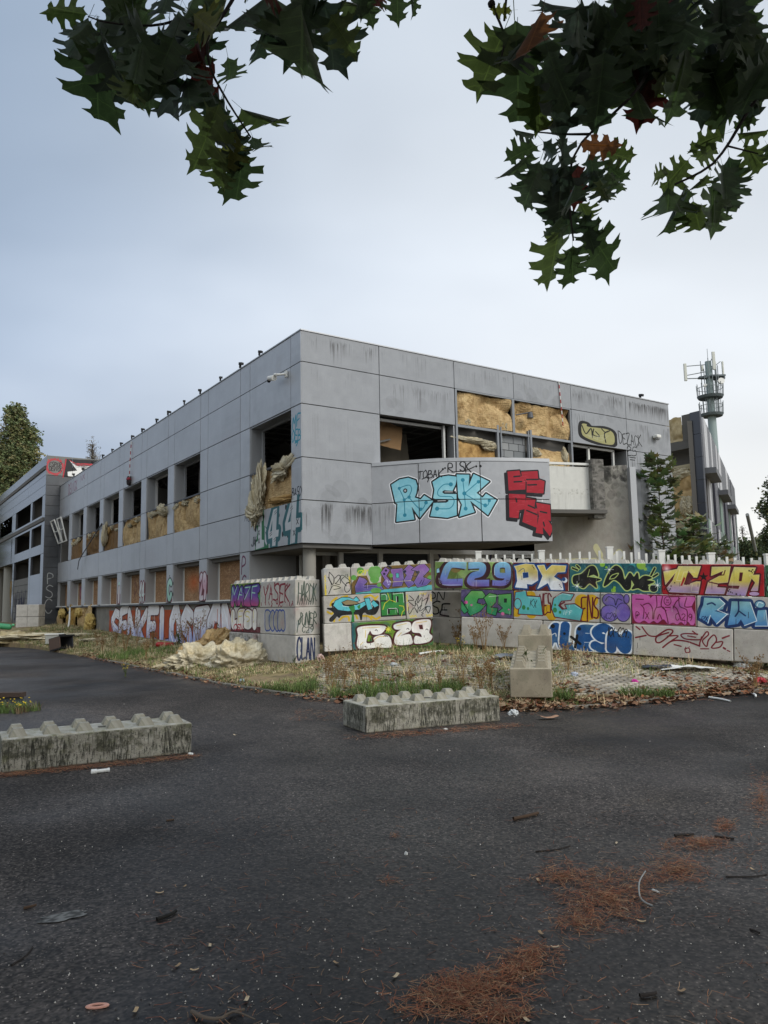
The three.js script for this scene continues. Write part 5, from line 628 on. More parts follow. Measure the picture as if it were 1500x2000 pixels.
// ---------------------------------------------------------------- stripped three-storey building behind the right end, and a lower one beyond
{
  const k1 = at(1368, 801, 34), yaw = 63 * Math.PI / 180, B = thing('stripped_building', 'stripped dark building with exposed insulation behind the right end of the grey block', 'building', [k1[0], 0, k1[2]], yaw);
  const dk = std(lin('#4a4d54'), 0.4, { metalness: 0.25 }), TOP = 9.9, dx = 0.488, dz = -0.873, fa = Math.atan2(-dz, dx), on = (g, s, y, d = 0) => g.rotateY(fa).translate(dx * s + dz * d, y, dz * s - dx * d);
  for (let i = 0; i < 9; i++) part('facade_panel', on(box(0.5, 1.02, 0.12), 0.27, TOP - 0.53 - i * 1.04), dk, B);
  seed(91); const plas = std(lin('#b9b7b0'), 0.95, { map: creamT });
  part('insulation', on(puff(4, 1.15, 13, 0.1).rotateY(Math.PI), 2.95, 9.25, -0.05), std(lin('#cfc6b4'), 0.95, { map: creamT }), B); part('upper_wall', on(box(7.4, 0.4, 0.2), 4.3, 8.5, -0.08), slabMat, B); part('concrete_strip', on(box(0.42, 1.2, 0.12), 0.75, 9.26, -0.03), slabMat, B);
  part('roof', on(box(6, 0.15, 2.4), 5.6, 9.78, -1.3), slabMat, B); part('floor_slab', on(box(8, 0.25, 0.5), 4.6, 7.45, -0.2), plas, B); part('insulation', on(puff(5, 2.35, 17, 0.12, 0.2).rotateY(Math.PI), 3.05, 6.2, -0.05), std(lin('#d4bfa0'), 0.95, { map: creamT }), B); part('torn_foam', on(lump(0.9, 0.28, 0.2, 5, 3, 0.6), 1.5, 7.2, 0.05), creamMat, B); part('torn_foam', on(lump(0.35, 0.5, 0.2, 7, 3, 0.6), 0.9, 5.7, 0.05), creamMat, B); part('floor_slab', on(box(8, 0.25, 0.5), 4.6, 4.85, -0.2), plas, B);
  part('insulation', on(puff(5, 2, 19, 0.1).rotateY(Math.PI), 3.05, 2.2, -0.05), darkFoam, B); part('inner_wall', on(box(7.6, 9.5, 0.2), 4.9, 4.9, -0.95), innerMat, B);
  // long side, seen almost edge on
  const pale = [std(lin('#55575d'), 0.5), std(lin('#5a5d64'), 0.4), std(lin('#b4b5b8'), 0.55), std(lin('#6f857b'), 0.6), std(lin('#3a3a46'), 0.5)];
  for (let s = 0.4; s < 27; s += 0.9) for (let r = 0; r < 4; r++) { if (hash(s * 10 | 0, r) < 0.12 || (r === 1 && s % 4 < 1.4)) continue; part('facade_panel', box(0.86, 2.38, 0.1, s + 0.45, 8.68 - r * 2.4 - (s > 10 ? 0.1 : 0), -0.05), pale[r === 0 ? (rnd() < 0.7 ? 0 : 2) : rnd() * 5 | 0], B); }
  part('inner_wall', box(27, 9.4, 0.2, 13.6, 4.8, -0.5), innerMat, B);
  for (const [s, l, y] of [[0.3, 3.4, 7.2], [8.5, 4, 7.2], [16, 4, 7.2], [0.8, 3.2, 3.7], [7.5, 3.4, 3.7], [15, 4, 3.7]]) part('ledge', box(l, 0.26, 0.5, s + l / 2, y, 0.22), std(lin('#5a5c60'), 0.6), B);
  part('strut', bar([12.5, 6.3, 1.2], [16, 4.4, 1.4], 0.1, 10), std(lin('#7f8383'), 0.7), B);
  const k2 = at(1419, 1036, 62), L2 = thing('low_building', 'low dark building beyond the stripped one, at the right edge', 'building', [k2[0], 0, k2[2]], 1.12); part('wall', box(16, k2[1], 4, 8, k2[1] / 2, -2), std(lin('#5b6068'), 0.5), L2); for (let i = 0; i < 5; i++) part('window', box(1.6, 2, 0.1, 1.8 + i * 3, 3.6, 0.02), blackMat, L2); part('coping', box(16.2, 0.15, 4.2, 8, k2[1] + 0.075, -2), std(lin('#74787c'), 0.6), L2);
}
// ---------------------------------------------------------------- radio mast
{
  const b = at(1402, 960, 90), S = 90 / F, M = thing('radio_mast', 'tall grey-green radio mast with round platforms and panel antennas behind the buildings', 'radio mast', [b[0] - 0.1, 0, b[2]]), Y = (py) => at(1396, py, 90)[1], green = std(lin('#8a9a98'), 0.6), dkm = std(lin('#5a6467'), 0.6), ant = std(lin('#c4c6bc'), 0.6), steel = std(lin('#707879'), 0.55);
  part('pole', new THREE.CylinderGeometry(0.47, 0.62, Y(815), 20).translate(0, Y(815) / 2, 0), green, M); part('upper_pole', new THREE.CylinderGeometry(0.36, 0.46, Y(706) - Y(815), 18).translate(0, (Y(706) + Y(815)) / 2, 0), green, M);
  const platform = (y, r, n) => { part('platform', new THREE.CylinderGeometry(r, r * 0.9, 0.3, 24).translate(0, y, 0), dkm, M); const gs = []; for (let i = 0; i < n; i++) { const a = i / n * 6.283; gs.push(bar([r * 0.95 * Math.cos(a), y, r * 0.95 * Math.sin(a)], [r * 1.0 * Math.cos(a), y + 1.6, r * 1.0 * Math.sin(a)], 0.045, 5)); } gs.push(new THREE.TorusGeometry(r * 0.98, 0.035, 5, 28).rotateX(1.571).translate(0, y + 1.1, 0)); part('railing', merge(gs), steel, M); };
  platform(Y(811), 1.35, 12); platform(Y(776), 1.5, 12); const ty = Y(737); part('platform', merge([box(3.0, 0.22, 0.7, -1.1, ty - 0.1, 0).rotateZ(-0.05), box(2.4, 0.22, 0.7, 0.6, ty + 0.1, -0.3).rotateY(0.5), box(1.8, 0.2, 1.2, 0.7, ty, 0.3)]), dkm, M);
  seed(93); const rods = []; for (let i = 0; i < 14; i++) { const a = rnd() * 6.283, r = rr(0.7, 1.3); rods.push(bar([r * Math.cos(a), Y(775), r * Math.sin(a)], [r * Math.cos(a), Y(rr(745, 700)), r * Math.sin(a)], 0.05, 5)); rods.push(bar([0.9 * Math.cos(a), Y(811), 0.9 * Math.sin(a)], [0.9 * Math.cos(a), Y(780), 0.9 * Math.sin(a)], 0.04, 5)); } rods.push(bar([-2.9, Y(716), 0.3], [-0.4, Y(712), 0], 0.05), bar([-2.9, Y(734), 0.3], [-0.4, Y(726), 0], 0.05), bar([-2.9, Y(740), 0.3], [0, Y(738), 0], 0.06), bar([0, Y(706), 0], [0, Y(681), 0], 0.03, 5), bar([1.4, Y(707), 0.2], [0.2, Y(722), 0], 0.04), bar([0.4, Y(700), 0.4], [0, Y(715), 0], 0.05)); part('rod', merge(rods), steel, M);
  const an = (x, z, y0, y1, w) => part('panel_antenna', new RoundedBoxGeometry(w, Y(y1) - Y(y0), 0.22, 2, 0.06).translate(x, (Y(y0) + Y(y1)) / 2, z), ant, M); an(-2.95, 0.4, 745, 711, 0.34); an(0.42, 0.6, 725, 690, 0.36); an(1.62, 0.2, 744, 707, 0.2); an(-0.85, 0.3, 726, 715, 0.26); an(1.0, -0.4, 722, 704, 0.2); part('dish', new THREE.CylinderGeometry(0.38, 0.38, 0.24, 20).rotateX(1.4).translate(0.95, Y(749), 1.0), whiteMat, M); part('dish', new THREE.CylinderGeometry(0.2, 0.2, 0.2, 16).rotateX(1.4).translate(-0.95, Y(757), 1.0), whiteMat, M);
}
// ---------------------------------------------------------------- trees
function clump(n, r, s, leaf = 1) { const gs = []; for (let i = 0; i < n; i++) { const g = new THREE.PlaneGeometry(leaf, leaf * 0.7, 1, 1); g.rotateX(rr(-1.2, 1.2)).rotateY(rnd() * 6.28).translate(rr(-r, r), rr(-r, r), rr(-r, r)); gs.push(g); } return merge(gs).scale(s, s, s); }
const leafMat = (hex, tr = 0.25) => new THREE.MeshPhysicalMaterial({ color: hex, roughness: 0.9, side: THREE.DoubleSide, transmission: tr, thickness: 0 });
const crownMat = leafMat('#ffffff', 0.2), barkMat = std(lin('#4b4038'), 0.95);
function tree(name, label, base, H, trunkR, shape, n, leaf, cols, sd, extra) {
  seed(sd); const T = thing(name, label, 'tree', base); const limbs = [tube([[0, -0.2, 0], [0.1, H * 0.4, 0.05], [0, H * 0.92, 0]], trunkR, trunkR * 0.15, 8)], tips = [];
  const N = shape.n ?? 46; for (let i = 0; i < N; i++) { const t = Math.pow(rnd(), 0.8), y = mix(shape.y0, 0.97, t) * H, R = shape.r(t) * rr(0.55, 1), a = rnd() * 6.283, p = [Math.cos(a) * R, y, Math.sin(a) * R]; tips.push([p, R]); limbs.push(tube([[0, Math.max(y - R * (shape.rise ?? 0.9), H * 0.15), 0], [p[0] * 0.5, y - R * 0.3, p[2] * 0.5], p], trunkR * 0.25, 0.015, 5)); }
  part('trunk', merge(limbs.slice(0, 1)), barkMat, T); part('branch', merge(limbs.slice(1)), barkMat, T).userData.kind = 'stuff';
  if (n) { const g = clump(7, 1.3, leaf); stuffInst('crown', g, crownMat, n, () => { const [p] = tips[rnd() * tips.length | 0], q = rr(0, 1), k = (shape.spread ?? 0.8) * Math.pow(q, 0.5), a = rnd() * 6.28, b = rr(-1, 1), c = cols[rnd() * cols.length | 0], v = rr(0.75, 1.2); return { p: [p[0] * (0.55 + 0.45 * rnd()) + k * Math.cos(a) * Math.sqrt(1 - b * b), p[1] + k * b * (shape.tall ?? 1), p[2] * (0.55 + 0.45 * rnd()) + k * Math.sin(a) * Math.sqrt(1 - b * b)], r: [rnd() * 3, rnd() * 6, 0], s: rr(0.7, 1.3), c: c.map((x) => x * v) }; }, T); }
  if (extra) extra(T); return T;
}
const G1 = [[0.15, 0.19, 0.07], [0.11, 0.15, 0.055], [0.19, 0.205, 0.075], [0.22, 0.20, 0.08]], GD = [[0.06, 0.09, 0.03], [0.045, 0.072, 0.025], [0.085, 0.11, 0.035], [0.12, 0.12, 0.04]];
{ const p = at(28, 1000, 60); tree('poplar_tree', 'tall green poplar standing behind the wing at the left edge', [p[0], 0, p[2]], 17.6, 0.28, { y0: 0.25, r: (t) => 2.5 * Math.pow(1 - t, 0.5) * (0.5 + 0.8 * Math.min(1, t * 3)) + 0.25, n: 90, rise: 1.6, spread: 0.7, tall: 1.5 }, 5200, 0.15, G1, 101);
  const q = at(-40, 1000, 64); tree('poplar_tree', 'second green tree behind the wing, cut by the left edge of the photo', [q[0], 0, q[2]], 12, 0.25, { y0: 0.2, r: (t) => 2.6 * Math.sqrt(1 - t) + 0.3, n: 60, spread: 0.8 }, 3000, 0.16, G1, 102);
  const b = at(178, 1000, 62); tree('bare_tree', 'small nearly bare tree rising behind the roof of the grey block', [b[0], 0, b[2]], 15.6, 0.14, { y0: 0.45, r: (t) => 1.7 * (1 - t) + 0.2, n: 130, rise: 2.2, spread: 0.5 }, 420, 0.07, [[0.16, 0.15, 0.12], [0.2, 0.18, 0.14]], 103);
  const r = at(1540, 1000, 70); tree('broadleaf_tree', 'dark green broadleaf tree at the right edge', [r[0], 0, r[2]], 13.6, 0.3, { y0: 0.15, r: (t) => 3.6 * Math.sqrt(Math.max(0, 1 - t)) + 0.4, n: 80, spread: 1.0 }, 5200, 0.17, GD, 104);
  const s = at(1466, 1000, 92); tree('broadleaf_tree', 'smaller dark tree behind the low building, at the right edge', [s[0], 0, s[2]], 8.4, 0.25, { y0: 0.15, r: (t) => 3.6 * Math.sqrt(1 - t) + 0.4, n: 50, spread: 1.0 }, 2600, 0.2, GD, 105);
  const s2 = at(1447, 1000, 100); tree('bare_tree', 'thin bare tree behind the low building', [s2[0], 0, s2[2]], 11, 0.1, { y0: 0.4, r: (t) => 2.0 * (1 - t) + 0.2, n: 70, rise: 2, spread: 0.5 }, 100, 0.07, [[0.16, 0.15, 0.12]], 106);
  const u = at(18, 1190, 62); tree('bush', 'dark green bush seen between the pillars under the wing', [u[0], 0.5, u[2]], 5, 0.1, { y0: 0.05, r: (t) => 2.6 * Math.sqrt(1 - t) + 0.4, n: 40, spread: 0.9 }, 1600, 0.2, GD, 107);
}
// saplings by the far end of the right front: broad leaves on thin stems
const sapLeaf = (() => { const s = new THREE.Shape(); const p = nums('0 0 .1 .05 .42 -.05 .3 .2 .55 .35 .3 .45 .28 .75 .12 .65 0 1 -.12 .65 -.28 .75 -.3 .45 -.55 .35 -.3 .2 -.42 -.05 -.1 .05'); s.moveTo(p[0], p[1]); for (let i = 2; i < p.length; i += 2) s.lineTo(p[i], p[i + 1]); const g = new THREE.ShapeGeometry(s), P = g.attributes.position; for (let i = 0; i < P.count; i++) P.setZ(i, -0.25 * P.getY(i) ** 2 + 0.12 * Math.abs(P.getX(i))); g.computeVertexNormals(); return g; })();
function sapling(label, base, H, sd, R, nb, group) {
  seed(sd); const T = thing('sapling', label, 'sapling', base, 0, group), ends = [], br = []; part('trunk', tube([[0, -0.1, 0], [0.04, H * 0.4, 0], [-0.02, H * 0.75, 0.03], [0, H, 0]], 0.03, 0.008, 6), barkMat, T);
  for (let i = 0; i < nb; i++) { const t = mix(0.1, 0.98, (i + rr(-0.4, 0.4)) / nb), y = t * H, a = i * 2.4 + rr(-0.6, 0.6), r = R * Math.sqrt(Math.max(0.02, 1.0 - t)) * rr(0.3, 1.15) + 0.1, p = [Math.cos(a) * r, y + r * 0.35, Math.sin(a) * r]; br.push(tube([[0, y, 0], [p[0] * 0.5, y + r * 0.25, p[2] * 0.5], p], 0.012, 0.004, 4)); for (let k = 0; k < 7; k++) { const f = 0.3 + 0.8 * k / 6; ends.push([p[0] * f + rr(-0.16, 0.16), y + r * 0.35 * f + rr(-0.2, 0.16), p[2] * f + rr(-0.16, 0.16), a]); } }
  part('branch', merge(br), barkMat, T); stuffInst('leaves', sapLeaf, leafMat('#ffffff', 0.25), ends.length * 2, (i) => { const e = ends[i >> 1], c = GD[rnd() * 4 | 0]; return { p: [e[0], e[1], e[2]], r: [1.35 + rr(-0.4, 0.5), 1.57 - e[3] + rr(-1.4, 1.4), rr(-0.3, 0.3)], s: rr(0.18, 0.34), c: c.map((v) => v * rr(1.2, 2.3)) }; }, T);
}
{ const s = at(1296, 1100, 21.3), s2 = at(1366, 1100, 22.5), s3 = at(1335, 1100, 21.8), s4 = at(1405, 1100, 24); sapling('tall young maple growing against the far end of the right front', [s[0], 0.5, s[2]], 5.0, 111, 0.85, 44); sapling('spreading young maple to the right of the tallest sapling, before the stripped building', [s2[0], 0.5, s2[2]], 3.4, 112, 1.0, 34); sapling('low bushy young maple between the two taller saplings', [s3[0], 0.5, s3[2]], 2.6, 113, 0.8, 26); sapling('sparse young maple furthest right behind the white fence', [s4[0], 0.5, s4[2]], 2.8, 114, 0.8, 20); }

// ---------------------------------------------------------------- the block walls
function stackBlock(reg, s, row, len, label, { group, endReg, studs = row === 0, wall }) {
  const { A, yaw, slope, y0, flip } = wall, c = s + len / 2, h = 0.6, o = hash(s * 10 | 0, row, 7);
  const B = thing('concrete_block', label, 'concrete block', [A[0] + Math.cos(yaw) * c - Math.sin(yaw) * (0.3 + (o - 0.5) * 0.03), y0 + slope * c + (2 - row) * h + h / 2, A[1] - Math.sin(yaw) * c - Math.cos(yaw) * (0.3 + (o - 0.5) * 0.03)], 0, group);
  B.rotation.set(0, yaw, slope + (o - 0.5) * 0.008, 'YXZ'); part('body', blockBody(len - 0.012, h - 0.008, 0.6, reg, s, row, endReg), blockMat, B);
  if (studs) for (let i = 0; i < Math.round(len / 0.3); i++) for (const z of [-0.15, 0.15]) part('stud', STUD, blockMat, B).position.set(-len / 2 + 0.15 + i * 0.3, h / 2 - 0.006, z);
  return B;
}
const RWALL = { A: [1.09, -17.3], yaw: -27 * Math.PI / 180, slope: -0.05, y0: 0.64 }, LWALL = { A: [-1.34, -16.85], yaw: 0.146, slope: 0.033, y0: 0.51 };
const KS = [-1.94, -16.75], YL = YAW - Math.PI / 2, farL = [KS[0] - Math.sin(YAW) * 3.6, KS[1] - Math.cos(YAW) * 3.6], SWALL = { A: farL, yaw: YL, slope: -0.004, y0: 0.29 };
{
  const R = (s, row, len, l, o = {}) => stackBlock('right', s, row, len, l, { wall: RWALL, ...o });
  R(0, 0, 1.8, 'block painted C29 in blue and lilac, top row next to PX'); R(1.8, 0, 1.2, 'block painted PX in white and yellow on blue'); R(3.0, 0, 1.8, 'teal block with black letters edged in lime, top row'); R(4.8, 0, 1.8, 'red block painted C29 in yellow, top row'); R(6.6, 0, 1.8, 'green painted block at the right end of the top row');
  R(0.6, 1, 1.2, 'block painted C29 in green on purple, middle row', { studs: true }); R(1.8, 1, 1.8, 'block with turquoise letters on yellow, middle row'); R(3.6, 1, 0.6, 'small square block with a purple bubble piece'); R(4.2, 1, 1.2, 'block with pink bubble letters outlined in dark red'); R(5.4, 1, 1.8, 'block with large light blue letters, middle row at the right'); R(7.2, 1, 1.2, 'bare grey block at the right end of the middle row');
  R(0.6, 2, 1.8, 'bare grey block behind tall weeds, under the green C29'); R(2.4, 2, 1.8, 'bottom block with dark blue letters edged in white'); R(4.2, 2, 1.8, 'bottom block with a dark red handstyle tag'); R(6.0, 2, 0.6, 'small bare square block in the bottom row, right of the dark red tag'); R(6.6, 2, 1.8, 'bare grey block at the right end of the bottom row');
  const L = (s, row, len, l, o = {}) => stackBlock('left', s, row, len, l, { wall: LWALL, ...o });
  L(0, 0, 0.6, 'square block with a black tag in a yellow squiggle frame, top left of its wall'); L(0.6, 0, 1.8, 'block with purple letters over brown and green shapes, top row'); L(0, 1, 1.8, 'block with a turquoise dripping CN and a green 29'); L(1.8, 1, 0.6, 'square block with a black tag in a yellow frame, above the white C29'); L(0, 2, 0.6, 'bare square block left of the white C29'); L(0.6, 2, 1.8, 'bottom block with a fat white C29 on green');
  const S = (s, row, l, o = {}) => stackBlock('stackL', s, row, 1.8, l, { wall: SWALL, endReg: s > 1 ? 'stackR' : null, ...o });
  S(0, 0, 'block with purple and pink letters on green, top of the left stack'); S(1.8, 0, 'block with a dark red tag, top of the stack by the corner column'); S(0, 1, 'block with white bubble letters over dark red, middle of the left stack'); S(1.8, 1, 'block with a blue outlined DOOM, middle of the corner stack'); S(0, 2, 'dark weathered block at the bottom left of the stack'); S(1.8, 2, 'bottom block with a navy tag on its end, at the corner of the stack');
  const BW = { A: [1.09 - 0.28 - 0.05, -17.3 - 0.55 - 0.45], yaw: RWALL.yaw, slope: -0.05, y0: 0.62 }; stackBlock('back', 0, 1, 1.8, 'shadowed block with black scribbles, upper one in the gap of the wall', { wall: BW }); stackBlock('back', 0, 2, 1.8, 'shadowed block at the bottom of the gap in the wall', { wall: BW });
  const wl = at(36, 1228, 39.5); [[0, 0], [1, 0], [0, 1], [1, 1]].forEach(([c, r], i) => { const B = thing('concrete_block', ['lower left', 'lower right', 'upper left', 'upper right'][i] + ' of four grey blocks piled before the dark wing', 'concrete block', [wl[0] + 0.3 + c * 0.62, 0.9 + r * 0.62, wl[2] + c * 0.1], -0.1); part('body', blockBody(0.6, 0.6, 0.6, 'right', 0.7, 2), blockMat, B); });
}
// low blocks lying on the asphalt: half height, mould-streaked, two rows of studs
const mossT = canvasTex(1024, 512, (x, w, h) => {
  seed(121); x.fillStyle = '#8f8c80'; x.fillRect(0, 0, w, h); blotch(x, 0, 0, w, h, 200, 'rgba(160,157,146,', 0.16, 8, 50); x.save(); x.beginPath(); x.rect(0, 0, w, 200); x.clip();
  for (let i = 0; i < 1300; i++) { const a = rnd() * w, d = noise(a * 0.012, 4); if (d < 0.4 && rnd() < 0.75) continue; const b = rr(0, 175), l = rr(12, 90), g = x.createLinearGradient(0, b, 0, b + l); g.addColorStop(0, 'rgba(26,26,20,0)'); g.addColorStop(0.3, 'rgba(26,26,20,.55)'); g.addColorStop(1, 'rgba(34,34,26,0)'); x.fillStyle = g; x.fillRect(a, b, rr(1, 7), l); }
  for (let i = 0; i < 26; i++) { const a = rnd() * w; blotch(x, a - 50, 0, 100, 120, 26, 'rgba(48,48,34,', 0.22, 3, 22); } blotch(x, 0, 10, w, 180, 1500, 'rgba(24,24,20,', 0.7, 0.7, 3); blotch(x, 0, 110, w, 90, 700, 'rgba(172,170,160,', 0.7, 0.6, 3); blotch(x, 0, 0, w, 190, 60, 'rgba(88,92,52,', 0.2, 4, 24); x.restore();
  x.fillStyle = '#a3a197'; x.fillRect(0, 200, w, 312); blotch(x, 0, 200, w, 312, 260, 'rgba(128,122,96,', 0.22, 5, 40); blotch(x, 0, 200, w, 312, 200, 'rgba(94,92,60,', 0.2, 3, 26); blotch(x, 0, 200, w, 312, 900, 'rgba(70,66,52,', 0.5, 0.6, 2.2); grain(x, 0, 0, w, h, 26);
}, true);
const mossMat = std('#ffffff', 0.93, { map: mossT, bumpMap: concreteBump, bumpScale: 0.003 });
function lowBlock(label, a, b, h, wid, shift, topPale) {
  const len = Math.hypot(b[0] - a[0], b[2] - a[2]), yaw = -Math.atan2(b[2] - a[2], b[0] - a[0]), B = thing('low_concrete_block', label, 'concrete block', [(a[0] + b[0]) / 2 - Math.sin(yaw) * wid / 2, 0, (a[2] + b[2]) / 2 - Math.cos(yaw) * wid / 2], yaw);
  const g = new RoundedBoxGeometry(len, h, wid, 3, 0.022), P = g.attributes.position, N = g.attributes.normal, U = g.attributes.uv; g.translate(0, h / 2, 0);
  for (let i = 0; i < P.count; i++) { const k = i - i % 3, ny = Math.abs(N.getY(k)), nx = Math.abs(N.getX(k)); if (ny > 0.6) U.setXY(i, P.getX(i) / 2.2 + 0.5, 0.3 + (P.getZ(i) + wid / 2) / 2.4); else U.setXY(i, (nx > 0.6 ? P.getZ(i) : P.getX(i)) / 2.2 + 0.5 + shift, 0.61 + P.getY(i) / h * 0.385); }
  for (let i = 0; i < P.count; i++) { const n = (fbm(P.getX(i) * 9 + shift * 7, P.getY(i) * 9 + P.getZ(i) * 9, 0, 3) - 0.5) * 0.012; P.setXYZ(i, P.getX(i) + N.getX(i) * n, P.getY(i) + N.getY(i) * n, P.getZ(i) + N.getZ(i) * n); }
  part('body', g, mossMat, B); const st = studGeo(0.165, 0.08, 0.52), SU = st.attributes.uv, SP = st.attributes.position; for (let i = 0; i < SP.count; i++) SU.setXY(i, 0.3 + SP.getX(i) * 0.7 + SP.getY(i) * 0.4, 0.3 + SP.getZ(i) * 0.7 + SP.getY(i) * 0.2); const sm2 = topPale;
  for (let i = 0; i < 6; i++) for (const z of [-1, 1]) part('stud', st, sm2, B).position.set(-len / 2 + len / 12 + i * len / 6, h - 0.006, z * wid * 0.24); part('lifting_hole', new THREE.CylinderGeometry(0.05, 0.05, 0.006, 16).translate(0.05, h + 0.001, 0.03), std(lin('#4d4a40'), 0.9), B); return B;
}
const mossStud = std('#e8e6e0', 0.93, { map: mossT });
lowBlock('long low concrete block with mould streaks on the asphalt at the left edge', [-3.62, 0, -7.45], [-2.05, 0, -8.31], 0.31, 0.6, 0.0, mossStud);
lowBlock('long low concrete block lying on the asphalt in the middle, before the dry grass', [-0.26, 0, -9.34], [1.44, 0, -10.14], 0.315, 0.72, 0.37, mossStud);
{ // two blocks lengthwise on the slope
  const wornMat = std('#d6cfbe', 0.92, { map: blockTex, bumpMap: concreteBump, bumpScale: 0.003 }), mk = (label, p, yaw, h, len, tilt) => { const B = thing('concrete_block', label, 'concrete block', [p[0], p[1], p[2]]); B.rotation.set(tilt, yaw, 0, 'YXZ'); part('body', blockBody(0.6, h, len, null, 3, 1).translate(0, h / 2 - 0.05, -len / 2), wornMat, B); for (let i = 0; i < 6; i++) for (const x of [-0.16, 0.16]) part('stud', studGeo(0.19, 0.1, 0.5), wornMat, B).position.set(x, h - 0.056, -len / 12 - i * len / 6); };
  const a = at(1000, 1354, 11.4), b = at(1077, 1355, 11.35), c = at(1046, 1286, 13.9); mk('pale concrete block standing lengthwise on the weedy bank, nearer of two', [(a[0] + b[0]) / 2, a[1] - 0.02, a[2]], -0.2, 0.42, 1.75, 0.085); mk('pale concrete block on the bank close behind another, before the block wall', [c[0] + 0.02, c[1] + 0.0, c[2] - 0.1], -0.2, 0.46, 1.2, 0.05);
}
// white steel fence behind the wall
{
  const Fn = thing('picket_fence', 'white steel picket fence showing above the block wall', 'fence'); const dep = (px) => mix(18.2, 15.6, (px - 934) / (1388 - 934)); let prev = null;
  const posts = [[934, 1079], [1057, 1077], [1190, 1070], [1291, 1077], [1388, 1082], [1500, 1084]]; posts.forEach(([px, py]) => { const t = at(px, py, dep(px)); part('post', box(0.13, t[1] - 0.3, 0.1, t[0], (t[1] + 0.3) / 2, t[2]), whiteMat, Fn); part('post_cap', box(0.15, 0.03, 0.12, t[0], t[1] + 0.012, t[2]), whiteMat, Fn); if (prev) { const n = 7; for (let i = 1; i < n; i++) { const f = i / n, x = mix(prev[0], t[0], f), z = mix(prev[2], t[2], f), y = mix(prev[1], t[1], f) - 0.05 - 0.015 * (i % 2); part('picket', box(0.045, y - 0.5, 0.03, x, (y + 0.5) / 2, z), whiteMat, Fn); } for (const y of [0.8, 1.9]) part('rail', bar([prev[0], y, prev[2]], [t[0], y, t[2]], 0.025, 4), whiteMat, Fn); } prev = t; });
}

// ---------------------------------------------------------------- plants on the bank
const inBuilding = (x, z) => { const l = toL([x, 0, z]); return l[0] > -0.15 && l[2] < (l[0] > 1.9 && l[0] < 6 ? 2.4 : 0.1) && l[0] < 15; };
const behindWall = (x, z) => { const s = (x - 1.09) * 0.891 + (z + 17.3) * 0.454, d = -(x - 1.09) * 0.454 + (z + 17.3) * 0.891; if (x > 1.0 && d < 0.05) return true; if (x > -1.4 && x <= 1.1 && z < -16.85 - (x + 1.34) * 0.146) return true; const k = [(x - KS[0]), (z - KS[1])], a = -(k[0] * Math.sin(YAW) + k[1] * Math.cos(YAW)), b = k[0] * Math.cos(YAW) - k[1] * Math.sin(YAW); return a > -0.02 && a < 3.7 && b > -0.02 && b < 1.5; };
function blades(n, h, spread, w, lean = 0.5) {
  const pos = [], idx = [], nor = []; for (let i = 0; i < n; i++) { const a = rnd() * 6.283, r = spread * Math.sqrt(rnd()), x = Math.cos(a) * r, z = Math.sin(a) * r, d = rnd() * 6.283, H = h * rr(0.5, 1.1), L = lean * H * rr(0.2, 1), q = d + 1.57, o = pos.length / 3; for (const [t, k] of [[0, 1], [0.55, 0.8], [1, 0.12]]) for (const s of [-1, 1]) pos.push(x + Math.cos(d) * L * t * t + Math.cos(q) * w * k * s, H * t * (1 - 0.2 * t * lean), z + Math.sin(d) * L * t * t + Math.sin(q) * w * k * s); for (let k = 0; k < 2; k++) idx.push(o + 2 * k, o + 2 * k + 1, o + 2 * k + 2, o + 2 * k + 2, o + 2 * k + 1, o + 2 * k + 3); }
  const g = new THREE.BufferGeometry(); g.setAttribute('position', new THREE.Float32BufferAttribute(pos, 3)); g.setAttribute('uv', new THREE.Float32BufferAttribute(pos.flatMap((v, i) => i % 3 === 0 ? [0, 0] : []), 2)); g.setIndex(idx); g.computeVertexNormals(); return g;
}
const grassMat = new THREE.MeshPhysicalMaterial({ color: '#ffffff', roughness: 0.95, side: THREE.DoubleSide, transmission: 0.15, thickness: 0 });
seed(131);
const STRAW = [[0.54, 0.43, 0.25], [0.45, 0.36, 0.20], [0.62, 0.52, 0.33]], OLIVE = [[0.19, 0.18, 0.065], [0.25, 0.22, 0.085]], GREEN = [[0.10, 0.16, 0.035], [0.14, 0.21, 0.05]], BROWN = [[0.22, 0.14, 0.075], [0.16, 0.10, 0.055]];
const pick = (a) => a[rnd() * a.length | 0];
function bankSpot(x0, x1, t0, t1) { for (;;) { const x = rr(x0, x1), k = Math.hypot(1, Math.abs(kerbZ(x + 0.5) - kerbZ(x - 0.5))), t = rr(t0, t1) * k, z = kerbZ(x) - t; if (inBuilding(x, z) || behindWall(x, z)) continue; return [x, groundY(x, z), z, t / k]; } }
const greenPatch = (x, z) => Math.max(Math.exp(-((x - 0.1) ** 2 + (z + 12.6) ** 2) / 0.35), Math.exp(-((x + 7.6) ** 2 / 1.2 + (z + 23.6) ** 2 / 2)), 0.9 * Math.exp(-((x + 1.6) ** 2 + (z + 13.4) ** 2) / 0.4), 0.7 * Math.exp(-((x - 0.6) ** 2 / 2 + (z + 16.7) ** 2 / 0.2)), 0.6 * Math.exp(-((x + 2.6) ** 2 + (z + 15.2) ** 2) / 0.4));
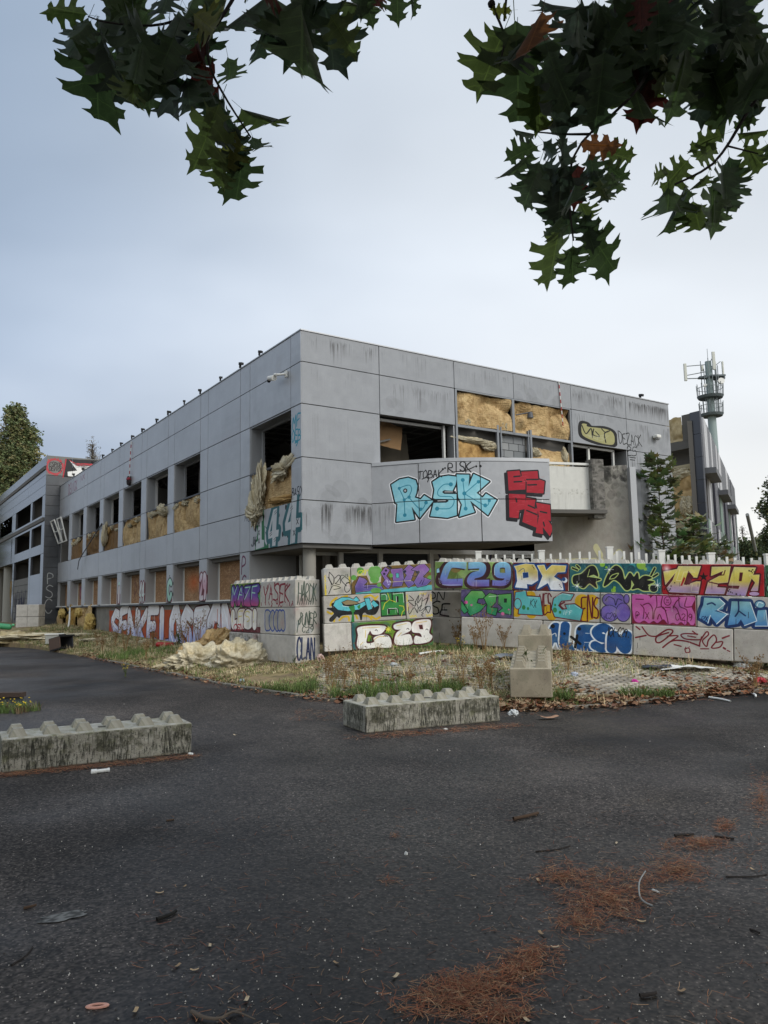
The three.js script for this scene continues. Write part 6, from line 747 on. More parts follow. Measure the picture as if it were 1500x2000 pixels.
stuffInst('dry_grass', blades(9, 0.16, 0.10, 0.005, 1.3), grassMat, 15000, (i) => {
  let s; for (;;) { s = bankSpot(-17, 10, 0.05, 5.5); const n = fbm(s[0] * 0.9 + 7, s[2] * 0.9, 0, 3); const pav = s[0] > 3.0 && s[3] < 1.7 && s[3] > 0.25; if (pav ? n < 0.56 || rnd() < 0.5 : n < 0.24) continue; break; }
  const g = greenPatch(s[0], s[2]), c = pick(rnd() < g ? GREEN : rnd() < 0.5 ? STRAW : rnd() < 0.5 ? GREEN : rnd() < 0.7 ? OLIVE : BROWN), v = rr(0.85, 1.4), far = s[2] < -18 ? 1.25 : 1; return { p: [s[0], s[1] - 0.01, s[2]], r: [rr(-0.2, 0.2), rnd() * 6.3, 0], s: [far, rr(0.2, 0.85) * (1 + g) * (rnd() < 0.05 ? 2.6 : 1), far], c: c.map((q) => q * v) };
}, null, 'short dry grass covering the bank between the road and the walls', 'grass');
stuffInst('green_grass', blades(12, 0.26, 0.08, 0.006, 0.8), grassMat, 420, (i) => { const C = [[0.15, -12.45, 0.5, 0.28], [0.9, -12.4, 0.35, 0.2], [-7.8, -23.7, 1.3, 0.9], [-1.7, -13.6, 0.5, 0.3], [1.4, -16.8, 0.5, 0.2], [-0.4, -12.7, 0.5, 0.2], [2.45, -11.55, 0.25, 0.12], [3.9, -11.9, 0.4, 0.12]][i % 8], x = C[0] + rr(-1, 1) * C[2], z = Math.min(C[1] + rr(-1, 1) * C[3], kerbZ(x) - 0.08), v = rr(0.7, 1.1); return { p: [x, groundY(x, z) - 0.01, z], r: [0, rnd() * 6.3, 0], s: rr(0.5, 1.0), c: pick(GREEN).map((q) => q * v) }; }, null, 'lusher green grass in tufts along the kerb', 'grass');
const leafBit = (() => { const g = new THREE.PlaneGeometry(0.1, 0.07, 3, 2).rotateX(-Math.PI / 2), P = g.attributes.position; for (let i = 0; i < P.count; i++) P.setY(i, 0.012 + 6 * (P.getX(i) ** 2) * 0.9 - 3 * P.getZ(i) ** 2); g.computeVertexNormals(); return g; })();
const LITTER = [[0.20, 0.10, 0.05], [0.15, 0.065, 0.03], [0.26, 0.15, 0.08], [0.32, 0.22, 0.13], [0.11, 0.05, 0.03], [0.22, 0.08, 0.03]];
stuffInst('leaf_litter', leafBit, std('#ffffff', 0.9), 5200, (i) => { for (;;) { let x, z, y; if (i % 4) { x = rr(-10, 9); const k = Math.hypot(1, Math.abs(kerbZ(x + 0.5) - kerbZ(x - 0.5))), e = (rnd() + rnd() - 1) * 0.34 * (x > 1.3 ? 1.5 : 1); z = kerbZ(x) - (0.08 + e) * k; if (e < -0.25 && rnd() < 0.7) continue; if (x < -0.8 && rnd() < 0.5) continue; } else { const s = bankSpot(-2, 9, 0.2, 4.5); if (fbm(s[0] * 1.4, s[2] * 1.4 + 5, 0, 3) < 0.5) continue; x = s[0]; z = s[2]; } y = groundY(x, z); const v = rr(0.6, 1.2); return { p: [x, y + 0.008 + rnd() * 0.03, z], r: [rr(-0.5, 0.5), rnd() * 6.3, rr(-0.4, 0.4)], s: rr(0.3, 1.1) * (x < -0.8 ? 0.7 : 1), c: pick(LITTER).map((q) => q * v) }; } }, null, 'drift of brown dead leaves along the kerb and on the bank', 'leaf litter');
// paving setts showing through the bank
stuffInst('paving_setts', new RoundedBoxGeometry(0.165, 0.05, 0.07, 1, 0.008), std('#ffffff', 0.95), 5600, (i) => { for (;;) { const a = rnd() < 0.66, r = Math.floor(rr(0, a ? 30 : 34)), c = Math.floor(rr(0, a ? 24 : 22)), x = (a ? 2.9 : -1.2) + c * 0.2 + (r % 2) * 0.1, zb = a ? -11.9 : -12.6, z = zb - r * 0.1 - (a ? (x - 3) * 0.28 : -(x) * 0.2), t = kerbZ(x) - z; if (t < 0.2 || behindWall(x, z - 0.3)) continue; const v = rr(0.75, 1.15), m = fbm(x * 1.6, z * 1.6, 0, 3) > 0.52 ? 0.7 : 1; return { p: [x, groundY(x, z) - 0.008 + rr(-0.004, 0.008), z], r: [rr(-0.03, 0.03), 0.26 * (a ? 1 : -0.5), rr(-0.03, 0.03)], c: [0.40 * v * m, 0.365 * v * m, 0.30 * v * m] }; } }, null, 'weathered paving setts among the grass on the bank', 'paving');
{ // kerb: stones end to end
  const ksm = ['#6a675e', '#5f5c53', '#747066'].map((c) => std(lin(c), 0.95)), K = struct('kerb', box(0.01, 0.01, 0.01, 3, -0.3, -12), ksm[0]); let x = -9; let n = 0; while (x < 9) { const s = (kerbZ(x + 0.05) - kerbZ(x - 0.05)) / 0.1, dx = 0.9 / Math.hypot(1, s), x2 = x + dx, z1 = kerbZ(x), z2 = kerbZ(x2), L = Math.hypot(x2 - x, z2 - z1); const g = new RoundedBoxGeometry(L - 0.012, 0.16, 0.11, 1, 0.02); const o = part('kerb_stone', g, ksm[n++ % 3], K); o.position.set((x + x2) / 2, -0.045 + 0.022 * hash(n, 2), (z1 + z2) / 2 - 0.03); o.rotation.y = -Math.atan2(z2 - z1, x2 - x); x = x2; } }
// weeds: stems with seed heads, leaves, some in yellow flower
const stemMat = std(lin('#8d7048'), 0.95), seedMat = std(lin('#78603f'), 0.95), wGreen = leafMat(lin('#4a5a2c'), 0.2), yel = std(lin('#d8b820'), 0.8), stemGreen = std(lin('#5a6434'), 0.9);
function weed(name, label, cat, group, h, kind, sd) {
  seed(sd); const T = thing(name, label, cat, [0, 0, 0], 0, group), st = [], lf = [], fl = [], n = kind === 'dry' ? 11 : 7;
  for (let i = 0; i < n; i++) { const a = rnd() * 6.283, H = h * rr(0.5, 1), L = H * rr(0.1, 0.4), p = [Math.cos(a) * L, H, Math.sin(a) * L], b = [rr(-0.05, 0.05), 0, rr(-0.05, 0.05)], m = [mix(b[0], p[0], 0.4), H * 0.55, mix(b[2], p[2], 0.4)]; st.push(tube([b, m, p], 0.006, 0.003, 4));
    const nb = kind === 'dry' ? 7 : 9; for (let k = 0; k < nb; k++) { const f = rr(kind === 'dry' ? 0.5 : 0.12, 1), q = f < 0.5 ? b.map((v, c) => mix(v, m[c], f * 2)) : m.map((v, c) => mix(v, p[c], f * 2 - 1)), e = [q[0] + rr(-0.1, 0.1), q[1] + rr(0.02, 0.12), q[2] + rr(-0.1, 0.1)]; if (kind === 'dry') { st.push(bar(q, e, 0.0032, 3)); lf.push(new THREE.OctahedronGeometry(rr(0.012, 0.024)).translate(...e)); } else { const g = new THREE.PlaneGeometry(rr(0.022, 0.04), rr(0.08, 0.15)).rotateX(rr(0.4, 1.2)).rotateY(rnd() * 6.3).translate(...q); lf.push(g); } }
    if (kind === 'flower') for (let k = 0; k < 5; k++) fl.push(new THREE.OctahedronGeometry(rr(0.018, 0.03)).scale(1, 0.5, 1).translate(p[0] + rr(-0.07, 0.07), p[1] + rr(-0.06, 0.06), p[2] + rr(-0.07, 0.07)));
  }
  part('stems', merge(st), kind === 'dry' ? stemMat : stemGreen, T).userData.kind = 'stuff'; part(kind === 'dry' ? 'seed_heads' : 'leaves', merge(lf), kind === 'dry' ? seedMat : wGreen, T).userData.kind = 'stuff'; if (fl.length) part('flowers', merge(fl), yel, T).userData.kind = 'stuff'; return T;
}
const ORD = ['first', 'second', 'third', 'fourth', 'fifth', 'sixth', 'seventh', 'eighth', 'ninth', 'tenth', 'eleventh', 'twelfth', 'thirteenth', 'fourteenth', 'fifteenth'];
{
  const set = (protos, list) => list.forEach(([px, py, s, label, group], i) => { const p = onGround(px, py), pr = protos[i % protos.length]; let o; if (i < protos.length) { o = pr; o.position.set(...p); o.rotation.y = i; } else o = copyOf(pr, null, p, i * 1.7); o.scale.setScalar(s); const same = group ? list.filter((q) => q[4] === group).sort((a, b) => a[0] - b[0]) : [], k = same.findIndex((q) => q[0] === px && q[1] === py); o.userData.label = same.length > 1 ? label + ', ' + ORD[k] + ' from the left' : label; o.userData.group = group; });
  const g1 = 'dry weeds before the block wall', l1 = 'dry brown weed before the bare wall block', g2 = 'dry weeds at the kerb', l2 = 'dry brown weed by the kerb behind the middle low block', g3 = 'dry weeds along the mural', l3 = 'dry weed on the bank before the white and blue mural', g4 = 'weeds under the bare block', l4 = 'dry weed before the bare square block left of the white C29';
  set([weed('dry_weed', 'x', 'weed', g1, 1.0, 'dry', 141), weed('dry_weed', 'x', 'weed', g1, 0.8, 'dry', 142), weed('dry_weed', 'x', 'weed', g1, 1.2, 'dry', 143)], [
    ...[[908, 1268], [930, 1272], [945, 1276], [962, 1270], [985, 1272], [1045, 1262], [1065, 1262], [920, 1264], [1000, 1266], [935, 1262], [955, 1264], [975, 1264], [1020, 1262], [893, 1270]].map(([a, b], i) => [a, b, [0.9, 0.75, 0.85][i % 3], l1, g1]), ...[[652, 1352], [672, 1346], [640, 1340], [700, 1342], [800, 1350], [940, 1352], [905, 1348], [860, 1352], [960, 1348], [726, 1348]].map(([a, b], i) => [a, b, [0.62, 0.5, 0.7][i % 3], l2, g2]), ...[[300, 1265], [345, 1262], [385, 1266], [410, 1262], [432, 1258], [268, 1258], [225, 1262], [200, 1272], [245, 1275], [285, 1288], [190, 1262], [360, 1275]].map(([a, b], i) => [a, b, [0.8, 0.7, 0.95][i % 3], l3, g3]), ...[[640, 1276], [655, 1278], [670, 1276], [683, 1275]].map(([a, b], i) => [a, b, 0.62, l4, g4]),
    [1110, 1318, 0.75, 'tall dry weed right of the two lengthwise blocks', undefined], [1241, 1268, 0.8, 'dry weed before the dark red tag, at its left', undefined], [1170, 1272, 0.55, 'dry weed before the dark blue letters, at the middle', undefined], [1475, 1345, 0.75, 'thin dry weed at the right end of the kerb', undefined], [1150, 1262, 0.6, 'dry weed before the black KX on the blue block', undefined]]);
  const gf = 'yellow flowering weeds by the dark red tag', lf2 = 'small yellow-flowered weed by the dark red tag';
  set([weed('flowering_weed', 'x', 'weed', gf, 0.8, 'flower', 151), weed('flowering_weed', 'x', 'weed', gf, 0.6, 'flower', 152)], [[880, 1262, 1.25, 'tall bushy weed with yellow flowers in the gap of the wall', undefined], [1300, 1284, 0.6, lf2, gf], [1335, 1284, 0.55, lf2, gf], [1275, 1280, 0.5, lf2, gf], [1425, 1296, 0.9, 'weed with yellow flowers before the small bare square block at the right', undefined], [1495, 1302, 0.9, 'weed with yellow flowers at the right edge of the photo', undefined], [900, 1276, 0.5, 'low weed with yellow flowers right of the gap', undefined], [855, 1264, 0.8, 'weed with few yellow flowers right of the white C29', undefined], [245, 1322, 0.4, 'small weed with yellow flowers by the kerb at the left', undefined]]);
  set([weed('green_weed', 'x', 'weed', undefined, 0.7, 'leafy', 161)], [[1045, 1350, 1.0, 'slender green weed against the nearer lengthwise block', undefined], [478, 1272, 1.25, 'tall leafy weed before the white bubble letters on the stack', undefined], [745, 1270, 0.6, 'leafy weed at the foot of the white C29', undefined], [815, 1268, 0.6, 'leafy weed at the right of the white C29', undefined], [575, 1300, 0.35, 'small green weed at the corner of the block stack', undefined], [433, 1262, 1.0, 'leafy weed at the right end of the mural', undefined], [350, 1262, 0.8, 'leafy weed at the middle of the mural', undefined]]);
}
// ---------------------------------------------------------------- dumped insulation and rubbish
{
  const pile = (px, py, sx, sy, sz, s, m, label, turn = 0, rough = 0.5, dy = 0) => { const p = onGround(px, py); return solo('insulation_heap', lump(sx, sy, sz, s, 4, rough, 0.55), m, label, 'insulation', null, [p[0], p[1] + sy * 0.3 + dy, p[2]], turn); };
  const tan = std(lin('#d8c6a4'), 0.95, { map: foamT }), paleTan = std(lin('#fbeed6'), 0.95, { map: foamT, ...fibre });
  pile(385, 1300, 0.85, 0.34, 0.45, 201, creamMat, 'flat cream heap of torn insulation at the kerb, front left of the pile', 0.3, 0.75); pile(462, 1300, 0.72, 0.42, 0.42, 202, creamMat, 'cream heap of torn insulation at the front right of the pile', 0.1, 0.7); pile(430, 1282, 0.58, 0.42, 0.36, 203, paleTan, 'rolled tan insulation bulging at the top of the pile', -0.5, 0.5, 0.2); pile(368, 1288, 0.3, 0.3, 0.28, 204, paleTan, 'small tan roll of insulation at the left of the pile', 0.4, 0.45); pile(490, 1284, 0.48, 0.36, 0.3, 205, foamPale, 'yellowish insulation lump against the block stack', 0.8, 0.7); pile(400, 1282, 0.32, 0.3, 0.26, 209, tan, 'hollow brownish curl of insulation in the middle of the pile', 0.2, 0.6, 0.1); pile(325, 1304, 0.3, 0.07, 0.18, 206, std(lin('#c9c5bb'), 0.95, { map: creamT }), 'thin grey-white scrap at the left tip of the insulation pile', 0.2, 0.6);
  pile(60, 1245, 3.2, 0.12, 0.9, 207, creamMat, 'long flat strew of white insulation scraps at the far left', -0.3, 0.9); pile(15, 1252, 1.3, 0.25, 0.6, 208, std(lin('#b7b2a4'), 0.95, { map: creamT }), 'grey heap of mixed debris at the left edge', 0, 0.9); pile(160, 1242, 0.9, 0.08, 0.3, 210, creamMat, 'white insulation scrap on the grass right of the dark bin', 0.2, 0.7); pile(188, 1251, 0.7, 0.07, 0.3, 211, creamMat, 'white insulation scrap on the grass, further right of the dark bin', 0, 0.7); pile(283, 1256, 0.22, 0.09, 0.18, 212, creamMat, 'small cream scrap on the grass before the mural', 0, 0.7);
  const dz = 1 / 28;
  { const p = at(120, 1246, 28.5), y = groundY(p[0], p[2]), T = thing('plastic_bin', 'tipped dark grey bin lying on the grass at the left', 'bin', [p[0], y + 0.22, p[2]], -0.6); part('body', merge([box(0.7, 0.04, 0.5, 0, -0.2, 0), box(0.7, 0.04, 0.5, 0, 0.22, 0), box(0.04, 0.42, 0.5, -0.34, 0, 0), box(0.7, 0.42, 0.04, 0, 0, -0.24)]).rotateZ(0.18), std(lin('#3b3c40'), 0.5), T); part('rim', merge([box(0.05, 0.06, 0.56, 0.36, 0.3, 0), box(0.05, 0.06, 0.56, 0.38, -0.13, 0)]), blackMat, T); part('side', box(0.66, 0.4, 0.03, 0, 0.02, 0.26).rotateZ(0.18), std(lin('#5b4a40'), 0.7), T); part('hinge', box(0.3, 0.08, 0.1, 0.05, 0.3, 0), blackMat, T); }
  { const p = at(107, 1226, 31), y = groundY(p[0], p[2]), T = thing('metal_cabinet', 'light grey metal box standing before the wing, behind the dark bin', 'cabinet', [p[0], y, p[2]], 0.3); part('body', new RoundedBoxGeometry(0.62, 0.34, 0.5, 2, 0.02).translate(0, 0.17, 0), std(lin('#a3a49f'), 0.6), T); part('lid', new RoundedBoxGeometry(0.7, 0.05, 0.56, 2, 0.015).translate(0, 0.37, 0), whiteMat, T); }
  { const p = onGround(322, 1265), T = thing('fire_extinguisher', 'red fire extinguisher lying on the grass before the mural', 'extinguisher', [p[0], p[1] + 0.09, p[2]], 0.35); part('cylinder', new THREE.CapsuleGeometry(0.08, 0.42, 6, 14).rotateZ(1.5), std(lin('#a01c1c'), 0.4), T); part('valve', new THREE.CylinderGeometry(0.03, 0.04, 0.14, 10).rotateZ(1.5).translate(0.34, 0.02, 0), blackMat, T); part('hose', tube([[0.34, 0.05, 0], [0.4, 0.1, 0.06], [0.36, 0.02, 0.12]], 0.014, 0.014), blackMat, T); }
  { const p = onGround(6, 1236), T = thing('plastic_bottle', 'green plastic bottle among the debris at the left edge', 'bottle', [p[0], p[1] + 0.3, p[2]], 0.2); part('body', new THREE.CapsuleGeometry(0.14, 0.5, 6, 12).rotateZ(1.45), std(lin('#3f8f62'), 0.4), T); part('cap', new THREE.CylinderGeometry(0.06, 0.06, 0.1, 10).rotateZ(1.45).translate(0.44, 0.05, 0), std(lin('#57a878'), 0.5), T); }
  const crump = (name, px, py, r, s, m, label, cat, flat = 0.6, y = null) => { const p = y === null ? onGround(px, py) : onY(px, py, 0); return solo(name, lump(r, r * flat, r * 0.8, s, 2, 0.7, 0.5), m, label, cat, null, [p[0], p[1] + r * flat * 0.4, p[2]], s); };
  const clear = std(lin('#b9bdbd'), 0.35), wht = std(lin('#d9dad6'), 0.7);
  crump('plastic_scrap', 1003, 1396, 0.075, 221, clear, 'crumpled clear plastic on the asphalt right of the middle low block', 'litter'); crump('plastic_bag', 1452, 1304, 0.2, 222, wht, 'white plastic bag on the bank at the right', 'bag', 0.35); crump('paper_scrap', 768, 1302, 0.08, 223, clear, 'crumpled silvery wrapper in the grass behind the middle low block', 'litter'); crump('plastic_scrap', 1122, 1322, 0.07, 224, std(lin('#aeb6c4'), 0.4), 'crumpled bluish plastic right of the lengthwise block', 'litter', 0.9); crump('paper_scrap', 793, 1669, 0.012, 225, wht, 'tiny white crumb on the open asphalt', 'litter', 1, 0); crump('rubber_ball', 1240, 1334, 0.045, 226, std(lin('#b8248a'), 0.5), 'small bright pink ball on the paving setts', 'ball', 1); crump('can', 1487, 1336, 0.12, 227, std(lin('#9c2026'), 0.5), 'crushed red packaging by the kerb at the right edge', 'litter', 0.6); crump('paper_scrap', 627, 1292, 0.09, 228, std(lin('#c4a8a0'), 0.7), 'crumpled pinkish packet at the corner between stack and wall', 'litter', 1.1); crump('plastic_scrap', 472, 1333, 0.05, 229, std(lin('#a9c0cc'), 0.5), 'pale blue wrapper at the kerb on the left', 'litter', 1); crump('paper_scrap', 871, 1425, 0.03, 230, wht, 'small white scrap before the middle low block', 'litter', 0.4, 0); crump('rubber_scrap', 819, 1431, 0.04, 231, blackMat, 'small black rubber scrap before the middle low block', 'litter', 0.5, 0); crump('plastic_scrap', 372, 1474, 0.03, 232, wht, 'white scrap at the right end of the left low block', 'litter', 0.5, 0); crump('plastic_scrap', 1073, 1248, 0.07, 233, std(lin('#b89a20'), 0.6), 'yellow plastic object beside the further lengthwise block', 'litter', 0.8);
  // rubbish sheets on the bank
  const sheet = (px, py, w, d, s, m, label, turn) => { const p = onGround(px, py), g = new THREE.PlaneGeometry(w, d, 24, 14).rotateX(-Math.PI / 2), P = g.attributes.position; for (let i = 0; i < P.count; i++) { const x = P.getX(i), z = P.getZ(i); P.setXYZ(i, x + 0.14 * (fbm(z * 4, s, 0, 3) - 0.5), 0.02 + 0.13 * Math.pow(fbm(x * 2.4 + s, z * 3, 0, 3), 1.5) * (0.5 + 0.5 * Math.cos(x * 4)), z + 0.16 * (fbm(x * 3, s + 3, 0, 3) - 0.5)); } g.computeVertexNormals(); return solo('plastic_sheet', g, m, label, 'sheet', null, [p[0], p[1] + 0.03, p[2]], turn); };
  sheet(1340, 1312, 1.0, 0.4, 241, wht, 'white sheet crumpled on the bank before the dark red tag', 0.1); sheet(1285, 1310, 0.5, 0.3, 242, std(lin('#2f3d48'), 0.5), 'dark blue sheet scrap beside the white one on the bank', -0.1); sheet(985, 1290, 0.45, 0.3, 243, std(lin('#7c8084'), 0.8), 'grey board scrap in the weeds before the bare block', 0.4);
  const stick = (name, a, b, r, m, label, cat, bend = 0.02, y = 0) => { const p = onGround(...a), q = onGround(...b), c = [(p[0] + q[0]) / 2 + bend, Math.max(p[1], q[1]) + r * 1.2, (p[2] + q[2]) / 2 + bend]; p[1] += r; q[1] += r; return solo(name, tube([p, c, q], r, r * 0.8, 6), m, label, cat); };
  stick('plastic_strip', [1385, 1364], [1427, 1372], 0.016, wht, 'thin white strip on the asphalt edge at the right', 'litter'); stick('plastic_strip', [1468, 1356], [1476, 1364], 0.018, wht, 'short white strip by the kerb at the right edge', 'litter'); stick('plastic_pipe', [818, 1281], [865, 1275], 0.03, wht, 'white pipe lying in the grass before the white C29', 'pipe'); stick('plastic_strip', [946, 1297], [968, 1300], 0.02, wht, 'white strip in the grass left of the lengthwise blocks', 'litter');
  const twig = std(lin('#2a2522'), 0.95), twigB = std(lin('#4b3a2c'), 0.95);
  stick('stick', [306, 1802], [344, 1784], 0.011, std(lin('#15130f'), 0.9), 'black broken stick on the asphalt at the lower left', 'stick', 0.01); stick('stick', [1003, 1604], [1051, 1592], 0.013, twigB, 'brown stick on the asphalt right of the centre', 'stick', 0.01); stick('stick', [46, 1777], [70, 1772], 0.008, twigB, 'short reddish twig at the left edge of the asphalt', 'stick', 0.005); stick('stick', [22, 1890], [64, 1853], 0.004, twig, 'thin bent twig at the lower left edge', 'stick', 0.015); stick('stick', [1318, 1637], [1355, 1634], 0.011, twig, 'dark stick on the upper needle patch at the right', 'stick', 0.005); stick('stick', [1396, 1636], [1434, 1643], 0.008, twig, 'thin dark stick at the right of the upper needle patch', 'stick', 0.005); stick('stick', [1250, 1955], [1282, 1948], 0.009, twig, 'black twig on the asphalt at the lower right', 'stick', 0.005); stick('stick', [1418, 1714], [1498, 1711], 0.004, twig, 'long thin twig at the right edge', 'stick', 0.02); stick('stick', [1046, 1665], [1114, 1653], 0.004, twig, 'faint thin twig above the needle patches', 'stick', 0.02); stick('stick', [1465, 1818], [1484, 1825], 0.006, twig, 'short twig at the right edge, lower down', 'stick', 0.004); stick('stick', [1210, 1772], [1228, 1783], 0.004, std(lin('#b9a890'), 0.9), 'pale straw on the middle needle patch', 'stick', 0.004); stick('stick', [325, 1605], [340, 1603], 0.006, twigB, 'small twig on the asphalt left of the centre', 'stick', 0.003);
  { const a = [[374, 1982], [400, 1994], [430, 1996], [452, 1984], [478, 1978]].map((q) => onY(...q)), T = thing('branch', 'forked grey twig at the bottom edge of the photo', 'twig', a[0]), L = a.map((p) => [p[0] - a[0][0], 0.012, p[2] - a[0][2]]); part('stem', tube(L, 0.008, 0.005, 6), std(lin('#5e544a'), 0.95), T); part('fork', tube([L[2], [L[2][0] + 0.04, 0.02, L[2][2] - 0.03], [L[2][0] + 0.13, 0.012, L[2][2] + 0.01]], 0.005, 0.003, 5), std(lin('#5e544a'), 0.95), T); }
  { const p = onY(190, 1968); solo('plastic_loop', new THREE.TorusGeometry(0.018, 0.0055, 8, 28).rotateX(Math.PI / 2).scale(1.9, 1, 0.75), std(lin('#d09a88'), 0.6), 'pink oval plastic loop on the asphalt at the bottom left', 'plastic loop', null, [p[0], 0.006, p[2]], 0.15); }
  { const a = onY(179, 1512), b = onY(213, 1508), T = thing('plastic_tube', 'white plastic tube end on the asphalt before the left low block', 'tube', a), d = [b[0] - a[0], 0, b[2] - a[2]]; part('shaft', bar([0, 0.02, 0], [d[0], 0.02, d[2]], 0.016, 12), wht, T); part('head', bar([-0.005, 0.02, 0], [d[0] * 0.28, 0.02, d[2] * 0.28], 0.022, 12), wht, T); part('collar', bar([d[0] * 0.92, 0.02, d[2] * 0.92], [d[0] * 1.02, 0.02, d[2] * 1.02], 0.02, 12), wht, T); }
  { const P = [[1262, 1725], [1250, 1738], [1249, 1752], [1255, 1765], [1268, 1773], [1276, 1776]].map((q, i) => { const w = onY(...q); return [w[0], 0.012 + (i === 0 ? 0.05 : i === 1 ? 0.03 : 0.004), w[2]]; }); solo('plastic_strap', tube(P, 0.0035, 0.005, 5), std(lin('#8f918e'), 0.6), 'curled grey-white plastic strap on the needle patch', 'strap'); }
  stick('plastic_strip', [1275, 1741], [1287, 1746], 0.006, wht, 'short white strip right of the curled strap', 'litter', 0.003);
  { const c = onY(125, 1791), pts = []; for (let i = 0; i < 28; i++) { const a = i / 28 * 6.283, n = 1 + 0.5 * (noise(i * 0.9, 6) - 0.5); pts.push(new THREE.Vector2(0.115 * n * Math.cos(a), 0.055 * n * Math.sin(a))); } solo('paint_spill', new THREE.ShapeGeometry(new THREE.Shape(pts)).rotateX(-Math.PI / 2), std('#ffffff', 0.9, { map: dataTex(64, 64, (u, v, i, j) => { const n = hash(i, j) < 0.45 ? 60 : 116; return [n, n, n * 0.98]; }) }), 'grey paint splash on the asphalt at the lower left', 'stain', null, [c[0], 0.005, c[2]], 0.5); }
  { const q = onY(20, 1376), T = thing('wooden_plank', 'dark plank lying on the small weedy patch at the left edge', 'plank', [q[0] - 0.25, 0.1, q[2]], -0.05); part('board', box(0.95, 0.07, 0.16, 0, 0.06, 0), std(lin('#3d3028'), 0.9), T); part('underside', box(0.9, 0.1, 0.1, 0, -0.03, 0), std(lin('#33383a'), 0.8), T); }
}
// small weedy patch at the left edge
{ const c = onY(18, 1390); seed(171); stuffInst('weedy_patch', blades(10, 0.2, 0.08, 0.006, 0.7), grassMat, 160, () => { const x = c[0] - 0.45 + rr(-0.9, 0.85) , z = c[2] + rr(-0.25, 0.25), v = rr(0.7, 1.1); return { p: [x, 0, z], r: [0, rnd() * 6.3, 0], s: rr(0.4, 1.0), c: pick(rnd() < 0.8 ? GREEN : BROWN).map((q) => q * v) }; }, null, 'low green weeds in a crack of the asphalt at the left edge', 'weeds');
  stuffInst('yellow_flowers', new THREE.OctahedronGeometry(0.018).scale(1, 0.6, 1), yel, 40, () => ({ p: [c[0] + rr(-0.5, 0.3), rr(0.1, 0.2), c[2] + rr(-0.2, 0.2)], s: rr(0.6, 1.2) }), null, 'yellow flowers of the weeds at the left edge', 'flowers'); }
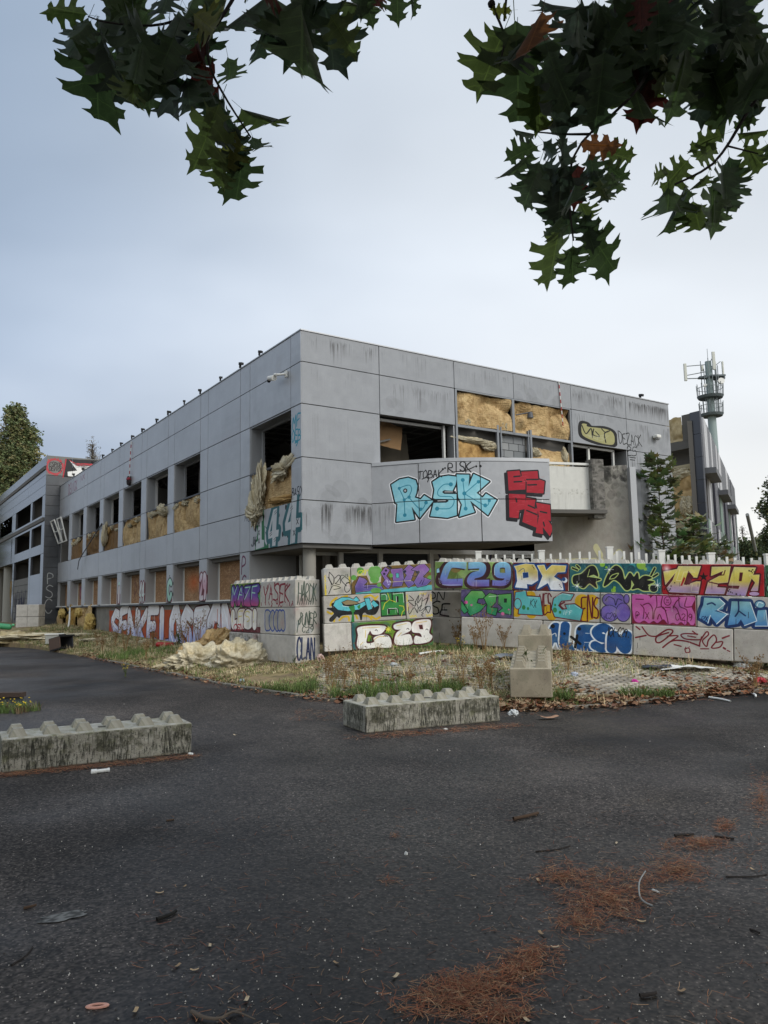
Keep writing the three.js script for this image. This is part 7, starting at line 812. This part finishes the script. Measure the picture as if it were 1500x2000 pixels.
// reddish needles in drifts on the asphalt, and scattered leaves
{
  seed(181); const D = [[920, 1925, 85, 26, 900], [900, 1960, 110, 34, 1100], [1040, 1868, 48, 26, 420], [1020, 1893, 45, 12, 260], [1130, 1803, 40, 22, 340], [1190, 1755, 70, 42, 1500], [1100, 1712, 60, 24, 620], [1325, 1701, 58, 26, 760], [1370, 1648, 62, 12, 620], [1415, 1616, 24, 12, 240], [1488, 1560, 24, 48, 700], [1000, 1905, 60, 40, 240], [1150, 1780, 90, 70, 260], [1260, 1720, 120, 40, 260], [1380, 1660, 90, 40, 200], [980, 1985, 60, 20, 300], [760, 1722, 16, 8, 40], [770, 1635, 14, 6, 30]], tot = D.reduce((a, d) => a + d[4], 0), E = onY(-60, 1522), E2 = onY(380, 1478), F1 = onY(640, 1402), F2 = onY(1000, 1416), F3 = onY(700, 1440);
  const needle = new THREE.PlaneGeometry(0.0022, 0.055, 1, 2).rotateX(-Math.PI / 2); { const P = needle.attributes.position; for (let i = 0; i < P.count; i++) P.setX(i, P.getX(i) + 3 * P.getZ(i) ** 2); }
  const N = 13500; stuffInst('pine_needles', needle, std('#ffffff', 0.9), N, (i) => {
    let x, z, s = 1, up = 0.012; const k = rnd();
    if (k < 0.6) { let q = rnd() * tot, j = 0; while (q > D[j][4]) q -= D[j++][4]; const d = D[j], a = rnd() * 6.28, r = Math.pow(rnd(), 0.95) * (0.7 + 1.0 * noise(a * 2.2 + j * 5, j)) * (rnd() < 0.12 ? 1.5 : 1), p = onY(d[0] + Math.cos(a) * r * d[2], d[1] + Math.sin(a) * r * d[3]); x = p[0]; z = p[2]; up = 0.022; } else if (k < 0.72) { const f = rnd(); x = mix(E[0], E2[0], f) + rr(-0.08, 0.1); z = mix(E[2], E2[2], f) + (rnd() + rnd() - 1) * 0.17; up = 0.02; s = 1.3; } else if (k < 0.82) { const f = rnd(); x = mix(F3[0], F2[0], f) + rr(-0.2, 0.3); z = mix(F3[2], F2[2], f) + (rnd() + rnd() - 0.85) * 0.22; s = 1.5; up = 0.02; if (rnd() < 0.25) { x = F1[0] + rr(-0.5, 0.6); z = F1[2] + rr(-0.9, 0.3); } } else if (k < 0.92) { x = rr(-9, 8); z = kerbZ(x) + Math.abs(rnd() + rnd() - 1) * 0.7; s = 1.7; } else { const p = onY(rr(300, 1520), mix(1560, 2040, rnd())); x = p[0]; z = p[2]; if (fbm(x * 1.2 + 3, z * 1.2, 0, 3) < 0.45) z += 0.3; }
    const v = rr(0.5, 1.3), c = pick([[0.26, 0.085, 0.035], [0.18, 0.055, 0.025], [0.30, 0.13, 0.06], [0.32, 0.19, 0.10]]); return { p: [x, rr(0.002, up), z], r: [rr(-0.12, 0.12), rnd() * 6.3, rr(-0.3, 0.3)], s: s * rr(0.6, 1.2), c: c.map((q) => q * v) };
  }, null, 'rust-brown conifer needles in drifts on the asphalt', 'needles');
  const L = [[380, 1897], [346, 1889], [481, 1956], [264, 1978], [657, 1883], [772, 1910], [1052, 1722], [1058, 1826], [1084, 1852], [1253, 1802], [1331, 1938], [1203, 1649], [1471, 1700], [925, 1712], [1030, 1996], [312, 1746], [360, 1733], [460, 1437], [1230, 1735], [1240, 1755], [410, 1850]];
  const lm = [[0.42, 0.30, 0.17], [0.3, 0.2, 0.11], [0.5, 0.4, 0.26]].map((c) => std(new THREE.Color().setRGB(...c), 0.8)); let proto = null; L.forEach(([a, b], i) => { const p = onY(a, b), s = rr(0.28, 0.42) * (b < 1500 ? 1.6 : 1); let o; if (!proto) { o = proto = solo('fallen_leaf', leafBit, lm[i % 3], 'small tan dead leaf lying singly on the asphalt', 'leaf', 'single dead leaves on the asphalt'); o.scale.set(1, 1, 0.55); } else { o = proto.clone(); o.name = numbered('fallen_leaf'); o.userData = { ...proto.userData }; o.material = lm[i % 3]; scene.add(o); } o.position.set(p[0], 0.003, p[2]); o.rotation.y = rnd() * 6; o.scale.set(s, s, s * 0.55); });
  const bits = []; stuffInst('asphalt_grit', new THREE.TetrahedronGeometry(0.006), std('#ffffff', 0.9), 1500, () => { const p = onY(rr(-20, 1520), mix(1330, 2030, Math.sqrt(rnd()))), v = rnd() < 0.4 ? rr(0.3, 0.6) : rr(0.02, 0.16); return { p: [p[0], 0.002, p[2]], r: [rnd() * 6, rnd() * 6, 0], s: rr(0.3, 1.0) * (p[2] < -8 ? 2 : 1), c: [v, v * 0.95, v * 0.86] }; }, null, 'loose grit and crumbs scattered over the asphalt', 'grit');
  [[1072, 1405, 0.16], [1005, 1240, 0.1]].slice(0, 1).forEach(([a, b]) => { const p = onY(a, b); const g = leafBit.clone(); solo('fallen_leaf', g, std(new THREE.Color().setRGB(0.36, 0.2, 0.12), 0.9), 'large brown dead leaf on the asphalt right of the middle low block', 'leaf', null, [p[0], 0.01, p[2]], 0.2).scale.set(2.4, 1.6, 1.6); });
}

// ---------------------------------------------------------------- the oak overhead
{
  seed(301);
  const HALF = nums('.012 .02 .07 .07 .15 .11 .26 .09 .21 .17 .17 .22 .155 .26 .19 .29 .29 .30 .41 .27 .39 .33 .43 .39 .33 .43 .22 .44 .165 .475 .17 .52 .25 .55 .34 .56 .44 .545 .39 .61 .42 .66 .31 .675 .21 .68 .14 .71 .145 .755 .20 .79 .29 .81 .22 .855 .20 .90 .12 .885 .06 .905 .0 1.03');
  function oakLeaf(sd) {                                           // pointed lobes, folded along the midrib, drooping
    const h = (i) => hash(i, sd, 77) - 0.5, curl = 0.08 + 0.6 * (h(1) + 0.5), fold = 0.05 + 0.6 * (h(2) + 0.5), tw = h(3) * 1.1, bend = h(4) * 0.25, wide = 0.92 + 0.3 * h(5), pos = [], idx = [];
    for (const s of [1, -1]) {
      const c = [new THREE.Vector2(0, 0)]; for (let i = 0; i < HALF.length; i += 2) c.push(new THREE.Vector2(Math.max(0, HALF[i] * wide + (i > 2 && i < HALF.length - 2 ? h(i + s * 40) * 0.035 : 0)), HALF[i + 1] + (i < HALF.length - 2 ? h(i + 9 + s * 60) * 0.03 + s * 0.012 : 0)));
      for (let k = 5; k > 0; k--) c.push(new THREE.Vector2(0, k / 6)); const tri = THREE.ShapeUtils.triangulateShape(c, []), o = pos.length / 3;
      c.forEach((p) => { const x = p.x * s, y = p.y, z = fold * p.x - curl * y * y + 0.05 * Math.sin(p.x * 14 + y * 11 + sd) * p.x * 2, a = tw * y; pos.push(x * Math.cos(a) - z * Math.sin(a) + bend * y * y, y - 0.15 * curl * y * y, x * Math.sin(a) + z * Math.cos(a)); });
      tri.forEach((t) => s > 0 ? idx.push(o + t[0], o + t[1], o + t[2]) : idx.push(o + t[0], o + t[2], o + t[1]));
    }
    const n0 = pos.length / 3; const st = 0.004; pos.push(-st, -0.28, 0.03, st, -0.28, 0.03, st, 0.0, 0, -st, 0.0, 0); idx.push(n0, n0 + 1, n0 + 2, n0, n0 + 2, n0 + 3);
    const g = new THREE.BufferGeometry(); g.setAttribute('position', new THREE.Float32BufferAttribute(pos, 3)); g.setAttribute('uv', new THREE.Float32BufferAttribute(pos.flatMap((v, i) => i % 3 === 0 ? [v + 0.5, pos[i + 1]] : []), 2)); g.setIndex(idx); g.computeVertexNormals(); return g;
  }
  const leafT = canvasTex(256, 256, (x, w, h) => { x.fillStyle = '#c8c8c8'; x.fillRect(0, 0, w, h); blotch(x, 0, 0, w, h, 120, 'rgba(150,150,140,', 0.2, 4, 22); ln(x, '128 250 128 6', 4, '#f6f6e8', false); for (let k = 0; k < 5; k++) for (const s of [-1, 1]) ln(x, [128, 225 - k * 42, 128 + s * 90, 178 - k * 42], 2, '#eeeedd', false); grain(x, 0, 0, w, h, 30); });
  const LM = (r, g, b, tr, rough = 0.6) => new THREE.MeshPhysicalMaterial({ color: new THREE.Color().setRGB(r, g, b), roughness: rough, side: THREE.DoubleSide, transmission: tr, thickness: 0, map: leafT, specularIntensity: 0.45 });
  const mats = [LM(0.07, 0.12, 0.05, 0.4), LM(0.095, 0.155, 0.05, 0.46), LM(0.07, 0.105, 0.065, 0.3, 0.45), LM(0.14, 0.20, 0.045, 0.54), LM(0.26, 0.28, 0.045, 0.6), LM(0.15, 0.035, 0.025, 0.35), LM(0.30, 0.11, 0.03, 0.45)];
  const geos = []; for (let i = 0; i < 18; i++) geos.push(oakLeaf(i + 1));
  const T = thing('oak_tree', 'oak tree standing beside the photographer, its lobed leaves hanging into the top of the view', 'tree', [0, 0, 0]), bm = std(lin('#241e1a'), 0.95), inv = (p) => p;
  // one leaf from its base to its tip, photograph pixels at a depth
  const X = new THREE.Vector3(), Y = new THREE.Vector3(), Z = new THREE.Vector3(), M = new THREE.Matrix4();
  function leaf(bx, by, tx, ty, dep, m, tiltZ = 0, roll = null) {
    const B = V(at(bx, by, dep)), t = V(at(tx, ty, dep)); Y.copy(t).sub(B); const L2 = Y.length(); Y.z += tiltZ * L2; Y.normalize(); X.set(0, 0, 1).cross(Y).normalize(); Z.copy(X).cross(Y).normalize(); const a = roll ?? rr(-0.9, 0.9); X.applyAxisAngle(Y, a); Z.applyAxisAngle(Y, a); if (rnd() < 0.5) { X.negate(); Z.negate(); }
    const o = part('leaf', geos[rnd() * geos.length | 0], mats[m ?? (rnd() < 0.3 ? 0 : rnd() < 0.45 ? 1 : rnd() < 0.5 ? 2 : rnd() < 0.75 ? 3 : 4)], T); const s = L2 * Math.sqrt(1 + tiltZ * tiltZ * 0.5); M.makeBasis(X, Y, Z); o.quaternion.setFromRotationMatrix(M); o.position.copy(B); o.scale.set(s * rr(0.95, 1.12), s, s); return o;
  }
  const A = 'x'; const LST = [[171, 29, 91, 24, 3], [173, 35, 130, 131, 2], [178, 40, 142, 98, 0], [189, 78, 165, 217, 1], [200, 70, 210, 190, 0], [265, 150, 246, 230, 3], [225, 100, 218, 168, 1], [280, 80, 250, 178, 0], [330, 60, 323, 245, 0], [355, 110, 368, 215, 2], [381, 86, 389, 196, 5], [445, 110, 467, 197, 1], [428, 203, 380, 338, 3], [425, 288, 424, 372, 3], [477, 298, 456, 388, 1], [472, 212, 545, 292, 3], [493, 266, 520, 338, 0], [460, 255, 440, 335, 4], [378, 26, 446, 82, 4], [400, -10, 437, 60, 1], [288, 0, 205, 26, 1], [330, -20, 320, 60, 0], [260, 10, 215, 90, 0], [310, 60, 296, 150, 2], [340, 70, 300, 190, 0], [350, 20, 330, 110, 2], [400, 150, 400, 250, 0], [420, 180, 436, 270, 0], [440, 230, 420, 320, 2], [455, 250, 470, 330, 0], [230, 40, 262, 140, 0], [290, 110, 270, 205, 1], [365, 150, 385, 240, 0], [390, -30, 360, 60, 1], [450, -30, 420, 20, 4], [245, -20, 200, 30, 1],
    [538, 0, 508, 132, 0], [590, 10, 541, 188, 1], [578, 22, 508, 172, 2], [600, -10, 572, 130, 0], [632, 0, 662, 136, 2], [645, 30, 690, 118, 3], [668, 0, 730, 77, 3], [640, -20, 560, 30, 1], [712, -10, 726, 48, 1], [745, -30, 738, 24, 5], [775, -30, 777, 42, 1], [800, -20, 822, 22, 1], [480, -25, 510, 8, 1], [690, -40, 720, 20, 0],
    [985, 58, 933, 190, 3], [1000, 20, 960, 30, 4], [1005, 40, 1030, 225, 1], [1050, 150, 1062, 246, 3], [1010, 60, 1000, 196, 0], [1070, 100, 1096, 210, 0], [1060, 20, 1045, 150, 6], [1140, 90, 1134, 234, 0], [1180, 100, 1172, 242, 0], [1225, 110, 1234, 270, 1], [1250, 100, 1278, 234, 3], [1340, 90, 1336, 226, 1], [1380, 110, 1408, 238, 1], [1430, 110, 1436, 212, 1], [1310, 100, 1306, 180, 3], [1290, 80, 1284, 140, 4], [1130, 20, 1120, 110, 2], [1250, -10, 1262, 60, 5], [1400, 10, 1425, 80, 2],
    [1052, 258, 1108, 230, 4], [1046, 262, 998, 268, 2], [1050, 285, 987, 307, 1], [1036, 300, 996, 386, 1], [1055, 315, 1022, 410, 0], [1066, 315, 1068, 402, 0], [1098, 320, 1086, 430, 2], [1132, 280, 1214, 290, 6], [1175, 296, 1236, 320, 3], [1180, 318, 1232, 348, 1], [1186, 336, 1218, 384, 1], [1172, 350, 1184, 414, 3], [1122, 360, 1130, 434, 0], [1098, 422, 1066, 478, 1], [1094, 440, 1064, 562, 3], [1118, 480, 1120, 556, 1], [1148, 445, 1180, 542, 1], [1105, 405, 1112, 500, 0], [1132, 395, 1160, 450, 3], [1060, 275, 1102, 330, 2], [1090, 270, 1118, 340, 2], [1125, 320, 1135, 400, 5], [1150, 300, 1165, 380, 0], [1040, 330, 1050, 415, 0], [1140, 420, 1150, 500, 0], [1085, 350, 1078, 440, 0], [1160, 330, 1200, 400, 0],
    [1306, 340, 1254, 350, 3], [1344, 312, 1296, 372, 3], [1414, 262, 1348, 274, 3], [1400, 278, 1350, 326, 3], [1440, 260, 1500, 274, 3], [1432, 250, 1470, 230, 1], [1455, 282, 1494, 366, 3], [1424, 304, 1446, 398, 0], [1410, 320, 1426, 424, 0], [1382, 340, 1358, 400, 3], [1306, 366, 1294, 474, 1], [1338, 362, 1328, 460, 1], [1354, 392, 1352, 494, 3], [1390, 360, 1398, 468, 1], [1412, 345, 1420, 440, 1], [1500, 285, 1512, 340, 1]];
  for (const [a, b, c, d, m] of LST) { leaf(a, b, c, d, rr(1.95, 2.3), m === 0 && rnd() < 0.3 ? 2 : m, rr(-0.25, 0.35)); }
  const fill = (n, x0, x1, y0, y1f) => { for (let i = 0; i < n; i++) { const x = rr(x0, x1), ym = y1f(x), y = rr(y0, ym - 90), L = rr(85, 150), a = 1.57 + rr(-0.75, 0.75); leaf(x, y, x + L * Math.cos(a), Math.min(ym + 10, y + L * Math.sin(a)), rr(2.0, 2.7), rnd() < 0.05 ? 5 : rnd() < 0.6 ? [0, 2][rnd() * 2 | 0] : undefined, rr(-0.4, 0.5)); } };
  fill(44, 985, 1510, -40, (x) => x < 1060 ? 215 : x < 1290 ? 235 : x < 1330 ? 180 : 215); fill(13, 1280, 1520, -40, (x) => 190); fill(9, 195, 440, -30, (x) => 150 + (x - 195) * 0.22); fill(6, 520, 690, -50, () => 80);
  // twigs and limbs back to the trunk
  const D = 2.15, tw = (pts, r0, r1) => part('twig', tube(pts.map(([x, y, d]) => at(x, y, d ?? D)), r0, r1, 6), bm, T);
  tw([[500, -90, 2.2], [448, 10], [415, 60], [405, 75], [410, 130], [440, 190], [478, 250], [490, 268]], 0.007, 0.0025); tw([[408, 70], [360, 40], [300, 50], [200, 42], [172, 32]], 0.005, 0.002); tw([[640, -60], [606, 10], [596, 30]], 0.005, 0.002); tw([[780, -60], [770, -20]], 0.004, 0.003); tw([[956, -40], [966, 20], [985, 70], [976, 128]], 0.005, 0.0025); tw([[985, 40], [992, -40]], 0.004, 0.004); tw([[1200, -80], [1201, 20], [1199, 70]], 0.006, 0.003); tw([[1290, 90, 2.4], [1240, 180], [1198, 222], [1150, 262], [1118, 310], [1112, 380], [1116, 440], [1120, 470]], 0.007, 0.0025); tw([[1560, 80], [1500, 160], [1462, 215], [1420, 285], [1390, 322], [1345, 348], [1318, 360]], 0.008, 0.003); tw([[1150, 262], [1100, 262], [1050, 258]], 0.004, 0.002); tw([[1420, 285], [1480, 300]], 0.003, 0.002);
  part('acorn', new THREE.SphereGeometry(0.012, 10, 8).translate(...at(960, 8, 2.15)), bm, T);
  const trunk = [3.4, 0, 3.0]; part('trunk', tube([[3.4, -0.2, 3.0], [3.3, 1.6, 2.95], [3.1, 3.4, 2.7], [2.6, 5.6, 2.2], [2.2, 8.5, 1.8]], 0.34, 0.12, 14), barkMat, T);
  const lb = (pts, r0, r1) => part('branch', tube(pts, r0, r1, 8), barkMat, T), e = (x, y, d) => at(x, y, d);
  lb([[3.1, 3.4, 2.7], [1.8, 4.3, 1.0], e(1300, -420, 1.9), e(1240, -60, 2.4), e(1270, 110, 2.45)], 0.12, 0.01); lb([[2.9, 4.4, 2.5], [0.8, 4.6, 0.6], e(640, -560, 1.7), e(520, -120, 2.2)], 0.10, 0.008); lb([[3.1, 3.5, 2.6], [2.6, 3.8, 0.5], e(1640, -100, 1.9), e(1550, 90, 2.15)], 0.08, 0.009); lb([e(900, -700, 1.4), e(800, -200, 2.0), e(775, -50, 2.15)], 0.03, 0.005); lb([[2.7, 5.2, 2.3], [5, 6.5, 0], [6.5, 7, -2]], 0.1, 0.02); lb([[2.7, 5.2, 2.3], [-1, 6.8, 1.5], [-3.5, 7, 0.5]], 0.1, 0.02); lb([[2.5, 6, 2.1], [2, 8, 5]], 0.08, 0.02);
  // the rest of the crown, overhead and behind
  camera.updateMatrixWorld(); const ivm = camera.matrixWorld.clone().invert(), pv = new THREE.Vector3(); const inView = (p, m) => { pv.set(...p).applyMatrix4(ivm); if (pv.z > -0.05) return Math.hypot(p[0], p[1] - EYE, p[2]) < 1.2; const x = pv.x / -pv.z * F, y = pv.y / -pv.z * F; return Math.abs(x) < 760 + m && y < 1010 + m && y > -1400; };
  stuffInst('crown', mergeGeometries([0, 1, 2, 3, 4, 5].map((i) => geos[i].clone().scale(0.2, 0.2, 0.2).rotateX(rr(1.2, 2.6)).rotateY(i * 1.05).translate(rr(-0.12, 0.12), rr(-0.1, 0.1), rr(-0.12, 0.12)))), LM(0.06, 0.095, 0.04, 0.3), 2300, () => { for (;;) { const a = rnd() * 6.283, b = rr(-1, 1), r = Math.cbrt(rr(0.12, 1)), p = [1.4 + 6.2 * r * Math.cos(a) * Math.sqrt(1 - b * b), 6.6 + 3.4 * r * b, 0.6 + 5.8 * r * Math.sin(a) * Math.sqrt(1 - b * b)]; if (p[1] < 3.0 || inView(p, 170)) continue; return { p, r: [rr(-0.5, 0.5), rnd() * 6.3, rr(-0.5, 0.5)], s: rr(0.8, 1.4) }; } }, T);
}
// trees along the drive on the left, outside the view, that the dark wing and the left front mirror
{
  const W = [[-36, -20], [-38, -8], [-39, -30], [-45, -40]]; W.forEach(([x, z], i) => tree('roadside_tree', ['first', 'second', 'third', 'fourth', 'fifth', 'sixth', 'seventh', 'eighth'][i] + ' broad tree along the drive left of the view', [x, 0, z], 11 + (i % 3) * 1.5, 0.3, { y0: 0.12, r: (t) => 5.2 * Math.sqrt(Math.max(0, 1 - t)) + 0.5, n: 60, spread: 1.5 }, 4200, 0.4, GD, 400 + i));
}
renderer.render(scene, camera);
